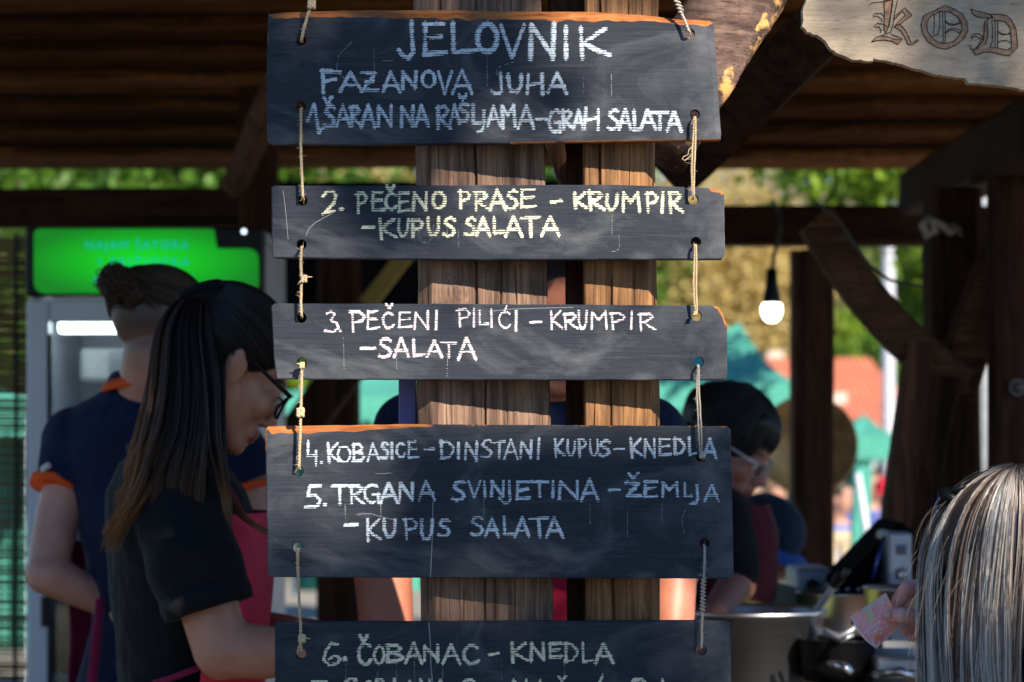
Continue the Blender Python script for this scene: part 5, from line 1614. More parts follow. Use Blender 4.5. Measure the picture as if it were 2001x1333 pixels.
def lines(mb, polys, w=1.6):
    for pl in polys:
        pp = [zp(*p) for p in pl]
        pp2 = resample(pp, 3, closed=False) + [pp[-1]]
        vs = []; fs = []; n = len(pp2)
        for i, (x, y) in enumerate(pp2):
            a = pp2[max(i - 1, 0)]; b = pp2[min(i + 1, n - 1)]; tx, ty = b[0] - a[0], b[1] - a[1]; l = math.hypot(tx, ty) + 1e-6
            ww = w * (1 + .5 * mnoise.noise(Vector((x * .6, y * .6, 1)))) / 2
            vs += [P(x - ty / l * ww, y + tx / l * ww, SD - .0009), P(x + ty / l * ww, y - tx / l * ww, SD - .0009)]
        for i in range(n - 1): fs.append((2 * i, 2 * i + 2, 2 * i + 3, 2 * i + 1))
        mb.add(vs, fs)
def ell_pts(cx, cy, rx, ry, a0=0, a1=360, n=24): return [(cx + rx * math.cos(R(a0 + (a1 - a0) * i / n)), cy + ry * math.sin(R(a0 + (a1 - a0) * i / n))) for i in range(n + 1)]
# K
Kf = [(760, 0), (835, 0), (820, 120), (800, 230), (775, 300), (760, 240), (765, 120)]
Kf2 = [(850, 235), (900, 212), (945, 262), (975, 320), (1005, 385), (1060, 350), (1065, 362), (1010, 400), (975, 395), (940, 320), (905, 270)]
Kf3 = [(650, 372), (690, 330), (730, 318), (790, 325), (860, 350), (920, 352), (885, 395), (830, 365), (760, 355), (700, 358)]
Kf4 = [(850, 150), (945, 68), (1010, 135), (890, 222), (860, 225), (950, 130), (925, 100), (850, 175)]
m1 = MB()
for q in (Kf, Kf2, Kf3, Kf4):
    pp = [zp(*p) for p in q]; px_sheet(m1, pp, SD - .0005, .0004)
m1.build('letter_fill', tan_m, sg)
m1 = MB()
lines(m1, [Kf + [Kf[0]], Kf2 + [Kf2[0]], Kf3 + [Kf3[0]], Kf4 + [Kf4[0]], [(880, 0), (852, 130), (840, 220), (820, 285), (730, 318)], [(840, 0), (828, 100), (805, 240)],
           [(632, 45), (650, 25), (700, 20), (760, 15), (820, 0)], [(660, 140), (690, 118), (740, 120), (765, 150)], [(665, 150), (700, 140), (735, 165), (745, 195)],
           [(670, 232), (700, 205), (760, 215), (790, 240)], [(680, 240), (715, 238), (735, 265), (730, 290)], [(820, 300), (860, 320), (930, 345)]], 1.5)
m1.build('letter_outline', burn, sg)
# O
m1 = MB()
oo = [(1310, 48), (1380, 80), (1450, 120), (1495, 190), (1505, 270), (1470, 340), (1400, 400), (1310, 437), (1230, 420), (1150, 370), (1105, 300), (1088, 220), (1110, 140), (1200, 100), (1270, 62)]
oi = [(1262, 98), (1330, 104), (1400, 140), (1445, 200), (1452, 260), (1425, 320), (1370, 370), (1300, 385), (1230, 370), (1180, 330), (1145, 275), (1138, 215), (1160, 160), (1200, 128)]
vs = []
def ringfill(mb, A, B, d):
    va = [P(*zp(*p), d) for p in A]; vb = [P(*zp(*p), d) for p in B]; n = len(va)
    # match by angle
    c = sum(((v) for v in va), Vector((0, 0, 0))) / n
    vb2 = []
    def an(v): return math.atan2(v.z - c.z, v.x - c.x)
    N_ = 60; ra = []; rb = []
    def rad(poly, a):
        best = .0
        dx, dz = math.cos(a), math.sin(a)
        for i in range(len(poly)):
            p, q = poly[i], poly[(i + 1) % len(poly)]
            ex, ez = q.x - p.x, q.z - p.z; fx, fz = p.x - c.x, p.z - c.z
            den = dx * ez - dz * ex
            if abs(den) < 1e-12: continue
            t = (fx * ez - fz * ex) / den; u = (fx * dz - fz * dx) / den
            if t > 0 and -1e-6 <= u <= 1 + 1e-6: best = max(best, t)
        return best
    vs = []; fs = []
    for k in range(N_):
        a = 2 * math.pi * k / N_
        r1, r2 = rad(va, a), rad(vb, a)
        vs += [c + Vector((math.cos(a) * r1, 0, math.sin(a) * r1)), c + Vector((math.cos(a) * r2, 0, math.sin(a) * r2))]
    for k in range(N_):
        j = (k + 1) % N_; fs.append((2 * k, 2 * k + 1, 2 * j + 1, 2 * j)[::-1])
    mb.add(vs, fs)
ringfill(m1, oo, oi, SD - .0006)
m1.build('letter_fill', tan_m, sg)
m1 = MB()
lines(m1, [oo + [oo[0]], oi + [oi[0]], [(1255, 98), (1252, 250), (1240, 300), (1180, 330)], [(1205, 130), (1205, 240), (1195, 300)], [(1280, 100), (1285, 385)], [(1302, 104), (1302, 385)],
           [(1302, 180), (1330, 208), (1380, 215), (1420, 200), (1440, 175)], [(1302, 190), (1340, 222), (1390, 224), (1445, 200)], [(1302, 290), (1330, 262), (1380, 250), (1425, 262), (1450, 290)], [(1302, 300), (1335, 275), (1375, 264), (1440, 300)]], 1.5)
m1.build('letter_outline', burn, sg)
# D
Do = [(1530, 80), (1570, 95), (1640, 110), (1700, 128), (1780, 125), (1850, 140), (1895, 185), (1930, 260), (1940, 350), (1945, 420), (1870, 495), (1800, 485), (1700, 460), (1640, 465), (1570, 490), (1540, 440), (1580, 430), (1640, 360), (1650, 260), (1655, 190), (1700, 158), (1640, 160), (1580, 150), (1545, 120)]
Di = [(1715, 185), (1765, 182), (1830, 190), (1875, 240), (1888, 330), (1890, 420), (1850, 445), (1765, 425), (1700, 420), (1720, 370), (1722, 260)]
m1 = MB()
for q in ([(1530, 80), (1640, 110), (1700, 128), (1740, 160), (1640, 160), (1580, 150), (1545, 120)],
          [(1700, 128), (1780, 125), (1850, 140), (1895, 185), (1930, 260), (1945, 420), (1890, 440), (1888, 330), (1875, 240), (1830, 190), (1765, 172), (1710, 175)],
          [(1570, 490), (1640, 430), (1700, 420), (1765, 425), (1850, 445), (1945, 420), (1870, 495), (1800, 485), (1700, 460), (1640, 465)],
          [(1655, 190), (1700, 165), (1680, 220), (1678, 330), (1650, 400), (1570, 480), (1540, 440), (1580, 430), (1620, 380), (1635, 300), (1630, 230)]):
    px_sheet(m1, [zp(*p) for p in q], SD - .0005, .0004)
m1.build('letter_fill', tan_m, sg)
m1 = MB()
lines(m1, [Do + [Do[0]], Di + [Di[0]], [(1680, 200), (1680, 330), (1655, 400)], [(1745, 185), (1745, 425)], [(1768, 185), (1768, 425)], [(1770, 275), (1800, 298), (1850, 305), (1885, 285)], [(1775, 285), (1810, 308), (1880, 300)],
           [(1770, 380), (1800, 362), (1850, 358), (1885, 380)], [(1530, 330), (1560, 300), (1610, 302), (1635, 330), (1630, 355)], [(1530, 345), (1570, 318), (1620, 345)], [(1620, 345), (1600, 400), (1560, 440)], [(1530, 405), (1522, 435), (1545, 440)]], 1.6)
m1.build('letter_outline', burn, sg)

# ================================================================ PEOPLE
def frame(yaw, pitch, roll=0):
    """columns: face direction, left, up. yaw 0 faces +X, 90 faces +Y (away); pitch > 0 looks down"""
    Rz = Matrix.Rotation(R(yaw), 3, 'Z'); Ry = Matrix.Rotation(R(pitch), 3, 'Y'); Rx = Matrix.Rotation(R(roll), 3, 'X')
    return Rz @ Ry @ Rx
class Head:
    def __init__(s, c, yaw, pitch, roll=0, k=1.0): s.c = Vector(c); s.R = frame(yaw, pitch, roll); s.k = k
    def w(s, f, l, u): return s.c + s.R @ (Vector((f, l, u)) * s.k)
    def inv(s, co): return ((co - np.array(s.c)) @ np.array(s.R)) / s.k
def head_shapes(mb, H, neck_to=None, neck_r=.055, female=True, ears=True):
    k = H.k; Rm = H.R; w = H.w
    mb.ell(w(-.012, 0, .032), (.094 * k, .074 * k, .083 * k), Rm, 28, 18)
    mb.ell(w(.030, 0, -.028), (.056 * k, .060 * k, .076 * k), Rm, 24, 16)
    mb.ell(w(.046, 0, .040), (.046 * k, .058 * k, .050 * k), Rm, 24, 14)
    for sg in (-1, 1):
        mb.cap(w(-.005, sg * .050, -.040), w(.066, sg * .016, -.096), .021 * k, .016 * k)
        mb.ell(w(.058, sg * .036, -.028), (.027 * k, .025 * k, .026 * k), Rm)
        mb.ell(w(.0965, sg * .0125, -.041), (.0085 * k, .0075 * k, .0075 * k), Rm)
        mb.ell(w(.0745, sg * .031, -.0045), (.016 * k, .017 * k, .0125 * k), Rm)     # closed-in eyelid mass
        if ears:
            mb.ell(w(-.008, sg * .0735, -.006), (.019 * k, .0075 * k, .031 * k), Rm @ Matrix.Rotation(R(-12), 3, 'Y'))
            mb.ell(w(-.016, sg * .080, .004), (.012 * k, .006 * k, .020 * k), Rm)
    mb.ell(w(.074, 0, -.094), (.019 * k, .022 * k, .018 * k), Rm)
    mb.ell(w(.066, 0, -.068), (.030 * k, .032 * k, .026 * k), Rm)
    mb.cap(w(.078, -.030, .016), w(.078, .030, .016), .011 * k, .011 * k)
    mb.cap(w(.086, 0, .006), w(.104, 0, -.030), .0085 * k, .0105 * k)
    mb.ell(w(.108, 0, -.036), (.0115 * k, .0105 * k, .0100 * k), Rm)
    mb.cap(w(.0885, -.016, -.0635), w(.0965, 0, -.061), .005 * k, .0068 * k); mb.cap(w(.0885, .016, -.0635), w(.0965, 0, -.061), .005 * k, .0068 * k)
    mb.cap(w(.086, -.014, -.0735), w(.0935, 0, -.0745), .0055 * k, .0075 * k); mb.cap(w(.086, .014, -.0735), w(.0935, 0, -.0745), .0055 * k, .0075 * k)
    if neck_to is not None:
        mb.cap(w(-.022, 0, -.045), neck_to, neck_r * k, neck_r * 1.08 * k)
def face_tint(H, skin, lips=(.34, .09, .08), stub=None):
    skin = np.array(skin); lips = np.array(lips)
    def f(co):
        q = H.inv(co); c = np.tile(skin, (len(co), 1))
        lip = (q[:, 0] > .083) & (np.abs(q[:, 1]) < .020) & (q[:, 2] < -.057) & (q[:, 2] > -.082)
        c[lip] = lips
        red = np.exp(-(((q - np.array([.105, 0, -.036])) / .016) ** 2).sum(1)) * .35
        c = c * (1 - red[:, None]) + c * np.array([1.05, .62, .58]) * red[:, None]
        brow = (q[:, 0] > .062) & (np.abs(q[:, 1]) > .014) & (np.abs(q[:, 1]) < .046) & (q[:, 2] > .017 - .10 * (np.abs(q[:, 1]) - .03) ** 1) & (q[:, 2] < .024)
        c[brow] = np.array([.03, .02, .016])
        if stub: c = stub(q, c)
        return c
    return f
def eyes(H, rt, yaw=0):
    for sg in (-1, 1):
        mb = MB(); mb.ell(H.w(.0800, sg * .031, -.006), .0122 * H.k, H.R, 18, 12); e = mb.build('eye', simple('eye_white', (.65, .60, .56), .2), rt, True)
        mb = MB(); mb.ell(H.w(.0868, sg * .031, -.009), (.0062 * H.k, .0062 * H.k, .0062 * H.k), H.R, 14, 10); mb.build('iris', simple('dark_brown_iris', (.03, .015, .01), .15), e, True)
        mb = MB(); pts = [H.w(.082 + .011 * math.cos(R(t)), sg * (.031 + .0135 * math.sin(R(t))), -.0015 - .001 * abs(math.sin(R(t)))) for t in range(-80, 81, 20)]
        mb.tube(pts, .0013 * H.k, 5); mb.build('eyelashes', M['black_plastic'], rt)
def hand(mb, wrist, palm_dir, palm_nrm, curl=35, k=1.0, thumb=1):
    """hand shapes: palm, four curled fingers, thumb"""
    w = Vector(wrist); d = Vector(palm_dir).normalized(); n = Vector(palm_nrm); n = (n - d * n.dot(d)).normalized(); s = d.cross(n)
    c = w + d * .045 * k
    Rm = Matrix((d, s, n)).transposed()
    mb.ell(c, (.052 * k, .040 * k, .016 * k), Rm)
    for i, (off, ln) in enumerate(((.030, .88), (.010, 1.0), (-.010, .93), (-.029, .72))):
        p = c + d * .036 * k + s * off * k * thumb; a = 0
        for j, l in enumerate((.040, .025, .020)):
            a += curl * (.6 + .3 * j)
            dr = d * math.cos(R(a)) - n * math.sin(R(a)); q = p + dr * l * ln * k
            mb.cap(p, q, .0092 * k * (1 - .08 * j), .0088 * k * (1 - .1 * j), 12); p = q
    p = c - d * .018 * k + s * .032 * k * thumb
    q = p + (d * .6 + s * .7 * thumb - n * .3).normalized() * .038 * k; mb.cap(p, q, .014 * k, .0105 * k, 12)
    mb.cap(q, q + (d * .85 + s * .1 * thumb - n * .45).normalized() * .03 * k, .0105 * k, .009 * k, 12)

def strands(parent, name, lines, widths, cols, mat='hair', n=3):
    """lines: (N, m, 3); widths (N,); cols (N, m, 3) -> thin three sided strands"""
    lines = np.asarray(lines, float); N, m, _ = lines.shape
    t = np.gradient(lines, axis=1); t /= np.linalg.norm(t, axis=2)[..., None] + 1e-12
    ref = np.array([0.35, 1.0, 0.1]); a = np.cross(t, ref); a /= np.linalg.norm(a, axis=2)[..., None] + 1e-12
    b = np.cross(t, a)
    prof = np.interp(np.linspace(0, 1, m), [0, .08, .75, 1], [.8, 1, 1, .25])[None, :, None] * np.asarray(widths)[:, None, None]
    rings = np.stack([lines + (a * math.cos(2 * math.pi * k / n) + b * math.sin(2 * math.pi * k / n)) * prof for k in range(n)], 2)   # N m n 3
    V = rings.reshape(-1, 3)
    idx = np.arange(N * m * n).reshape(N, m, n)
    q = np.stack([idx[:, :-1, :], np.roll(idx, -1, 2)[:, :-1, :], np.roll(idx, -1, 2)[:, 1:, :], idx[:, 1:, :]], -1).reshape(-1, 4)
    C = np.repeat(np.asarray(cols)[:, :, None, :], n, 2).reshape(-1, 3)
    org = np.array(world_origin(parent))
    me = bpy.data.meshes.new(name)
    V = V - org
    me.vertices.add(len(V)); me.vertices.foreach_set('co', V.astype(np.float32).ravel())
    me.loops.add(q.size); me.loops.foreach_set('vertex_index', q.ravel().astype(np.int32))
    me.polygons.add(len(q)); me.polygons.foreach_set('loop_start', np.arange(0, q.size, 4, dtype=np.int32))
    me.update(calc_edges=True)
    at = me.color_attributes.new('tint', 'FLOAT_COLOR', 'POINT')
    at.data.foreach_set('color', np.concatenate([C, np.ones((len(C), 1))], 1).astype(np.float32).ravel())
    me.polygons.foreach_set('use_smooth', [True] * len(me.polygons))
    me.materials.append(M[mat]); me.validate()
    o = bpy.data.objects.new(name, me); COL.objects.link(o); o.parent = parent
    return o
def const_tint(c): return lambda co: np.tile(np.array(c), (len(co), 1))
def px_line(pts, m):
    """pts: (x, y, d) pixels -> m resampled world points (numpy), smooth"""
    p = np.array([tuple(P(*q)) for q in pts]); s = np.r_[0, np.cumsum(np.linalg.norm(np.diff(p, axis=0), axis=1))]; s /= s[-1]
    u = np.linspace(0, 1, m)
    out = np.stack([np.interp(u, s, p[:, i]) for i in range(3)], 1)
    for _ in range(3): out[1:-1] = (out[:-2] + 2 * out[1:-1] + out[2:]) / 4
    return out
def folds(amp, f=22, seed=0):
    return lambda co: sinnoise(co, [(f, amp), (f * 2.3, amp * .5), (f * 5, amp * .15)], seed)

# ---------------------------------------------------------------- woman with the ponytail
W = root('person', (P(350, 0, 3.52).x, 3.52, .04), 'young woman in black polo, coral apron and glasses, with a long dark ponytail', 'person', 'people working in the stall')
HW = Head(P(444, 717, 3.468), 25, 33, 0, .93)
skinW = (.52, .255, .165)
mb = MB(); head_shapes(mb, HW, P(335, 930, 3.52), .052)
torso = [(P(335, 868, 3.52), .05, .05), (P(335, 905, 3.52), .075, .13), (P(345, 960, 3.52), .10, .165), (P(358, 1040, 3.52), .112, .165), (P(365, 1120, 3.52), .112, .155), (P(362, 1200, 3.52), .104, .145), (P(362, 1330, 3.53), .096, .145), (P(360, 1450, 3.53), .11, .16), (P(360, 1560, 3.53), .115, .17)]
mb.loft([(c, a - .012, b - .012) for c, a, b in torso])
for (x0, x1) in ((335, 3.44), (335, 3.61)):
    mb.cap(P(360, 1550, x1), P(360, 2000, x1), .075, .05); mb.cap(P(360, 2000, x1), (P(350, 0, x1).x, x1 + .0, .22), .05, .04)
    mb.ell((P(350, 0, x1).x + .05, x1, .17), (.12, .045, .035))
sh = P(345, 955, 3.385); el = P(432, 1268, 3.33); wr = P(640, 1262, 3.36)
mb.cap(sh, P(392, 1130, 3.345), .046, .043); mb.cap(P(392, 1130, 3.345), el, .043, .040); mb.ell(P(436, 1288, 3.335), (.036, .034, .030)); mb.cap(el, P(520, 1275, 3.34), .040, .038); mb.cap(P(520, 1275, 3.34), wr, .037, .025)
hand(mb, wr, (1, .05, -.15), (0, -.3, 1), 25)
mb.cap(P(345, 955, 3.66), P(440, 1230, 3.70), .046, .040); mb.cap(P(440, 1230, 3.70), P(640, 1250, 3.55), .040, .026); hand(mb, P(640, 1250, 3.55), (1, -.15, -.1), (0, -.2, 1), 25, thumb=-1)
remeshed(mb, 'body', M['skin'], W, .0042, 5, None, face_tint(HW, skinW, (.36, .10, .09)))
eyes(HW, W)
# polo shirt
mb = MB(); mb.loft(torso[:-1])
mb.cap(P(338, 945, 3.40), P(378, 1095, 3.345), .062, .066); mb.sleeve(P(378, 1095, 3.345), P(408, 1186, 3.336), .066, .061)
mb.cap(P(345, 945, 3.64), P(385, 1150, 3.69), .06, .058)
shirt = remeshed(mb, 'polo_shirt', M['black_cloth'], W, .005, 3, folds(.0045, 30, 3))
mb = MB(); rr = .0655; a = P(396, 1150, 3.338); b = P(409, 1192, 3.336)
mb.tube([a, a.lerp(b, .5), b, b.lerp(a, .15)], [.0635, .0655, .0635, .050], 40); mb.build('sleeve_cuff', M['black_cloth'], W, True)
mb = MB(); pts = []
for k in range(25):
    t = 2 * math.pi * k / 24; pts.append(P(338, 892, 3.515) + Vector((.058 * math.cos(t), .062 * math.sin(t), .012 * math.cos(t) * -1)))
mb.tube(pts, .011, 8); mb.build('collar', M['black_cloth'], W, True)
# apron: bib in front, ties behind
def apron_patch(parent, name, secs, a0, a1, off, mat, n=40, seed=0):
    vs = []; fs = []
    zz = []
    ys = np.linspace(0, len(secs) - 1, 46)
    for t in ys:
        i = min(int(t), len(secs) - 2); f = t - i
        c = secs[i][0].lerp(secs[i + 1][0], f); rx = secs[i][1] * (1 - f) + secs[i + 1][1] * f; ry = secs[i][2] * (1 - f) + secs[i + 1][2] * f
        for k in range(n + 1):
            a = R(a0 + (a1 - a0) * k / n); w_ = .003 * math.sin(a * 7 + seed) * math.sin(t * 1.3)
            vs.append(c + Vector(((rx + off + w_) * math.cos(a), (ry + off + w_) * math.sin(a), 0)))
    m = len(ys)
    for i in range(m - 1):
        for k in range(n): a = i * (n + 1) + k; fs.append((a, a + 1, a + n + 2, a + n + 1))
    inner = [v - Vector((0, 0, 0)) for v in vs]
    mb = MB(); mb.add(vs, fs)
    o = mb.build(name, mat, parent, True)
    md = o.modifiers.new('thickness', 'SOLIDIFY'); md.thickness = .003; md.offset = 1
    return o
secs = [(P(372, 1000, 3.52), .110, .15), (P(376, 1080, 3.52), .108, .15), (P(376, 1160, 3.52), .107, .15), (P(376, 1240, 3.52), .104, .15), (P(370, 1330, 3.53), .103, .15), (P(370, 1560, 3.53), .125, .18), (P(370, 1750, 3.53), .13, .19)]
apron_patch(W, 'apron', secs, -72, 72, .008, M['pink_apron'])
apron_patch(W, 'apron_skirt', [(P(365, 1318, 3.53), .106, .155), (P(365, 1420, 3.53), .122, .175), (P(365, 1560, 3.53), .13, .185), (P(365, 1760, 3.53), .14, .2)], -115, -60, .012, M['magenta_cloth'])
mb = MB(); mb.tube([P(300, 1335, 3.36), P(345, 1322, 3.355), P(400, 1300, 3.35), P(452, 1282, 3.37)], [.004, .005, .005, .004], 6); mb.build('apron_tie', M['magenta_cloth'], W, True)
mb = MB(); mb.tube([P(330, 890, 3.47), P(400, 905, 3.43), P(450, 960, 3.42), P(478, 1020, 3.42)], [.006] * 4, 6); mb.build('apron_strap', M['magenta_cloth'], W, True)
# glasses
mb = MB(); hw = HW.w
mb.tube([hw(-.004, -.077, .012), hw(.02, -.077, .012), hw(.06, -.072, .007), hw(.092, -.066, .004)], [.0022, .0026, .0030, .0034], 8)
mb.tube([hw(-.004, .077, .012), hw(.06, .072, .007), hw(.092, .066, .004)], [.0022, .0028, .0034], 8)
for sg in (-1, 1):
    pts = [hw(.101 - .010 * abs(math.cos(t)) * (1 if math.cos(t) > 0 else 0), sg * (.036 + .027 * math.cos(t)), -.010 + .019 * math.sin(t)) for t in [2 * math.pi * k / 28 for k in range(29)]]
    mb.tube(pts, .0021, 8)
mb.tube([hw(.101, -.010, -.004), hw(.105, 0, -.001), hw(.101, .010, -.004)], .002, 8)
gl = mb.build('glasses_frame', M['black_plastic'], W, True)
for sg in (-1, 1):
    mb = MB(); vs = [hw(.100, sg * .036, -.010)] + [hw(.101 - .010 * max(0, math.cos(t)), sg * (.036 + .026 * math.cos(t)), -.010 + .018 * math.sin(t)) for t in [2 * math.pi * k / 28 for k in range(28)]]
    mb.add(vs, [(0, 1 + k, 1 + (k + 1) % 28) for k in range(28)]); mb.build('lens', M['glass'], gl)
mb = MB(); mb.ell(hw(.094, -.0665, .006), .0022); mb.build('hinge_rivet', M['steel'], gl, True)
# hair
cap_c = (.014, .011, .011)
mb = MB(); mb.ell(hw(-.020, 0, .040), (.098 * .93, .081 * .93, .084 * .93), HW.R, 30, 20); mb.ell(hw(-.035, 0, -.005), (.066, .066, .055), HW.R, 24, 16)
remeshed(mb, 'hair_cap', M['hair'], W, .004, 4, None, const_tint(cap_c))
tie = np.array(P(392, 577, 3.435))
rgx = np.random.default_rng(2)
ls = []; ws = []; cs = []
m = 14
for i in range(1500):     # drawn back from the hairline to the tie
    side = -1 if i % 5 else 1
    al = rgx.uniform(-.2, 1.0)
    if rgx.random() < .55:   # front and temple
        f = .085 - .075 * max(0, al) ** .9 * 1.0; l = side * rgx.uniform(.0, .078); 
        th_ = rgx.uniform(0, 1); f = .072 * (1 - th_ ** 2) - .015; l = side * (.030 + .050 * th_); u = .072 - .075 * th_ ** 1.4
        if rgx.random() < .3: l = side * rgx.uniform(0, .04); f = .068; u = .078
    else:
        f = rgx.uniform(-.10, -.01); l = side * .070; u = rgx.uniform(-.05, .02)
    st = np.array([f, l, u]); c0 = np.array([-.020, 0, .040]); rad = np.array([.101, .084, .088])
    e = HW.inv(tie[None])[0]
    a = (st - c0) / rad; a /= np.linalg.norm(a); b = (e - c0) / rad; bl = np.linalg.norm(b); b /= bl
    om = math.acos(max(-1, min(1, a @ b)))
    ts = np.linspace(0, 1, m)
    pp = (np.sin((1 - ts) * om)[:, None] * a + np.sin(ts * om)[:, None] * b) / max(1e-4, math.sin(om))
    rr = 1.0 + .02 * rgx.random() + (bl - 1) * ts ** 3
    q = c0 + pp * rr[:, None] * rad
    wpt = np.array([tuple(HW.w(*x)) for x in q])
    ls.append(wpt); ws.append(rgx.uniform(.0006, .0011)); c = np.array([.014, .011, .011]) * rgx.uniform(.6, 1.9)
    cs.append(np.tile(c, (m, 1)))
strands(W, 'hair', ls, ws, cs)
ls = []; ws = []; cs = []; m = 22
brown = np.array([.36, .175, .07])
PC = 70; pcu = rgx.uniform(-1, 1, PC); pcv = rgx.normal(size=PC) * .55; pcc = rgx.uniform(.35, 2.6, PC); pcw = rgx.normal(size=(PC, 4)) * 5
for i in range(3600):
    pk = rgx.integers(0, PC); u = float(np.clip(pcu[pk] + rgx.normal() * .035, -1, 1)); v = pcv[pk] + rgx.normal() * .22
    w1 = rgx.normal(size=4) * 2.2 + pcw[pk]
    pts = [(392 + u * 16, 577, 3.43), (372 + u * 34, 585, 3.41 + v * .02), (358 + u * 52 + w1[0] * .5, 640, 3.395 + v * .03), (364 + u * 66 + w1[0], 720, 3.375 + v * .03), (362 + u * 74 + w1[1], 800, 3.365 + v * .03), (352 + u * 84 + w1[1], 870, 3.345 + v * .02)]
    L0 = rgx.random()
    if u < -.35:
        k = (u + 1) / .65
        pts += [(252 + k * 50 + w1[2], 950, 3.345 + v * .02), (224 + k * 34 + w1[3], 1010, 3.35 + v * .02), (203 + k * 26 + w1[3], 1030 + 50 * L0, 3.36)]
        bm = max(0, min(1, (-u - .55) * 2.4)); bend = 1
        if rgx.random() < .45: pts = pts[:-1] ; pts[-1] = (pts[-1][0], 960 + 60 * L0, pts[-1][2])
        if rgx.random() < .35: pts = pts[:6] + [(300 + u * 60, 905 + 50 * L0, 3.34)]
    elif u > .62:
        k = (u - .62) / .38
        pts += [(425 + k * 22 + w1[2] * .5, 940, 3.35), (436 + k * 18, 985, 3.36)]
        if rgx.random() < .5: pts += [(465 + k * 12, 1015 - 8 * k, 3.37), (500, 1036 - 10 * k, 3.39), (530 + 10 * L0, 1050 - 8 * k, 3.41)]
        else: pts += [(440 + k * 14, 1020 + 20 * L0, 3.35)]
        bm = .0; bend = 1
    else:
        pts += [(330 + u * 95 + w1[2], 940, 3.335 + v * .012), (330 + u * 90 + w1[3], 980 + 60 * L0, 3.33)]
        bm = .0; bend = .25
    q = px_line(pts, m); ls.append(q); ws.append(rgx.uniform(.0005, .00105))
    ts = np.linspace(0, 1, m)[:, None]
    base = np.array([.017, .012, .012]) * rgx.uniform(.6, 1.5) * pcc[pk]
    f = np.clip((ts - .72) / .2, 0, 1) * bend * rgx.uniform(.3, 1) + bm * np.clip((ts - .18) / .3, 0, 1) * rgx.uniform(0, .8)
    cs.append(base * (1 - np.clip(f, 0, 1)) + brown * np.clip(f, 0, 1) * rgx.uniform(.5, 1.2))
strands(W, 'ponytail', ls, ws, cs)
mb = MB()
for k in range(3):
    pts = [Vector(tie) + Vector(((.020 + .004 * k) * math.cos(t), .016 * math.sin(t), .010 * math.sin(t + k) + .006 * (k - 1))) for t in np.linspace(0, 6.4, 20)]
    mb.tube(pts, .007, 8)
mb.build('hair_tie', M['black_cloth'], W, True)
mb = MB(); mb.ell(P(436, 728, 3.395), (.003, .003, .004)); 
# fine hairs growing from the hairline over temple and nape
ls = []
for i in range(420):
    th_ = rgx.uniform(0, 1); f0 = .074 * (1 - th_ ** 2) - .010 + rgx.uniform(.002, .012); l0 = -(.036 + .042 * th_); u0 = .066 - .072 * th_ ** 1.4 - rgx.uniform(0, .010)
    a = np.array([f0, l0 * 1.0, u0]); b = np.array([f0 - .016 * rgx.uniform(.6, 1.6), l0 * 1.06 - .002, u0 + .010]); c = np.array([f0 - .035, l0 * 1.06 - .004, u0 + .022 + rgx.normal() * .003])
    ts = np.linspace(0, 1, 8)[:, None]; q = a * (1 - ts) ** 2 + b * 2 * ts * (1 - ts) + c * ts ** 2
    ls.append(np.array([tuple(HW.w(*x)) for x in q]))
strands(W, 'baby_hair', ls, [.00035] * len(ls), np.tile(np.array([.02, .014, .012]), (len(ls), 8, 1)))
# fly-away hairs round the crown
ls = []
for i in range(70):
    x = rgx.uniform(430, 530); y = np.interp(x, [430, 480, 530], [578, 598, 655]); l = rgx.uniform(6, 22)
    ls.append(px_line([(x, y + 6, 3.43), (x + l * .5, y - l * .25, 3.42), (x + l, y + rgx.uniform(-6, 8), 3.41)], 8))
strands(W, 'flyaway_hair', ls, [.00022] * 70, np.tile(np.array([.03, .02, .02]), (70, 8, 1)))

# she stands a step further in than first laid out: move her back and keep her true size
W.location = Vector((0, 0, CAMZ)) + (W.location - Vector((0, 0, CAMZ))) * 1.092; W.scale = (1.092,) * 3
# ---------------------------------------------------------------- man with the bun
Mn = root('person', (P(290, 0, 4.4).x, 4.45, .04), 'man with hair bun and orange trimmed navy polo, back turned, at the fridge', 'person', 'people working in the stall')
HM = Head(P(316, 648, 4.36), 52, 6, -10, .96)
skinM = (.50, .27, .20)
mb = MB(); head_shapes(mb, HM, P(288, 775, 4.40), .058, False)
tor = [(P(285, 738, 4.40), .050, .050), (P(285, 770, 4.42), .085, .07), (P(288, 812, 4.42), .155, .095), (P(290, 870, 4.42), .172, .105), (P(298, 960, 4.42), .148, .11), (P(305, 1080, 4.42), .128, .11), (P(310, 1220, 4.43), .122, .105), (P(305, 1380, 4.43), .155, .115), (P(305, 1500, 4.43), .16, .12)]
mb.loft([(c, a - .012, b - .012) for c, a, b in tor])
mb.cap(P(148, 880, 4.42), P(112, 1010, 4.40), .042, .041); mb.cap(P(112, 1010, 4.40), P(94, 1110, 4.36), .041, .038); mb.ell(P(92, 1122, 4.35), (.040, .040, .038)); mb.cap(P(96, 1122, 4.35), P(215, 1180, 4.40), .039, .028)
hand(mb, P(215, 1180, 4.40), (.9, -.3, -.1), (0, -.2, 1), 40)
mb.cap(P(465, 880, 4.42), P(500, 1080, 4.42), .050, .042); mb.cap(P(500, 1080, 4.42), P(470, 1150, 4.66), .040, .028); hand(mb, P(470, 1150, 4.66), (-.3, 1, 0), (0, -.2, 1), 30, thumb=-1)
for xx in (265, 345):
    q = P(xx, 1500, 4.43); mb.cap(q, (q.x, 4.45, .55), .085, .055); mb.cap((q.x, 4.45, .55), (q.x, 4.45, .13), .055, .04); mb.ell((q.x, 4.50, .08), (.045, .12, .035))
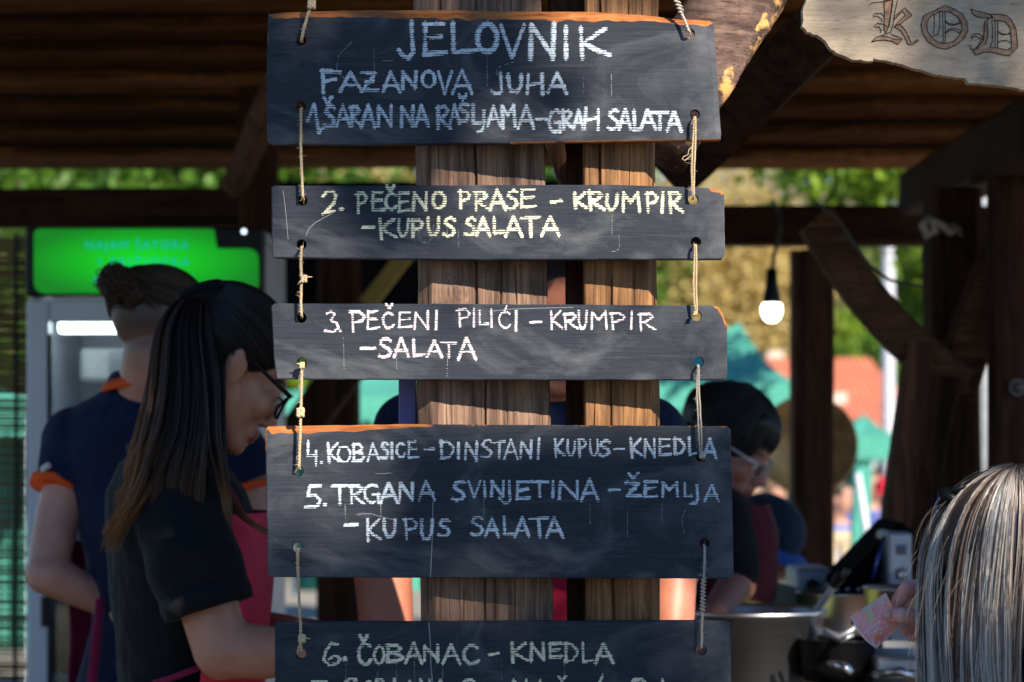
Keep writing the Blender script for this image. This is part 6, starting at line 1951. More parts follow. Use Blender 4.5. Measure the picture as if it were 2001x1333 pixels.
def stubM(q, c):
    # shaved lower hair: darker towards the top, skin at the nape
    back = (q[:, 0] < .045)
    t = np.clip((q[:, 2] + .095) / .09, 0, 1) * back * np.clip(1.1 - np.abs(q[:, 1]) * 3, 0, 1)
    dark = np.array([.045, .030, .024])
    return c * (1 - .93 * t[:, None]) + dark * (.93 * t[:, None])
remeshed(mb, 'body', M['skin'], Mn, .005, 5, None, face_tint(HM, skinM, (.36, .13, .11), stubM))
eyes(HM, Mn)
mb = MB(); mb.loft(tor[:-1]); mb.sleeve(P(148, 862, 4.42), P(116, 950, 4.40), .062, .0475); mb.sleeve(P(450, 872, 4.42), P(492, 940, 4.42), .062, .058)
remeshed(mb, 'polo_shirt', M['navy_cloth'], Mn, .006, 3, folds(.006, 24, 8))
mb = MB(); a = P(113, 944, 4.40); b = P(109, 958, 4.395); ax = (b - a).normalized()
mb.tube([a - ax * .004, a, a.lerp(b, .5), b, b - ax * .006], [.0485, .0500, .0505, .0495, .042], 36); mb.build('sleeve_trim', M['orange_trim'], Mn, True)
mb = MB(); a = P(494, 940, 4.42); b = P(497, 954, 4.42); mb.tube([a, a.lerp(b, .5), b, b.lerp(a, .3)], [.058, .060, .0585, .05], 36); mb.build('sleeve_trim', M['orange_trim'], Mn, True)
def collar(parent, c, rx, ry, h, tilt, mat, name, off=0):
    mb = MB(); vs = []; fs = []; n = 40
    for i in range(n):
        t = 2 * math.pi * i / n
        for j, (o, zz) in enumerate(((0, h / 2), (.006, h * .1), (.010, -h / 2), (.004, -h / 2), (-.003, 0))):
            vs.append(Vector(c) + Vector(((rx + o) * math.cos(t), (ry + o) * math.sin(t), zz + tilt * math.cos(t))))
    for i in range(n):
        j = (i + 1) % n
        for k in range(5): k2 = (k + 1) % 5; fs.append((i * 5 + k, j * 5 + k, j * 5 + k2, i * 5 + k2))
    mb.add(vs, fs); return mb.build(name, mat, parent, True)
collar(Mn, P(290, 728, 4.40), .066, .064, .022, .012, M['navy_cloth'], 'collar')
collar(Mn, P(288, 742, 4.40), .074, .072, .020, .013, M['orange_trim'], 'collar_trim')
mb = MB(); vs = [P(83, 916, 4.345), P(93, 906, 4.343), P(97, 911, 4.343), P(86, 921, 4.345)]; 
a = P(82, 918, 4.352); b = P(96, 908, 4.345); mb.tube([a, b], .006, 8); mb.build('sleeve_badge', M['white_cloth'], Mn)
mb = MB(); mb.tube([P(196, 1170, 4.33), P(190, 1230, 4.32), P(180, 1330, 4.31), P(176, 1400, 4.31)], [.008, .009, .010, .010], 6); mb.build('apron_tie', M['magenta_cloth'], Mn, True)
apron_patch(Mn, 'apron', [(P(300, 1060, 4.42), .16, .115), (P(303, 1250, 4.43), .155, .115), (P(305, 1500, 4.43), .17, .13), (P(305, 1700, 4.43), .19, .15)], 15, 165, .01, M['magenta_cloth'])
# hair: long top gathered in a bun above a shaved back
hm = HM.w
mb = MB(); mb.ell(hm(-.004, 0, .055), (.096, .078, .070), HM.R, 28, 18)
remeshed(mb, 'hair_cap', M['hair'], Mn, .005, 3, None, const_tint((.035, .022, .015)))
bun = Vector(P(226, 553, 4.27)); bl_ = np.array(bun)
ls = []; ws = []; cs = []; m = 14
for i in range(900):
    s_ = np.array([rgx.uniform(-.06, .085), rgx.choice([-1, 1]) * .079 * rgx.uniform(.2, 1), rgx.uniform(.03, .13)])
    c0 = np.array([-.004, 0, .050]); rad = np.array([.099, .081, .076]); e = HM.inv(bl_[None])[0]
    a = (s_ - c0) / rad; a /= np.linalg.norm(a); b = (e - c0) / rad; bln = np.linalg.norm(b); b /= bln
    om = math.acos(max(-1, min(1, a @ b))); ts = np.linspace(0, 1, m)
    pp = (np.sin((1 - ts) * om)[:, None] * a + np.sin(ts * om)[:, None] * b) / max(1e-4, math.sin(om))
    q = c0 + pp * (1.01 + (bln - 1) * ts ** 4)[:, None] * rad
    ls.append(np.array([tuple(HM.w(*x)) for x in q])); ws.append(.0011); cs.append(np.tile(np.array([.045, .027, .016]) * rgx.uniform(.5, 1.8), (m, 1)))
for i in range(500):
    ax = rgx.normal(size=3); ax /= np.linalg.norm(ax); b1_ = np.cross(ax, [0, 0, 1.]); b1_ /= np.linalg.norm(b1_); b2_ = np.cross(ax, b1_)
    rr = rgx.uniform(.012, .033); t0 = rgx.uniform(0, 6.28); ts = np.linspace(t0, t0 + 3.6, m)
    c = bl_ + rgx.normal(size=3) * .004 + (np.array([.022, .01, -.014]) if i % 3 == 0 else 0)
    ls.append(c + (np.cos(ts)[:, None] * b1_ + np.sin(ts)[:, None] * b2_) * rr); ws.append(.0012); cs.append(np.tile(np.array([.06, .034, .02]) * rgx.uniform(.5, 1.9), (m, 1)))
strands(Mn, 'hair', ls, ws, cs)
mb = MB(); mb.ell(bun, (.029, .026, .029)); mb.ell(bun + Vector((.028, .012, -.020)), (.026, .024, .024))
remeshed(mb, 'hair_bun', M['hair'], Mn, .004, 3, None, const_tint((.035, .022, .015)))

# ---------------------------------------------------------------- person hidden behind the posts
C_ = root('person', (P(1040, 0, 3.85).x, 3.9, .04), 'person in navy shirt and red apron standing mostly hidden behind the two posts', 'person', 'people working in the stall')
HC = Head(P(1098, 632, 3.84), -80, 8, 0, 1.0)
mb = MB(); head_shapes(mb, HC, P(1060, 800, 3.86), .06, False)
tor = [(P(1065, 778, 3.86), .055, .055), (P(1060, 800, 3.87), .12, .08), (P(1045, 830, 3.88), .195, .10), (P(1040, 900, 3.88), .20, .12), (P(1040, 1050, 3.88), .175, .12), (P(1040, 1200, 3.88), .16, .12), (P(1040, 1450, 3.88), .17, .13)]
mb.loft([(c, a - .012, b - .012) for c, a, b in tor])
mb.cap(P(805, 850, 3.88), P(765, 1040, 3.86), .055, .048); mb.cap(P(765, 1040, 3.86), P(748, 1120, 3.74), .046, .046); mb.cap(P(748, 1120, 3.74), P(760, 1290, 3.66), .046, .040); hand(mb, P(760, 1300, 3.66), (.4, -.6, -.6), (0, -.5, 1), 30)
mb.cap(P(1275, 850, 3.88), P(1308, 1000, 3.84), .052, .046); mb.cap(P(1308, 1000, 3.84), P(1316, 1120, 3.66), .044, .040); mb.cap(P(1316, 1120, 3.62), P(1300, 1300, 3.56), .036, .040); hand(mb, P(1300, 1310, 3.56), (-.4, -.6, -.6), (0, -.5, 1), 30)
for xx in (990, 1090):
    q = P(xx, 1450, 3.88); mb.cap(q, (q.x, 3.9, .55), .085, .055); mb.cap((q.x, 3.9, .55), (q.x, 3.9, .13), .055, .04); mb.ell((q.x, 3.86, .08), (.045, .12, .035))
remeshed(mb, 'body', M['skin'], C_, .0055, 5, None, face_tint(HC, (.46, .17, .10)))
eyes(HC, C_)
mb = MB(); mb.loft(tor[:-1]); mb.sleeve(P(812, 850, 3.88), P(785, 1040, 3.86), .070, .066); mb.sleeve(P(1268, 850, 3.88), P(1298, 1020, 3.85), .064, .060)
remeshed(mb, 'shirt', M['navy_cloth'], C_, .007, 3, folds(.005, 20, 5))
apron_patch(C_, 'apron', [(P(1050, 930, 3.88), .18, .12), (P(1045, 1060, 3.88), .175, .122), (P(1040, 1200, 3.88), .165, .122), (P(1040, 1450, 3.88), .175, .135), (P(1040, 1700, 3.88), .19, .15)], -150, -30, .010, cloth('deep_red_apron_cloth', (.36, .008, .04)))
mb = MB(); hc = HC.w; mb.ell(hc(-.014, 0, .046), (.097, .080, .080), HC.R, 26, 16)
remeshed(mb, 'hair_cap', M['hair'], C_, .006, 3, None, const_tint((.03, .02, .015)))

# ---------------------------------------------------------------- dark haired woman with pale framed glasses
W2 = root('person', (P(1400, 0, 5.0).x, 5.0, .04), 'short haired woman with pale rimmed glasses and dark red apron right of the fourth board', 'person', 'people working in the stall')
H2 = Head(P(1425, 868, 4.90), -24, 30, 0, .92)
mb = MB(); head_shapes(mb, H2, P(1385, 985, 4.95), .05)
tor = [(P(1385, 955, 4.95), .050, .05), (P(1385, 975, 4.95), .085, .08), (P(1390, 1010, 4.95), .125, .13), (P(1395, 1080, 4.95), .118, .14), (P(1395, 1160, 4.95), .112, .13), (P(1395, 1300, 4.95), .115, .13), (P(1395, 1450, 4.95), .12, .14)]
mb.loft([(c, a - .01, b - .01) for c, a, b in tor])
mb.cap(P(1420, 1010, 4.83), P(1440, 1140, 4.80), .045, .04); mb.cap(P(1440, 1140, 4.80), P(1395, 1200, 4.60), .038, .026); hand(mb, P(1395, 1200, 4.60), (-.3, -1, -.1), (0, -.2, 1), 30)
mb.cap(P(1300, 1010, 5.03), P(1290, 1160, 5.0), .045, .04); mb.cap(P(1290, 1160, 5.0), P(1340, 1210, 4.78), .038, .026); hand(mb, P(1340, 1210, 4.78), (.2, -1, -.1), (0, -.2, 1), 30)
for xx in (1360, 1425):
    q = P(xx, 1430, 4.95); mb.cap(q, (q.x, 5.0, .5), .075, .05); mb.cap((q.x, 5.0, .5), (q.x, 5.0, .13), .05, .04); mb.ell((q.x + .03, 4.97, .08), (.09, .08, .035))
remeshed(mb, 'body', M['skin'], W2, .005, 5, None, face_tint(H2, (.36, .16, .125), (.25, .07, .07)))
eyes(H2, W2)
mb = MB(); mb.loft(tor[:-1]); mb.cap(P(1415, 1005, 4.84), P(1436, 1110, 4.80), .056, .052); mb.cap(P(1305, 1005, 5.03), P(1292, 1120, 5.0), .056, .052)
remeshed(mb, 'shirt', M['black_cloth'], W2, .006, 3, folds(.005, 24, 15))
apron_patch(W2, 'apron', [(P(1395, 985, 4.95), .105, .11), (P(1395, 1040, 4.95), .125, .14), (P(1397, 1160, 4.95), .118, .135), (P(1395, 1300, 4.95), .118, .132), (P(1395, 1500, 4.95), .14, .16)], -110, 40, .009, M['dark_red_cloth'])
mb = MB(); mb.tube([P(1462, 1050, 4.84), P(1468, 1064, 4.835), P(1460, 1072, 4.84)], [.006, .008, .004], 6); mb.build('apron_badge', simple('orange_red_badge', (.75, .10, .02), .5), W2)
h2 = H2.w
mb = MB()
mb.tube([h2(-.01, -.078, .010), h2(.05, -.076, .008), h2(.094, -.066, .004)], [.0028, .0034, .0038], 8); mb.tube([h2(-.01, .078, .010), h2(.094, .066, .004)], .003, 8)
for sg in (-1, 1): mb.tube([h2(.101 - .010 * max(0, math.cos(t)), sg * (.036 + .025 * math.cos(t)), -.010 + .018 * math.sin(t)) for t in [2 * math.pi * k / 24 for k in range(25)]], .0010, 8)
mb.tube([h2(.101, -.011, -.004), h2(.106, 0, -.001), h2(.101, .011, -.004)], .0018, 8)
g2 = mb.build('glasses_frame', simple('pale_metal_frame', (.40, .38, .40), .35, .4, .1, 30, 0), W2, True)
for sg in (-1, 1):
    mb = MB(); vs = [h2(.100, sg * .036, -.010)] + [h2(.101 - .010 * max(0, math.cos(t)), sg * (.036 + .024 * math.cos(t)), -.010 + .017 * math.sin(t)) for t in [2 * math.pi * k / 24 for k in range(24)]]
    mb.add(vs, [(0, 1 + k, 1 + (k + 1) % 24) for k in range(24)]); mb.build('lens', M['glass'], g2)
mb = MB(); mb.ell(h2(-.022, 0, .042), (.104, .086, .080), H2.R, 28, 18); mb.ell(h2(-.052, 0, -.012), (.062, .078, .060), H2.R, 22, 14); mb.ell(h2(.045, 0, .082), (.045, .06, .030), H2.R @ Matrix.Rotation(R(30), 3, 'Y'), 22, 14)
remeshed(mb, 'hair', M['hair'], W2, .005, 2, lambda co: sinnoise(co, [(90, .0022), (200, .0012)], 6), const_tint((.010, .009, .010)))
ls = []; ws = []; cs = []; m = 12
for i in range(1100):
    az = rgx.uniform(-2.6, 2.6); st = np.array([.02 + rgx.normal() * .02, rgx.normal() * .02, .128])
    en = np.array([.082 * math.cos(az) - .008, .090 * math.sin(az), rgx.uniform(.028, .05) if abs(az) < .9 else rgx.uniform(-.05, .0)])
    c0 = np.array([-.018, 0, .046]); rad = np.array([.108, .091, .087]); a = (st - c0) / rad; a /= np.linalg.norm(a); b = (en - c0) / rad; b /= np.linalg.norm(b)
    om = math.acos(max(-1, min(1, a @ b))); ts = np.linspace(0, 1, m)
    pp = (np.sin((1 - ts) * om)[:, None] * a + np.sin(ts * om)[:, None] * b) / max(1e-4, math.sin(om))
    q = c0 + pp * rad * rgx.uniform(.99, 1.05); ls.append(np.array([tuple(H2.w(*x)) for x in q])); ws.append(.0013); cs.append(np.tile(np.array([.012, .010, .011]) * rgx.uniform(.5, 2.2), (m, 1)))
strands(W2, 'hair_strands', ls, ws, cs)

# ---------------------------------------------------------------- person in the dark cap
S_ = root('person', (P(1485, 0, 6.3).x, 6.35, .04), 'person in dark cap with blue brim bending behind the counter by the bulb post', 'person', 'people working in the stall')
HS = Head(P(1487, 1062, 6.3), -30, 35, 0, .95)
mb = MB(); head_shapes(mb, HS, P(1450, 1150, 6.38), .052)
tor = [(P(1450, 1130, 6.38), .05, .05), (P(1445, 1150, 6.40), .11, .08), (P(1440, 1200, 6.42), .18, .11), (P(1440, 1300, 6.45), .17, .12), (P(1440, 1450, 6.5), .16, .12), (P(1440, 1560, 6.5), .17, .13)]
mb.loft([(c, a - .01, b - .01) for c, a, b in tor])
mb.cap(P(1560, 1210, 6.42), P(1570, 1330, 6.3), .045, .04); mb.cap(P(1570, 1330, 6.3), P(1540, 1380, 6.1), .036, .026); hand(mb, P(1540, 1380, 6.1), (-.3, -1, 0), (0, -.2, 1), 30)
mb.cap(P(1320, 1210, 6.42), P(1310, 1330, 6.3), .045, .04); mb.cap(P(1310, 1330, 6.3), P(1350, 1380, 6.1), .036, .026); hand(mb, P(1350, 1380, 6.1), (.3, -1, 0), (0, -.2, 1), 30)
for xx in (1410, 1470):
    q = P(xx, 1550, 6.5); mb.cap(q, (q.x, 6.45, .5), .075, .055); mb.cap((q.x, 6.45, .5), (q.x, 6.45, .13), .055, .04); mb.ell((q.x, 6.40, .08), (.045, .12, .035))
remeshed(mb, 'body', M['skin'], S_, .007, 5, None, face_tint(HS, (.42, .21, .17)))
mb = MB(); mb.loft(tor[1:-1]); mb.cap(P(1556, 1210, 6.42), P(1566, 1290, 6.34), .056, .052); mb.cap(P(1324, 1210, 6.42), P(1314, 1290, 6.34), .056, .052)
remeshed(mb, 'shirt', M['black_cloth'], S_, .009, 3, folds(.005, 20, 25))
hs = HS.w
mb = MB(); mb.ell(hs(-.004, 0, .050), (.104, .086, .086), HS.R, 28, 18); mb.build('cap_crown', cloth('dark_navy_cap_cloth', (.012, .028, .06)), S_, True)
bmb = MB(); vs = []; fs = []; n = 20
for i in range(n + 1):
    a = -1.25 + 2.5 * i / n
    for j, (rr, zz) in enumerate(((.082, .036), (.150, .020), (.150, .014), (.082, .030))):
        vs.append(hs(rr * math.cos(a) + (.012 if j in (1, 2) else 0), (.086 if j in (0, 3) else .10) * math.sin(a), zz - .010 * (1 - math.cos(a))))
for i in range(n):
    for k in range(4): k2 = (k + 1) % 4; fs.append((i * 4 + k, i * 4 + k2, i * 4 + 4 + k2, i * 4 + 4 + k))
bmb.add(vs, fs); bmb.build('cap_brim', cloth('blue_brim_cloth', (.02, .10, .42)), S_, True)
bmb = MB(); bmb.tube([hs(.100 * math.cos(a) - .002, .087 * math.sin(a), .030) for a in np.linspace(0, 2 * math.pi, 30)], .007, 6); bmb.build('cap_band', cloth('blue_band_cloth', (.02, .12, .5)), S_, True)

# ---------------------------------------------------------------- blonde customer with banknote
B_ = root('person', (P(1985, 0, 2.83).x, 2.85, 0), 'woman with streaked ash blonde hair at the lower right edge, reaching out to pay', 'person')
HB = Head(P(1978, 1122, 2.80), 62, 6, 0, 1.0)
skinB = (.70, .39, .33)
mb = MB(); head_shapes(mb, HB, P(1985, 1360, 2.86), .055)
tor = [(P(1990, 1330, 2.86), .05, .05), (P(1990, 1365, 2.87), .12, .08), (P(1990, 1420, 2.88), .18, .11), (P(1990, 1560, 2.88), .175, .12), (P(1990, 1800, 2.88), .15, .11), (P(1990, 2150, 2.88), .16, .12)]
mb.loft([(c, a - .01, b - .01) for c, a, b in tor])
for xx in (1925, 2060):
    q = P(xx, 2150, 2.88); mb.cap(q, (q.x, 2.87, .48), .08, .055); mb.cap((q.x, 2.87, .48), (q.x, 2.87, .1), .052, .04); mb.ell((q.x, 2.92, .04), (.045, .12, .035))
# reaching arm
mb.cap(P(1780, 1450, 2.90), P(1905, 1340, 3.06), .046, .038); mb.cap(P(1905, 1340, 3.06), P(1868, 1205, 2.945), .036, .027)
mb.cap(P(2200, 1440, 2.90), P(2240, 1800, 2.92), .046, .038); mb.cap(P(2240, 1800, 2.92), P(2200, 2050, 2.90), .036, .026); hand(mb, P(2200, 2050, 2.90), (0, -.1, -1), (1, 0, 0), 25)
px = K * 2.88
def fing(pts, rr):
    for a, b, ra, rb in zip(pts[:-1], pts[1:], rr[:-1], rr[1:]): mb.cap(P(*a), P(*b), ra * px, rb * px, 18)
mb.ell(P(1852, 1182, 2.925), (.036, .015, .030), Matrix.Rotation(R(-10), 3, 'Y'), 24, 14)
mb.cap(P(1848, 1200, 2.905), P(1812, 1211, 2.885), 24 * px, 18 * px)
fing([(1826, 1211, 2.89), (1789, 1207, 2.868), (1762, 1203, 2.864), (1743, 1203, 2.868)], [19, 16.5, 16.5, 13])
fing([(1838, 1160, 2.915), (1801, 1148, 2.898), (1772, 1152, 2.888), (1757, 1172, 2.890), (1752, 1190, 2.892)], [21, 19, 17, 15, 12])
fing([(1842, 1185, 2.925), (1805, 1206, 2.915), (1780, 1222, 2.905), (1768, 1233, 2.900)], [17, 15, 13.5, 10])
fing([(1848, 1196, 2.930), (1814, 1222, 2.918), (1793, 1232, 2.905), (1782, 1245, 2.900)], [16, 14, 13, 9.5])
fing([(1852, 1205, 2.930), (1826, 1230, 2.915), (1808, 1238, 2.905), (1799, 1251, 2.900)], [14.5, 13, 12, 9])
def tB(co):
    c = face_tint(HB, skinB)(co)
    # reddish knuckles and creases of the paying hand
    w_ = np.zeros(len(co))
    for q in ((1757, 1160, 2.88), (1779, 1150, 2.88), (1742, 1204, 2.86), (1782, 1240, 2.9), (1800, 1246, 2.9)):
        pq = np.array(P(*q)); w_ += np.exp(-((co - pq) ** 2).sum(1) / .008 ** 2)
    return c * (1 - np.clip(w_, 0, 1)[:, None] * np.array([.0, .30, .25]))
remeshed(mb, 'body', M['skin'], B_, .0023 if True else .004, 2, None, tB)
eyes(HB, B_)
nail = simple('fingernail', (.60, .36, .33), .25, 0, .05, 50, 0)
for (q, r3, rot) in (((1735.5, 1202, 2.8605), (7.5 * px, 2.2 * px, 7.5 * px), -5), ((1780, 1247, 2.892), (5.5 * px, 2.2 * px, 7.5 * px), 20), ((1798, 1252, 2.893), (5 * px, 2.2 * px, 6.5 * px), 10)):
    mb = MB(); mb.ell(P(*q), r3, Matrix.Rotation(R(rot), 3, 'Y'), 16, 10); mb.build('fingernail', nail, B_, True)
mb = MB(); mb.loft(tor[1:-1]); mb.cap(P(1800, 1440, 2.90), P(1880, 1368, 3.02), .058, .05); mb.cap(P(2190, 1440, 2.90), P(2225, 1640, 2.91), .058, .05)
remeshed(mb, 'top', cloth('brick_red_cotton', (.36, .07, .05)), B_, .007, 3, folds(.005, 20, 35))
mb = MB(); mb.ell(HB.w(-.012, 0, .034), (.101, .084, .090), HB.R, 30, 20); mb.loft([(P(1980, 1090, 2.81), .075, .075), (P(1980, 1180, 2.81), .080, .080), (P(1982, 1300, 2.82), .080, .078), (P(1982, 1420, 2.83), .07, .07)])
remeshed(mb, 'hair_cap', M['hair'], B_, .005, 4, None, const_tint((.05, .035, .028)))
hb_ = HB.c
ls = []; ws = []; cs = []; m = 20
part = Vector(P(1992, 936, 2.77))
rgx = np.random.default_rng(77)
NC = 150
clump_az = rgx.uniform(0, 2 * math.pi, NC); clump_col = rgx.random(NC)
for i in range(11000):
    ci = rgx.integers(0, NC); az = clump_az[ci] + rgx.normal() * .026
    ca, sa = math.cos(az), math.sin(az)
    if sa > .55 and rgx.random() < .7: continue
    c1 = clump_col[ci]
    rr_ = 1 + rgx.normal() * .018 + .09 * (((ci * 37) % 17) / 17 - .5)
    wob = rgx.normal(size=5); cw = np.random.default_rng(ci).normal(size=5)
    pts = []
    # start on the crown, run over the skull, then hang
    for t, (h, rad) in enumerate(((.122, .006), (.119, .030), (.108, .056), (.086, .081), (.055, .098), (.015, .107), (-.035, .107), (-.09, .105), (-.15, .103), (-.21, .100), (-.27, .094), (-.31, .086))):
        k = max(0, t - 5) / 6
        a2 = az + .07 * cw[0] * k + .05 * wob[0] * k + .13 * cw[1] * math.sin(t * .9 + cw[4]) * k
        r2 = rad * rr_ * (1 + .045 * cw[2] * k + .02 * wob[1] * k + .03 * math.sin(t * 1.1 + cw[3] * 3) * k)
        if h > .10: x0, y0 = (part.x - hb_.x) * .8, (part.y - hb_.y) * .8
        else: x0, y0 = (part.x - hb_.x) * max(0, h) / .13, (part.y - hb_.y) * max(0, h) / .13
        pts.append((hb_.x + x0 + r2 * math.cos(a2) * .96, hb_.y + y0 + r2 * math.sin(a2), hb_.z + h + (.002 * wob[3])))
    L_end = rgx.uniform(.86, 1.0)
    p = np.array(pts); s = np.linspace(0, len(p) - 1, m) * L_end
    q = np.stack([np.interp(s, np.arange(len(p)), p[:, j]) for j in range(3)], 1)
    for _ in range(2): q[1:-1] = (q[:-2] + 2 * q[1:-1] + q[2:]) / 4
    q[9:] += (rgx.normal(size=3) * .0032) * np.linspace(0, 1, m - 9)[:, None]
    ls.append(q); ws.append(rgx.uniform(.0002, .00044))
    dark = np.array([.045, .028, .024]); blond = np.array([.78, .74, .70]); mid = np.array([.26, .19, .15])
    f = c1 * .52 + rgx.random() * .60
    base = dark if f < .26 else (mid * rgx.uniform(.8, 1.5) if f < .50 else blond * rgx.uniform(.7, 1.1))
    ts = np.linspace(0, 1, m)[:, None]
    root_f = np.clip((ts - .02) / .22, .15, 1)
    cs.append((dark * (1 - root_f) + base * root_f) * rgx.uniform(.75, 1.25))
strands(B_, 'hair', ls, ws, cs)
ls = []; N_ = 90
for i in range(N_):
    az = rgx.uniform(math.pi * .75, math.pi * 1.7); h = rgx.uniform(-.2, .09); r0 = .104 if h < .03 else .09
    a = np.array([hb_.x + r0 * math.cos(az), hb_.y + r0 * math.sin(az), hb_.z + h]); out_ = np.array([math.cos(az), math.sin(az), 0])
    l = rgx.uniform(.012, .04)
    b = a + out_ * l * .8 + np.array([0, 0, rgx.uniform(-.02, .005)]); c = a + out_ * l * .9 + np.array([rgx.normal() * .01, 0, -rgx.uniform(.03, .10)])
    ts = np.linspace(0, 1, 12)[:, None]; ls.append(a * (1 - ts) ** 2 + b * 2 * ts * (1 - ts) + c * ts ** 2)
strands(B_, 'flyaway_hair', ls, [.00016] * N_, np.tile(np.array([.45, .36, .28]), (N_, 12, 1)))
# dark sunglasses pushed up into the hair
sgl = root('sunglasses', P(1850, 975, 2.78), 'dark sunglasses pushed up on the blonde woman\'s hair', 'sunglasses')
mb = MB()
pts = [P(1838, 1003, 2.80), P(1836, 988, 2.79), P(1846, 970, 2.775), P(1864, 957, 2.765), P(1884, 950, 2.76)]
mb.tube(pts, [.003, .0036, .0036, .0032, .003], 8)
mb.tube([P(1884, 950, 2.76), P(1900, 947, 2.79), P(1925, 946, 2.83)], .0020, 8)
mb.build('frame', M['black_plastic'], sgl, True)
mb = MB(); mb.ell(P(1856, 974, 2.785), (.016, .022, .010), Matrix.Rotation(R(40), 3, 'Y'), 20, 12); mb.build('lens', M['black_plastic'], sgl, True)

# the banknote
def note_mat():
    m, nt, b = new_mat('pink_banknote_paper')
    v = texco(nt)
    c = mixc(nt, (.80, .30, .26), (.78, .38, .44), ramp(nt, noise(nt, v, 45, 4, .6, .5), .4, .6))
    c = mixc(nt, c, (.92, .45, .22), mixc(nt, (0, 0, 0), (.8, .8, .8), ramp(nt, noise(nt, v, 70, 3, .6, 1.0), .52, .62)))
    c = mixc(nt, c, (.66, .52, .70), mixc(nt, (0, 0, 0), (.8, .8, .8), ramp(nt, noise(nt, texco(nt, loc=(4, 1, 2)), 90, 4, .6, 1.5), .56, .64)))
    nt.links.new(c, b.inputs['Base Color']); b.inputs['Roughness'].default_value = .7
    return m
bn_ = root('banknote', P(1712, 1212, 2.88), 'pink and orange banknote held out between thumb and fingers', 'banknote')
def note_pt(u, v, off=0):
    c0, c1, c2, c3 = (1662, 1205), (1731, 1158), (1763, 1222), (1712, 1268)
    x = (1 - u) * (1 - v) * c0[0] + u * (1 - v) * c1[0] + u * v * c2[0] + (1 - u) * v * c3[0]
    y = (1 - u) * (1 - v) * c0[1] + u * (1 - v) * c1[1] + u * v * c2[1] + (1 - u) * v * c3[1]
    x -= 4.5 * math.sin(math.pi * v) * (1 - u); y += 5 * math.sin(math.pi * v) * (1 - u)
    return P(x, y, 2.880 - off - .006 * math.sin(math.pi * v) + .004 * (1 - u))
def note_sheet(u0, u1, v0, v1, off, mat, name, n=14, parent=None):
    vs = []; fs = []
    for i in range(n + 1):
        for j in range(n + 1): vs.append(note_pt(u0 + (u1 - u0) * i / n, v0 + (v1 - v0) * j / n, off))
    for i in range(n):
        for j in range(n): a = i * (n + 1) + j; fs.append((a, a + n + 1, a + n + 2, a + 1))
    mb = MB(); mb.add(vs, fs); return mb.build(name, mat, parent or bn_, True)
note_sheet(0, 1, 0, 1, 0, note_mat(), 'paper', 20)
note_sheet(0, 1, .965, 1, .0002, simple('pale_paper_edge', (.75, .62, .62), .7), 'border', 12)
note_sheet(0, .035, 0, 1, .0002, simple('pale_paper_edge_two', (.75, .62, .62), .7), 'border', 12)
note_sheet(.30, .98, .02, .14, .0002, simple('cream_watermark', (.66, .50, .42), .7), 'pale_band')
note_sheet(.34, .52, .14, .42, .0002, simple('cream_patch', (.68, .52, .36), .7), 'pale_patch')
note_sheet(.05, .52, .50, .525, .0003, simple('white_print_line', (.78, .66, .66), .7), 'fold_line')
wpr = simple('white_print', (.80, .74, .78), .7)
for (u, v) in ((.30, .62), (.36, .76), (.52, .50), (.62, .60), (.62, .74), (.80, .16), (.44, .66)):
    note_sheet(u, u + .05, v, v + .05, .0003, wpr, 'printed_star', 2)
mb = MB(); cq = note_pt(.16, .86, .0004)
mb.tube([cq + Vector((.004 * math.cos(t), 0, .005 * math.sin(t))) for t in np.linspace(0, 6.28, 16)], .0006, 4); mb.build('printed_numeral', wpr, bn_)
mb = MB(); cq = note_pt(.30, .80, .0004)
mb.ell(cq, (.005, .0004, .005)); mb.build('printed_circle', simple('orange_print', (.75, .22, .10), .7), bn_)

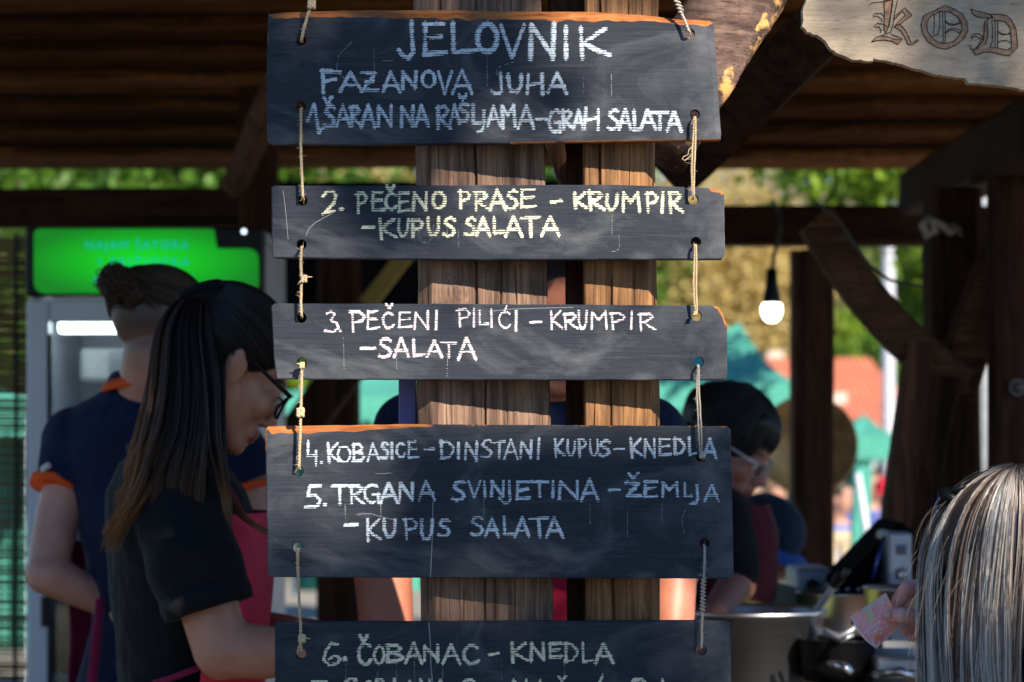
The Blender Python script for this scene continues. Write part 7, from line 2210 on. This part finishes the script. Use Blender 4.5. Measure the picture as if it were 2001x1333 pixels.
# ---------------------------------------------------------------- market crowd far off
def far_person(x, y, d, shirt, hair, label, yaw=-90, seated=True, hat=None, group='people sitting in the market square'):
    H = Head(P(x, y, d), yaw, 8, 0, 1.0); c = H.c
    gz = -.25
    rt = root('person', (c.x, c.y, gz), label, 'person', group)
    mb = MB(); head_shapes(mb, H, c + Vector((0, .02, -.17)), .052)
    zs = c.z - .20
    mb.loft([(c + Vector((0, .03, -.17)), .06, .05), (c + Vector((0, .03, -.22)), .17, .09), (c + Vector((0, .03, -.40)), .17, .11), (c + Vector((0, .03, -.62)), .15, .11), (c + Vector((0, .03, -.74)), .17, .13)])
    seat = c.z - .70
    for sg in (-1, 1):
        el_ = c + Vector((sg * .23, -.02, -.50)); mb.cap(c + Vector((sg * .18, .03, -.24)), el_, .045, .038); mb.cap(el_, c + Vector((sg * .12, -.25, -.52)), .036, .026); mb.ell(c + Vector((sg * .11, -.30, -.52)), (.035, .05, .018))
        kn = Vector((c.x + sg * .12, c.y - .40, seat)); mb.cap(Vector((c.x + sg * .09, c.y + .02, seat)), kn, .075, .055); mb.cap(kn, Vector((kn.x, kn.y - .02, gz + .08)), .05, .04); mb.ell((kn.x, kn.y - .08, gz + .04), (.045, .11, .035))
    tr = np.array((.05, .06, .10))
    def tint(co):
        q = H.inv(co); base = face_tint(H, (.45, .24, .18))(co); z = co[:, 2] - c.z
        low = (z < -.60); base[low] = tr
        return base
    remeshed(mb, 'body', M['skin'], rt, .016, 3, None, tint)
    mb = MB(); mb.loft([(c + Vector((0, .03, -.19)), .10, .07), (c + Vector((0, .03, -.23)), .185, .10), (c + Vector((0, .03, -.42)), .185, .125), (c + Vector((0, .03, -.66)), .17, .13)])
    for sg in (-1, 1): mb.cap(c + Vector((sg * .18, .03, -.25)), c + Vector((sg * .225, -.01, -.44)), .06, .055)
    remeshed(mb, 'shirt', cloth('crowd_shirt', shirt, .85, 200), rt, .018, 2)
    mb = MB(); mb.ell(H.w(-.02, 0, .045), (.102, .084, .088), H.R, 18, 12); mb.ell(H.w(-.05, 0, -.01), (.055, .07, .06), H.R, 14, 10)
    remeshed(mb, 'hair', M['hair'], rt, .014, 1, None, const_tint(hair))
    if hat: mb = MB(); mb.ell(H.w(-.005, 0, .07), (.108, .09, .07), H.R, 18, 12); mb.ell(H.w(.09, 0, .045), (.06, .07, .008), H.R, 14, 8); mb.build('cap', cloth('crowd_cap', hat), rt, True)
    return rt
far_person(1702, 948, 19, (.10, .12, .35), (.10, .05, .03), 'seated person with bare face left of the red cap, by the teal cloth', -70)
far_person(1640, 972, 17, (.03, .15, .50), (.04, .03, .02), 'seated person in bright blue shirt right of the bulb post', -40)
far_person(1738, 972, 15, (.75, .75, .78), (.05, .03, .02), 'seated person in white shirt and red cap near the corner post', -120, hat=(.65, .03, .06))
far_person(1762, 925, 21, (.45, .16, .10), (.12, .06, .03), 'person in rust coloured top at the right of the crowd', -90)
far_person(1515, 966, 18, (.35, .30, .55), (.20, .12, .07), 'seated person in lilac shirt left of the bulb post', -110)
far_person(1478, 985, 20, (.62, .42, .38), (.30, .20, .12), 'seated person in pale pink shirt beside the dark haired woman\'s chin', -60)
far_person(1560, 960, 22, (.70, .62, .55), (.05, .04, .03), 'person in cream shirt partly behind the bulb post', -90)
# folding chairs of pale wood
def chair(x, y, d, label):
    c = P(x, y, d); top = c.z; gz = -.2 if d > 12 else 0
    gz = -.12
    rt = root('wooden_chair', (c.x, d, gz), label, 'chair', 'pale slatted chairs beyond the counter')
    m_ = M['chairwood']
    for sg in (-1, 1):
        mb = MB(); mb.beam((c.x + sg * .20, d, gz), (c.x + sg * .20, d + .02, top), .035, .03, bev=.004); mb.build('leg', m_, rt)
        mb = MB(); mb.beam((c.x + sg * .19, d - .42, gz), (c.x + sg * .19, d - .40, gz + .45), .035, .03, bev=.004); mb.build('leg', m_, rt)
    mb = MB(); mb.box((c.x, d - .20, gz + .46), (.21, .22, .015), bev=.004); mb.build('seat', m_, rt)
    mb = MB(); mb.box((c.x, d + .015, top - .02), (.215, .014, .03), bev=.004); mb.box((c.x, d + .012, top - .36), (.18, .012, .02), bev=.004); mb.build('back_rail', m_, rt)
    for k in range(5):
        mb = MB(); mb.box((c.x - .14 + k * .07, d + .012, top - .195), (.020, .008, .145), bev=.003); mb.build('slat', m_, rt)
M['chairwood'] = wood('pale_chair_wood', (.55, .42, .27), (.78, .66, .47), 'Z')
chair(1530, 1085, 11, 'pale slatted wooden chair left of the bulb post')
chair(1500, 1115, 9.5, 'pale slatted wooden chair nearest the olive board')
chair(1655, 1040, 12.5, 'pale slatted wooden chair right of the bulb post')
chair(1600, 1060, 14, 'pale slatted wooden chair mostly behind the bulb post')
# teal banner with white pole
mb = MB(); a = P(1672, 935, 12); mb.box((a.x, 12, .60), (.045, .02, .72), Matrix.Rotation(R(3), 3, 'Y'), bev=.01); 
tag(mb.build('folded_parasol', M['teal'], None), 'closed teal parasol standing among the seated people', 'parasol')
mb = MB(); mb.tube([P(1676, 925, 11.8), P(1694, 1045, 11.8), P(1706, 1130, 11.8)], .018, 8)
tag(mb.build('slanting_pole', M['white_paint'], None, True), 'white pole slanting across the teal parasol', 'pole')
# striped marker pole seen through the narrow slit on the right
mb = MB(); a = P(1925, 940, 13); mb.tube([(a.x, 13, -.2), (a.x, 13, 3.2)], .045, 10); tag(mb.build('white_pole', simple('weathered_pale_pole', (.30, .32, .34), .6), None, True), 'pale pole in the narrow gap left of the right edge post', 'pole')
mb = MB(); mb.ell(P(1928, 945, 12.5), (.03, .03, .04)); mb.tube([P(1828, 1040, 4.2), P(1838, 985, 4.2), P(1842, 960, 4.2)], [.012, .008, .004], 8)
tag(mb.build('blue_bottle', simple('blue_plastic', (.02, .12, .5), .3), None, True), 'slim blue bottle beside the blonde woman\'s sunglasses', 'bottle')

# ================================================================ SHADE TREE, unseen beside the viewer (crown opened by hand where sun patches fall)
def lit(x, y):
    """how open the crown is, seen along the sunbeams, on the plane of the boards"""
    v = np.zeros_like(x)
    def rect(x0, x1, y0, y1, s, a=1.0):
        nonlocal v
        g = 46
        x0 -= g; x1 += g; y0 -= g; y1 += g
        f = 1 / (1 + np.exp(-(x - x0) / s)) * 1 / (1 + np.exp((x - x1) / s)) / (1 + np.exp(-(y - y0) / s)) / (1 + np.exp((y - y1) / s))
        v = np.maximum(v, a * f)
    rect(1120, 1500, -20, 560, 18)
    rect(900, 1500, 270, 620, 18)
    rect(500, 650, 430, 540, 18, .6)
    rect(480, 1130, 560, 800, 16)
    rect(1000, 1380, 560, 760, 18)
    rect(440, 700, 770, 1040, 18)
    rect(700, 1000, 770, 810, 12, .5)
    rect(880, 1400, 700, 790, 14)
    rect(620, 860, -60, 40, 16, .3)
    rect(900, 1060, 1090, 1120, 14, .25)
    rect(1960, 2090, 420, 600, 16)
    rect(1640, 1900, -460, -150, 18)
    rect(1470, 1640, 60, 300, 16, .34)
    rect(1640, 1960, 60, 330, 16, .14)
    rect(3190, 3440, -470, -180, 20)
    rect(1420, 1640, 1250, 1600, 16, .8)
    return v
rgt = np.random.default_rng(99)
n = 60000
X = rgt.uniform(-1500, 3700, n); Y = rgt.uniform(-2700, 2100, n)
keep = rgt.random(n) < np.clip(-np.log(np.maximum(lit(X, Y), 1e-6)) / 9.0, 0, 1)
X, Y = X[keep], Y[keep]
t = rgt.uniform(6.2, 8.6, len(X))
cen = np.stack([(X - 1000.5) * K * 3.0 + SUN.x * t, 3.0 + SUN.y * t, CAMZ - (Y - HORIZON) * K * 3.0 + SUN.z * t], 1)
cen = cen[cen[:, 2] > 2.2]
tc = cen.mean(0)
st_ = root('tree', (tc[0] + .9, tc[1] - .6, 0), 'unseen shade tree beside the viewer, crown shaped to dapple the menu boards', 'tree')
v, f = quads(cen, .048, rgt)
cb = MB(); cb.v = [tuple(q) for q in v]; cb.f = [tuple(q) for q in f.tolist()]; cb.m = [0] * len(cb.f)
cb.build('crown', LM['shade'], st_)
tb = MB(); b0 = Vector((tc[0] + .9, tc[1] - .6, 0)); t0 = Vector((tc[0] + .5, tc[1] - .4, tc[2] - 1.2))
tb.tube([b0, b0.lerp(t0, .5) + Vector((.06, 0, 0)), t0], [.19, .15, .12], 12)
made = 0
for i in range(400):
    if made >= 14: break
    e = Vector(cen[rgt.integers(0, len(cen))]); mdl = t0.lerp(e, .5) + Vector((0, 0, .3)); ok = True
    for q in [t0.lerp(mdl, k / 8) for k in range(9)] + [mdl.lerp(e, k / 8) for k in range(9)]:
        s_ = (3.0 - q.y) / -SUN.y; h_ = q - SUN * s_
        if (-.42 < h_.x < .42 and 1.15 < h_.z < 2.15) or (.54 < h_.x < .76 and 1.53 < h_.z < 1.82) or (1.3 < h_.x < 1.62 and 2.0 < h_.z < 2.4) or (.34 < h_.x < .64 and 2.0 < h_.z < 2.4): ok = False
    if ok: tb.tube([t0, mdl, e], [.05, .03, .008], 6); made += 1
tb.build('trunk', trunk_m, st_, True)
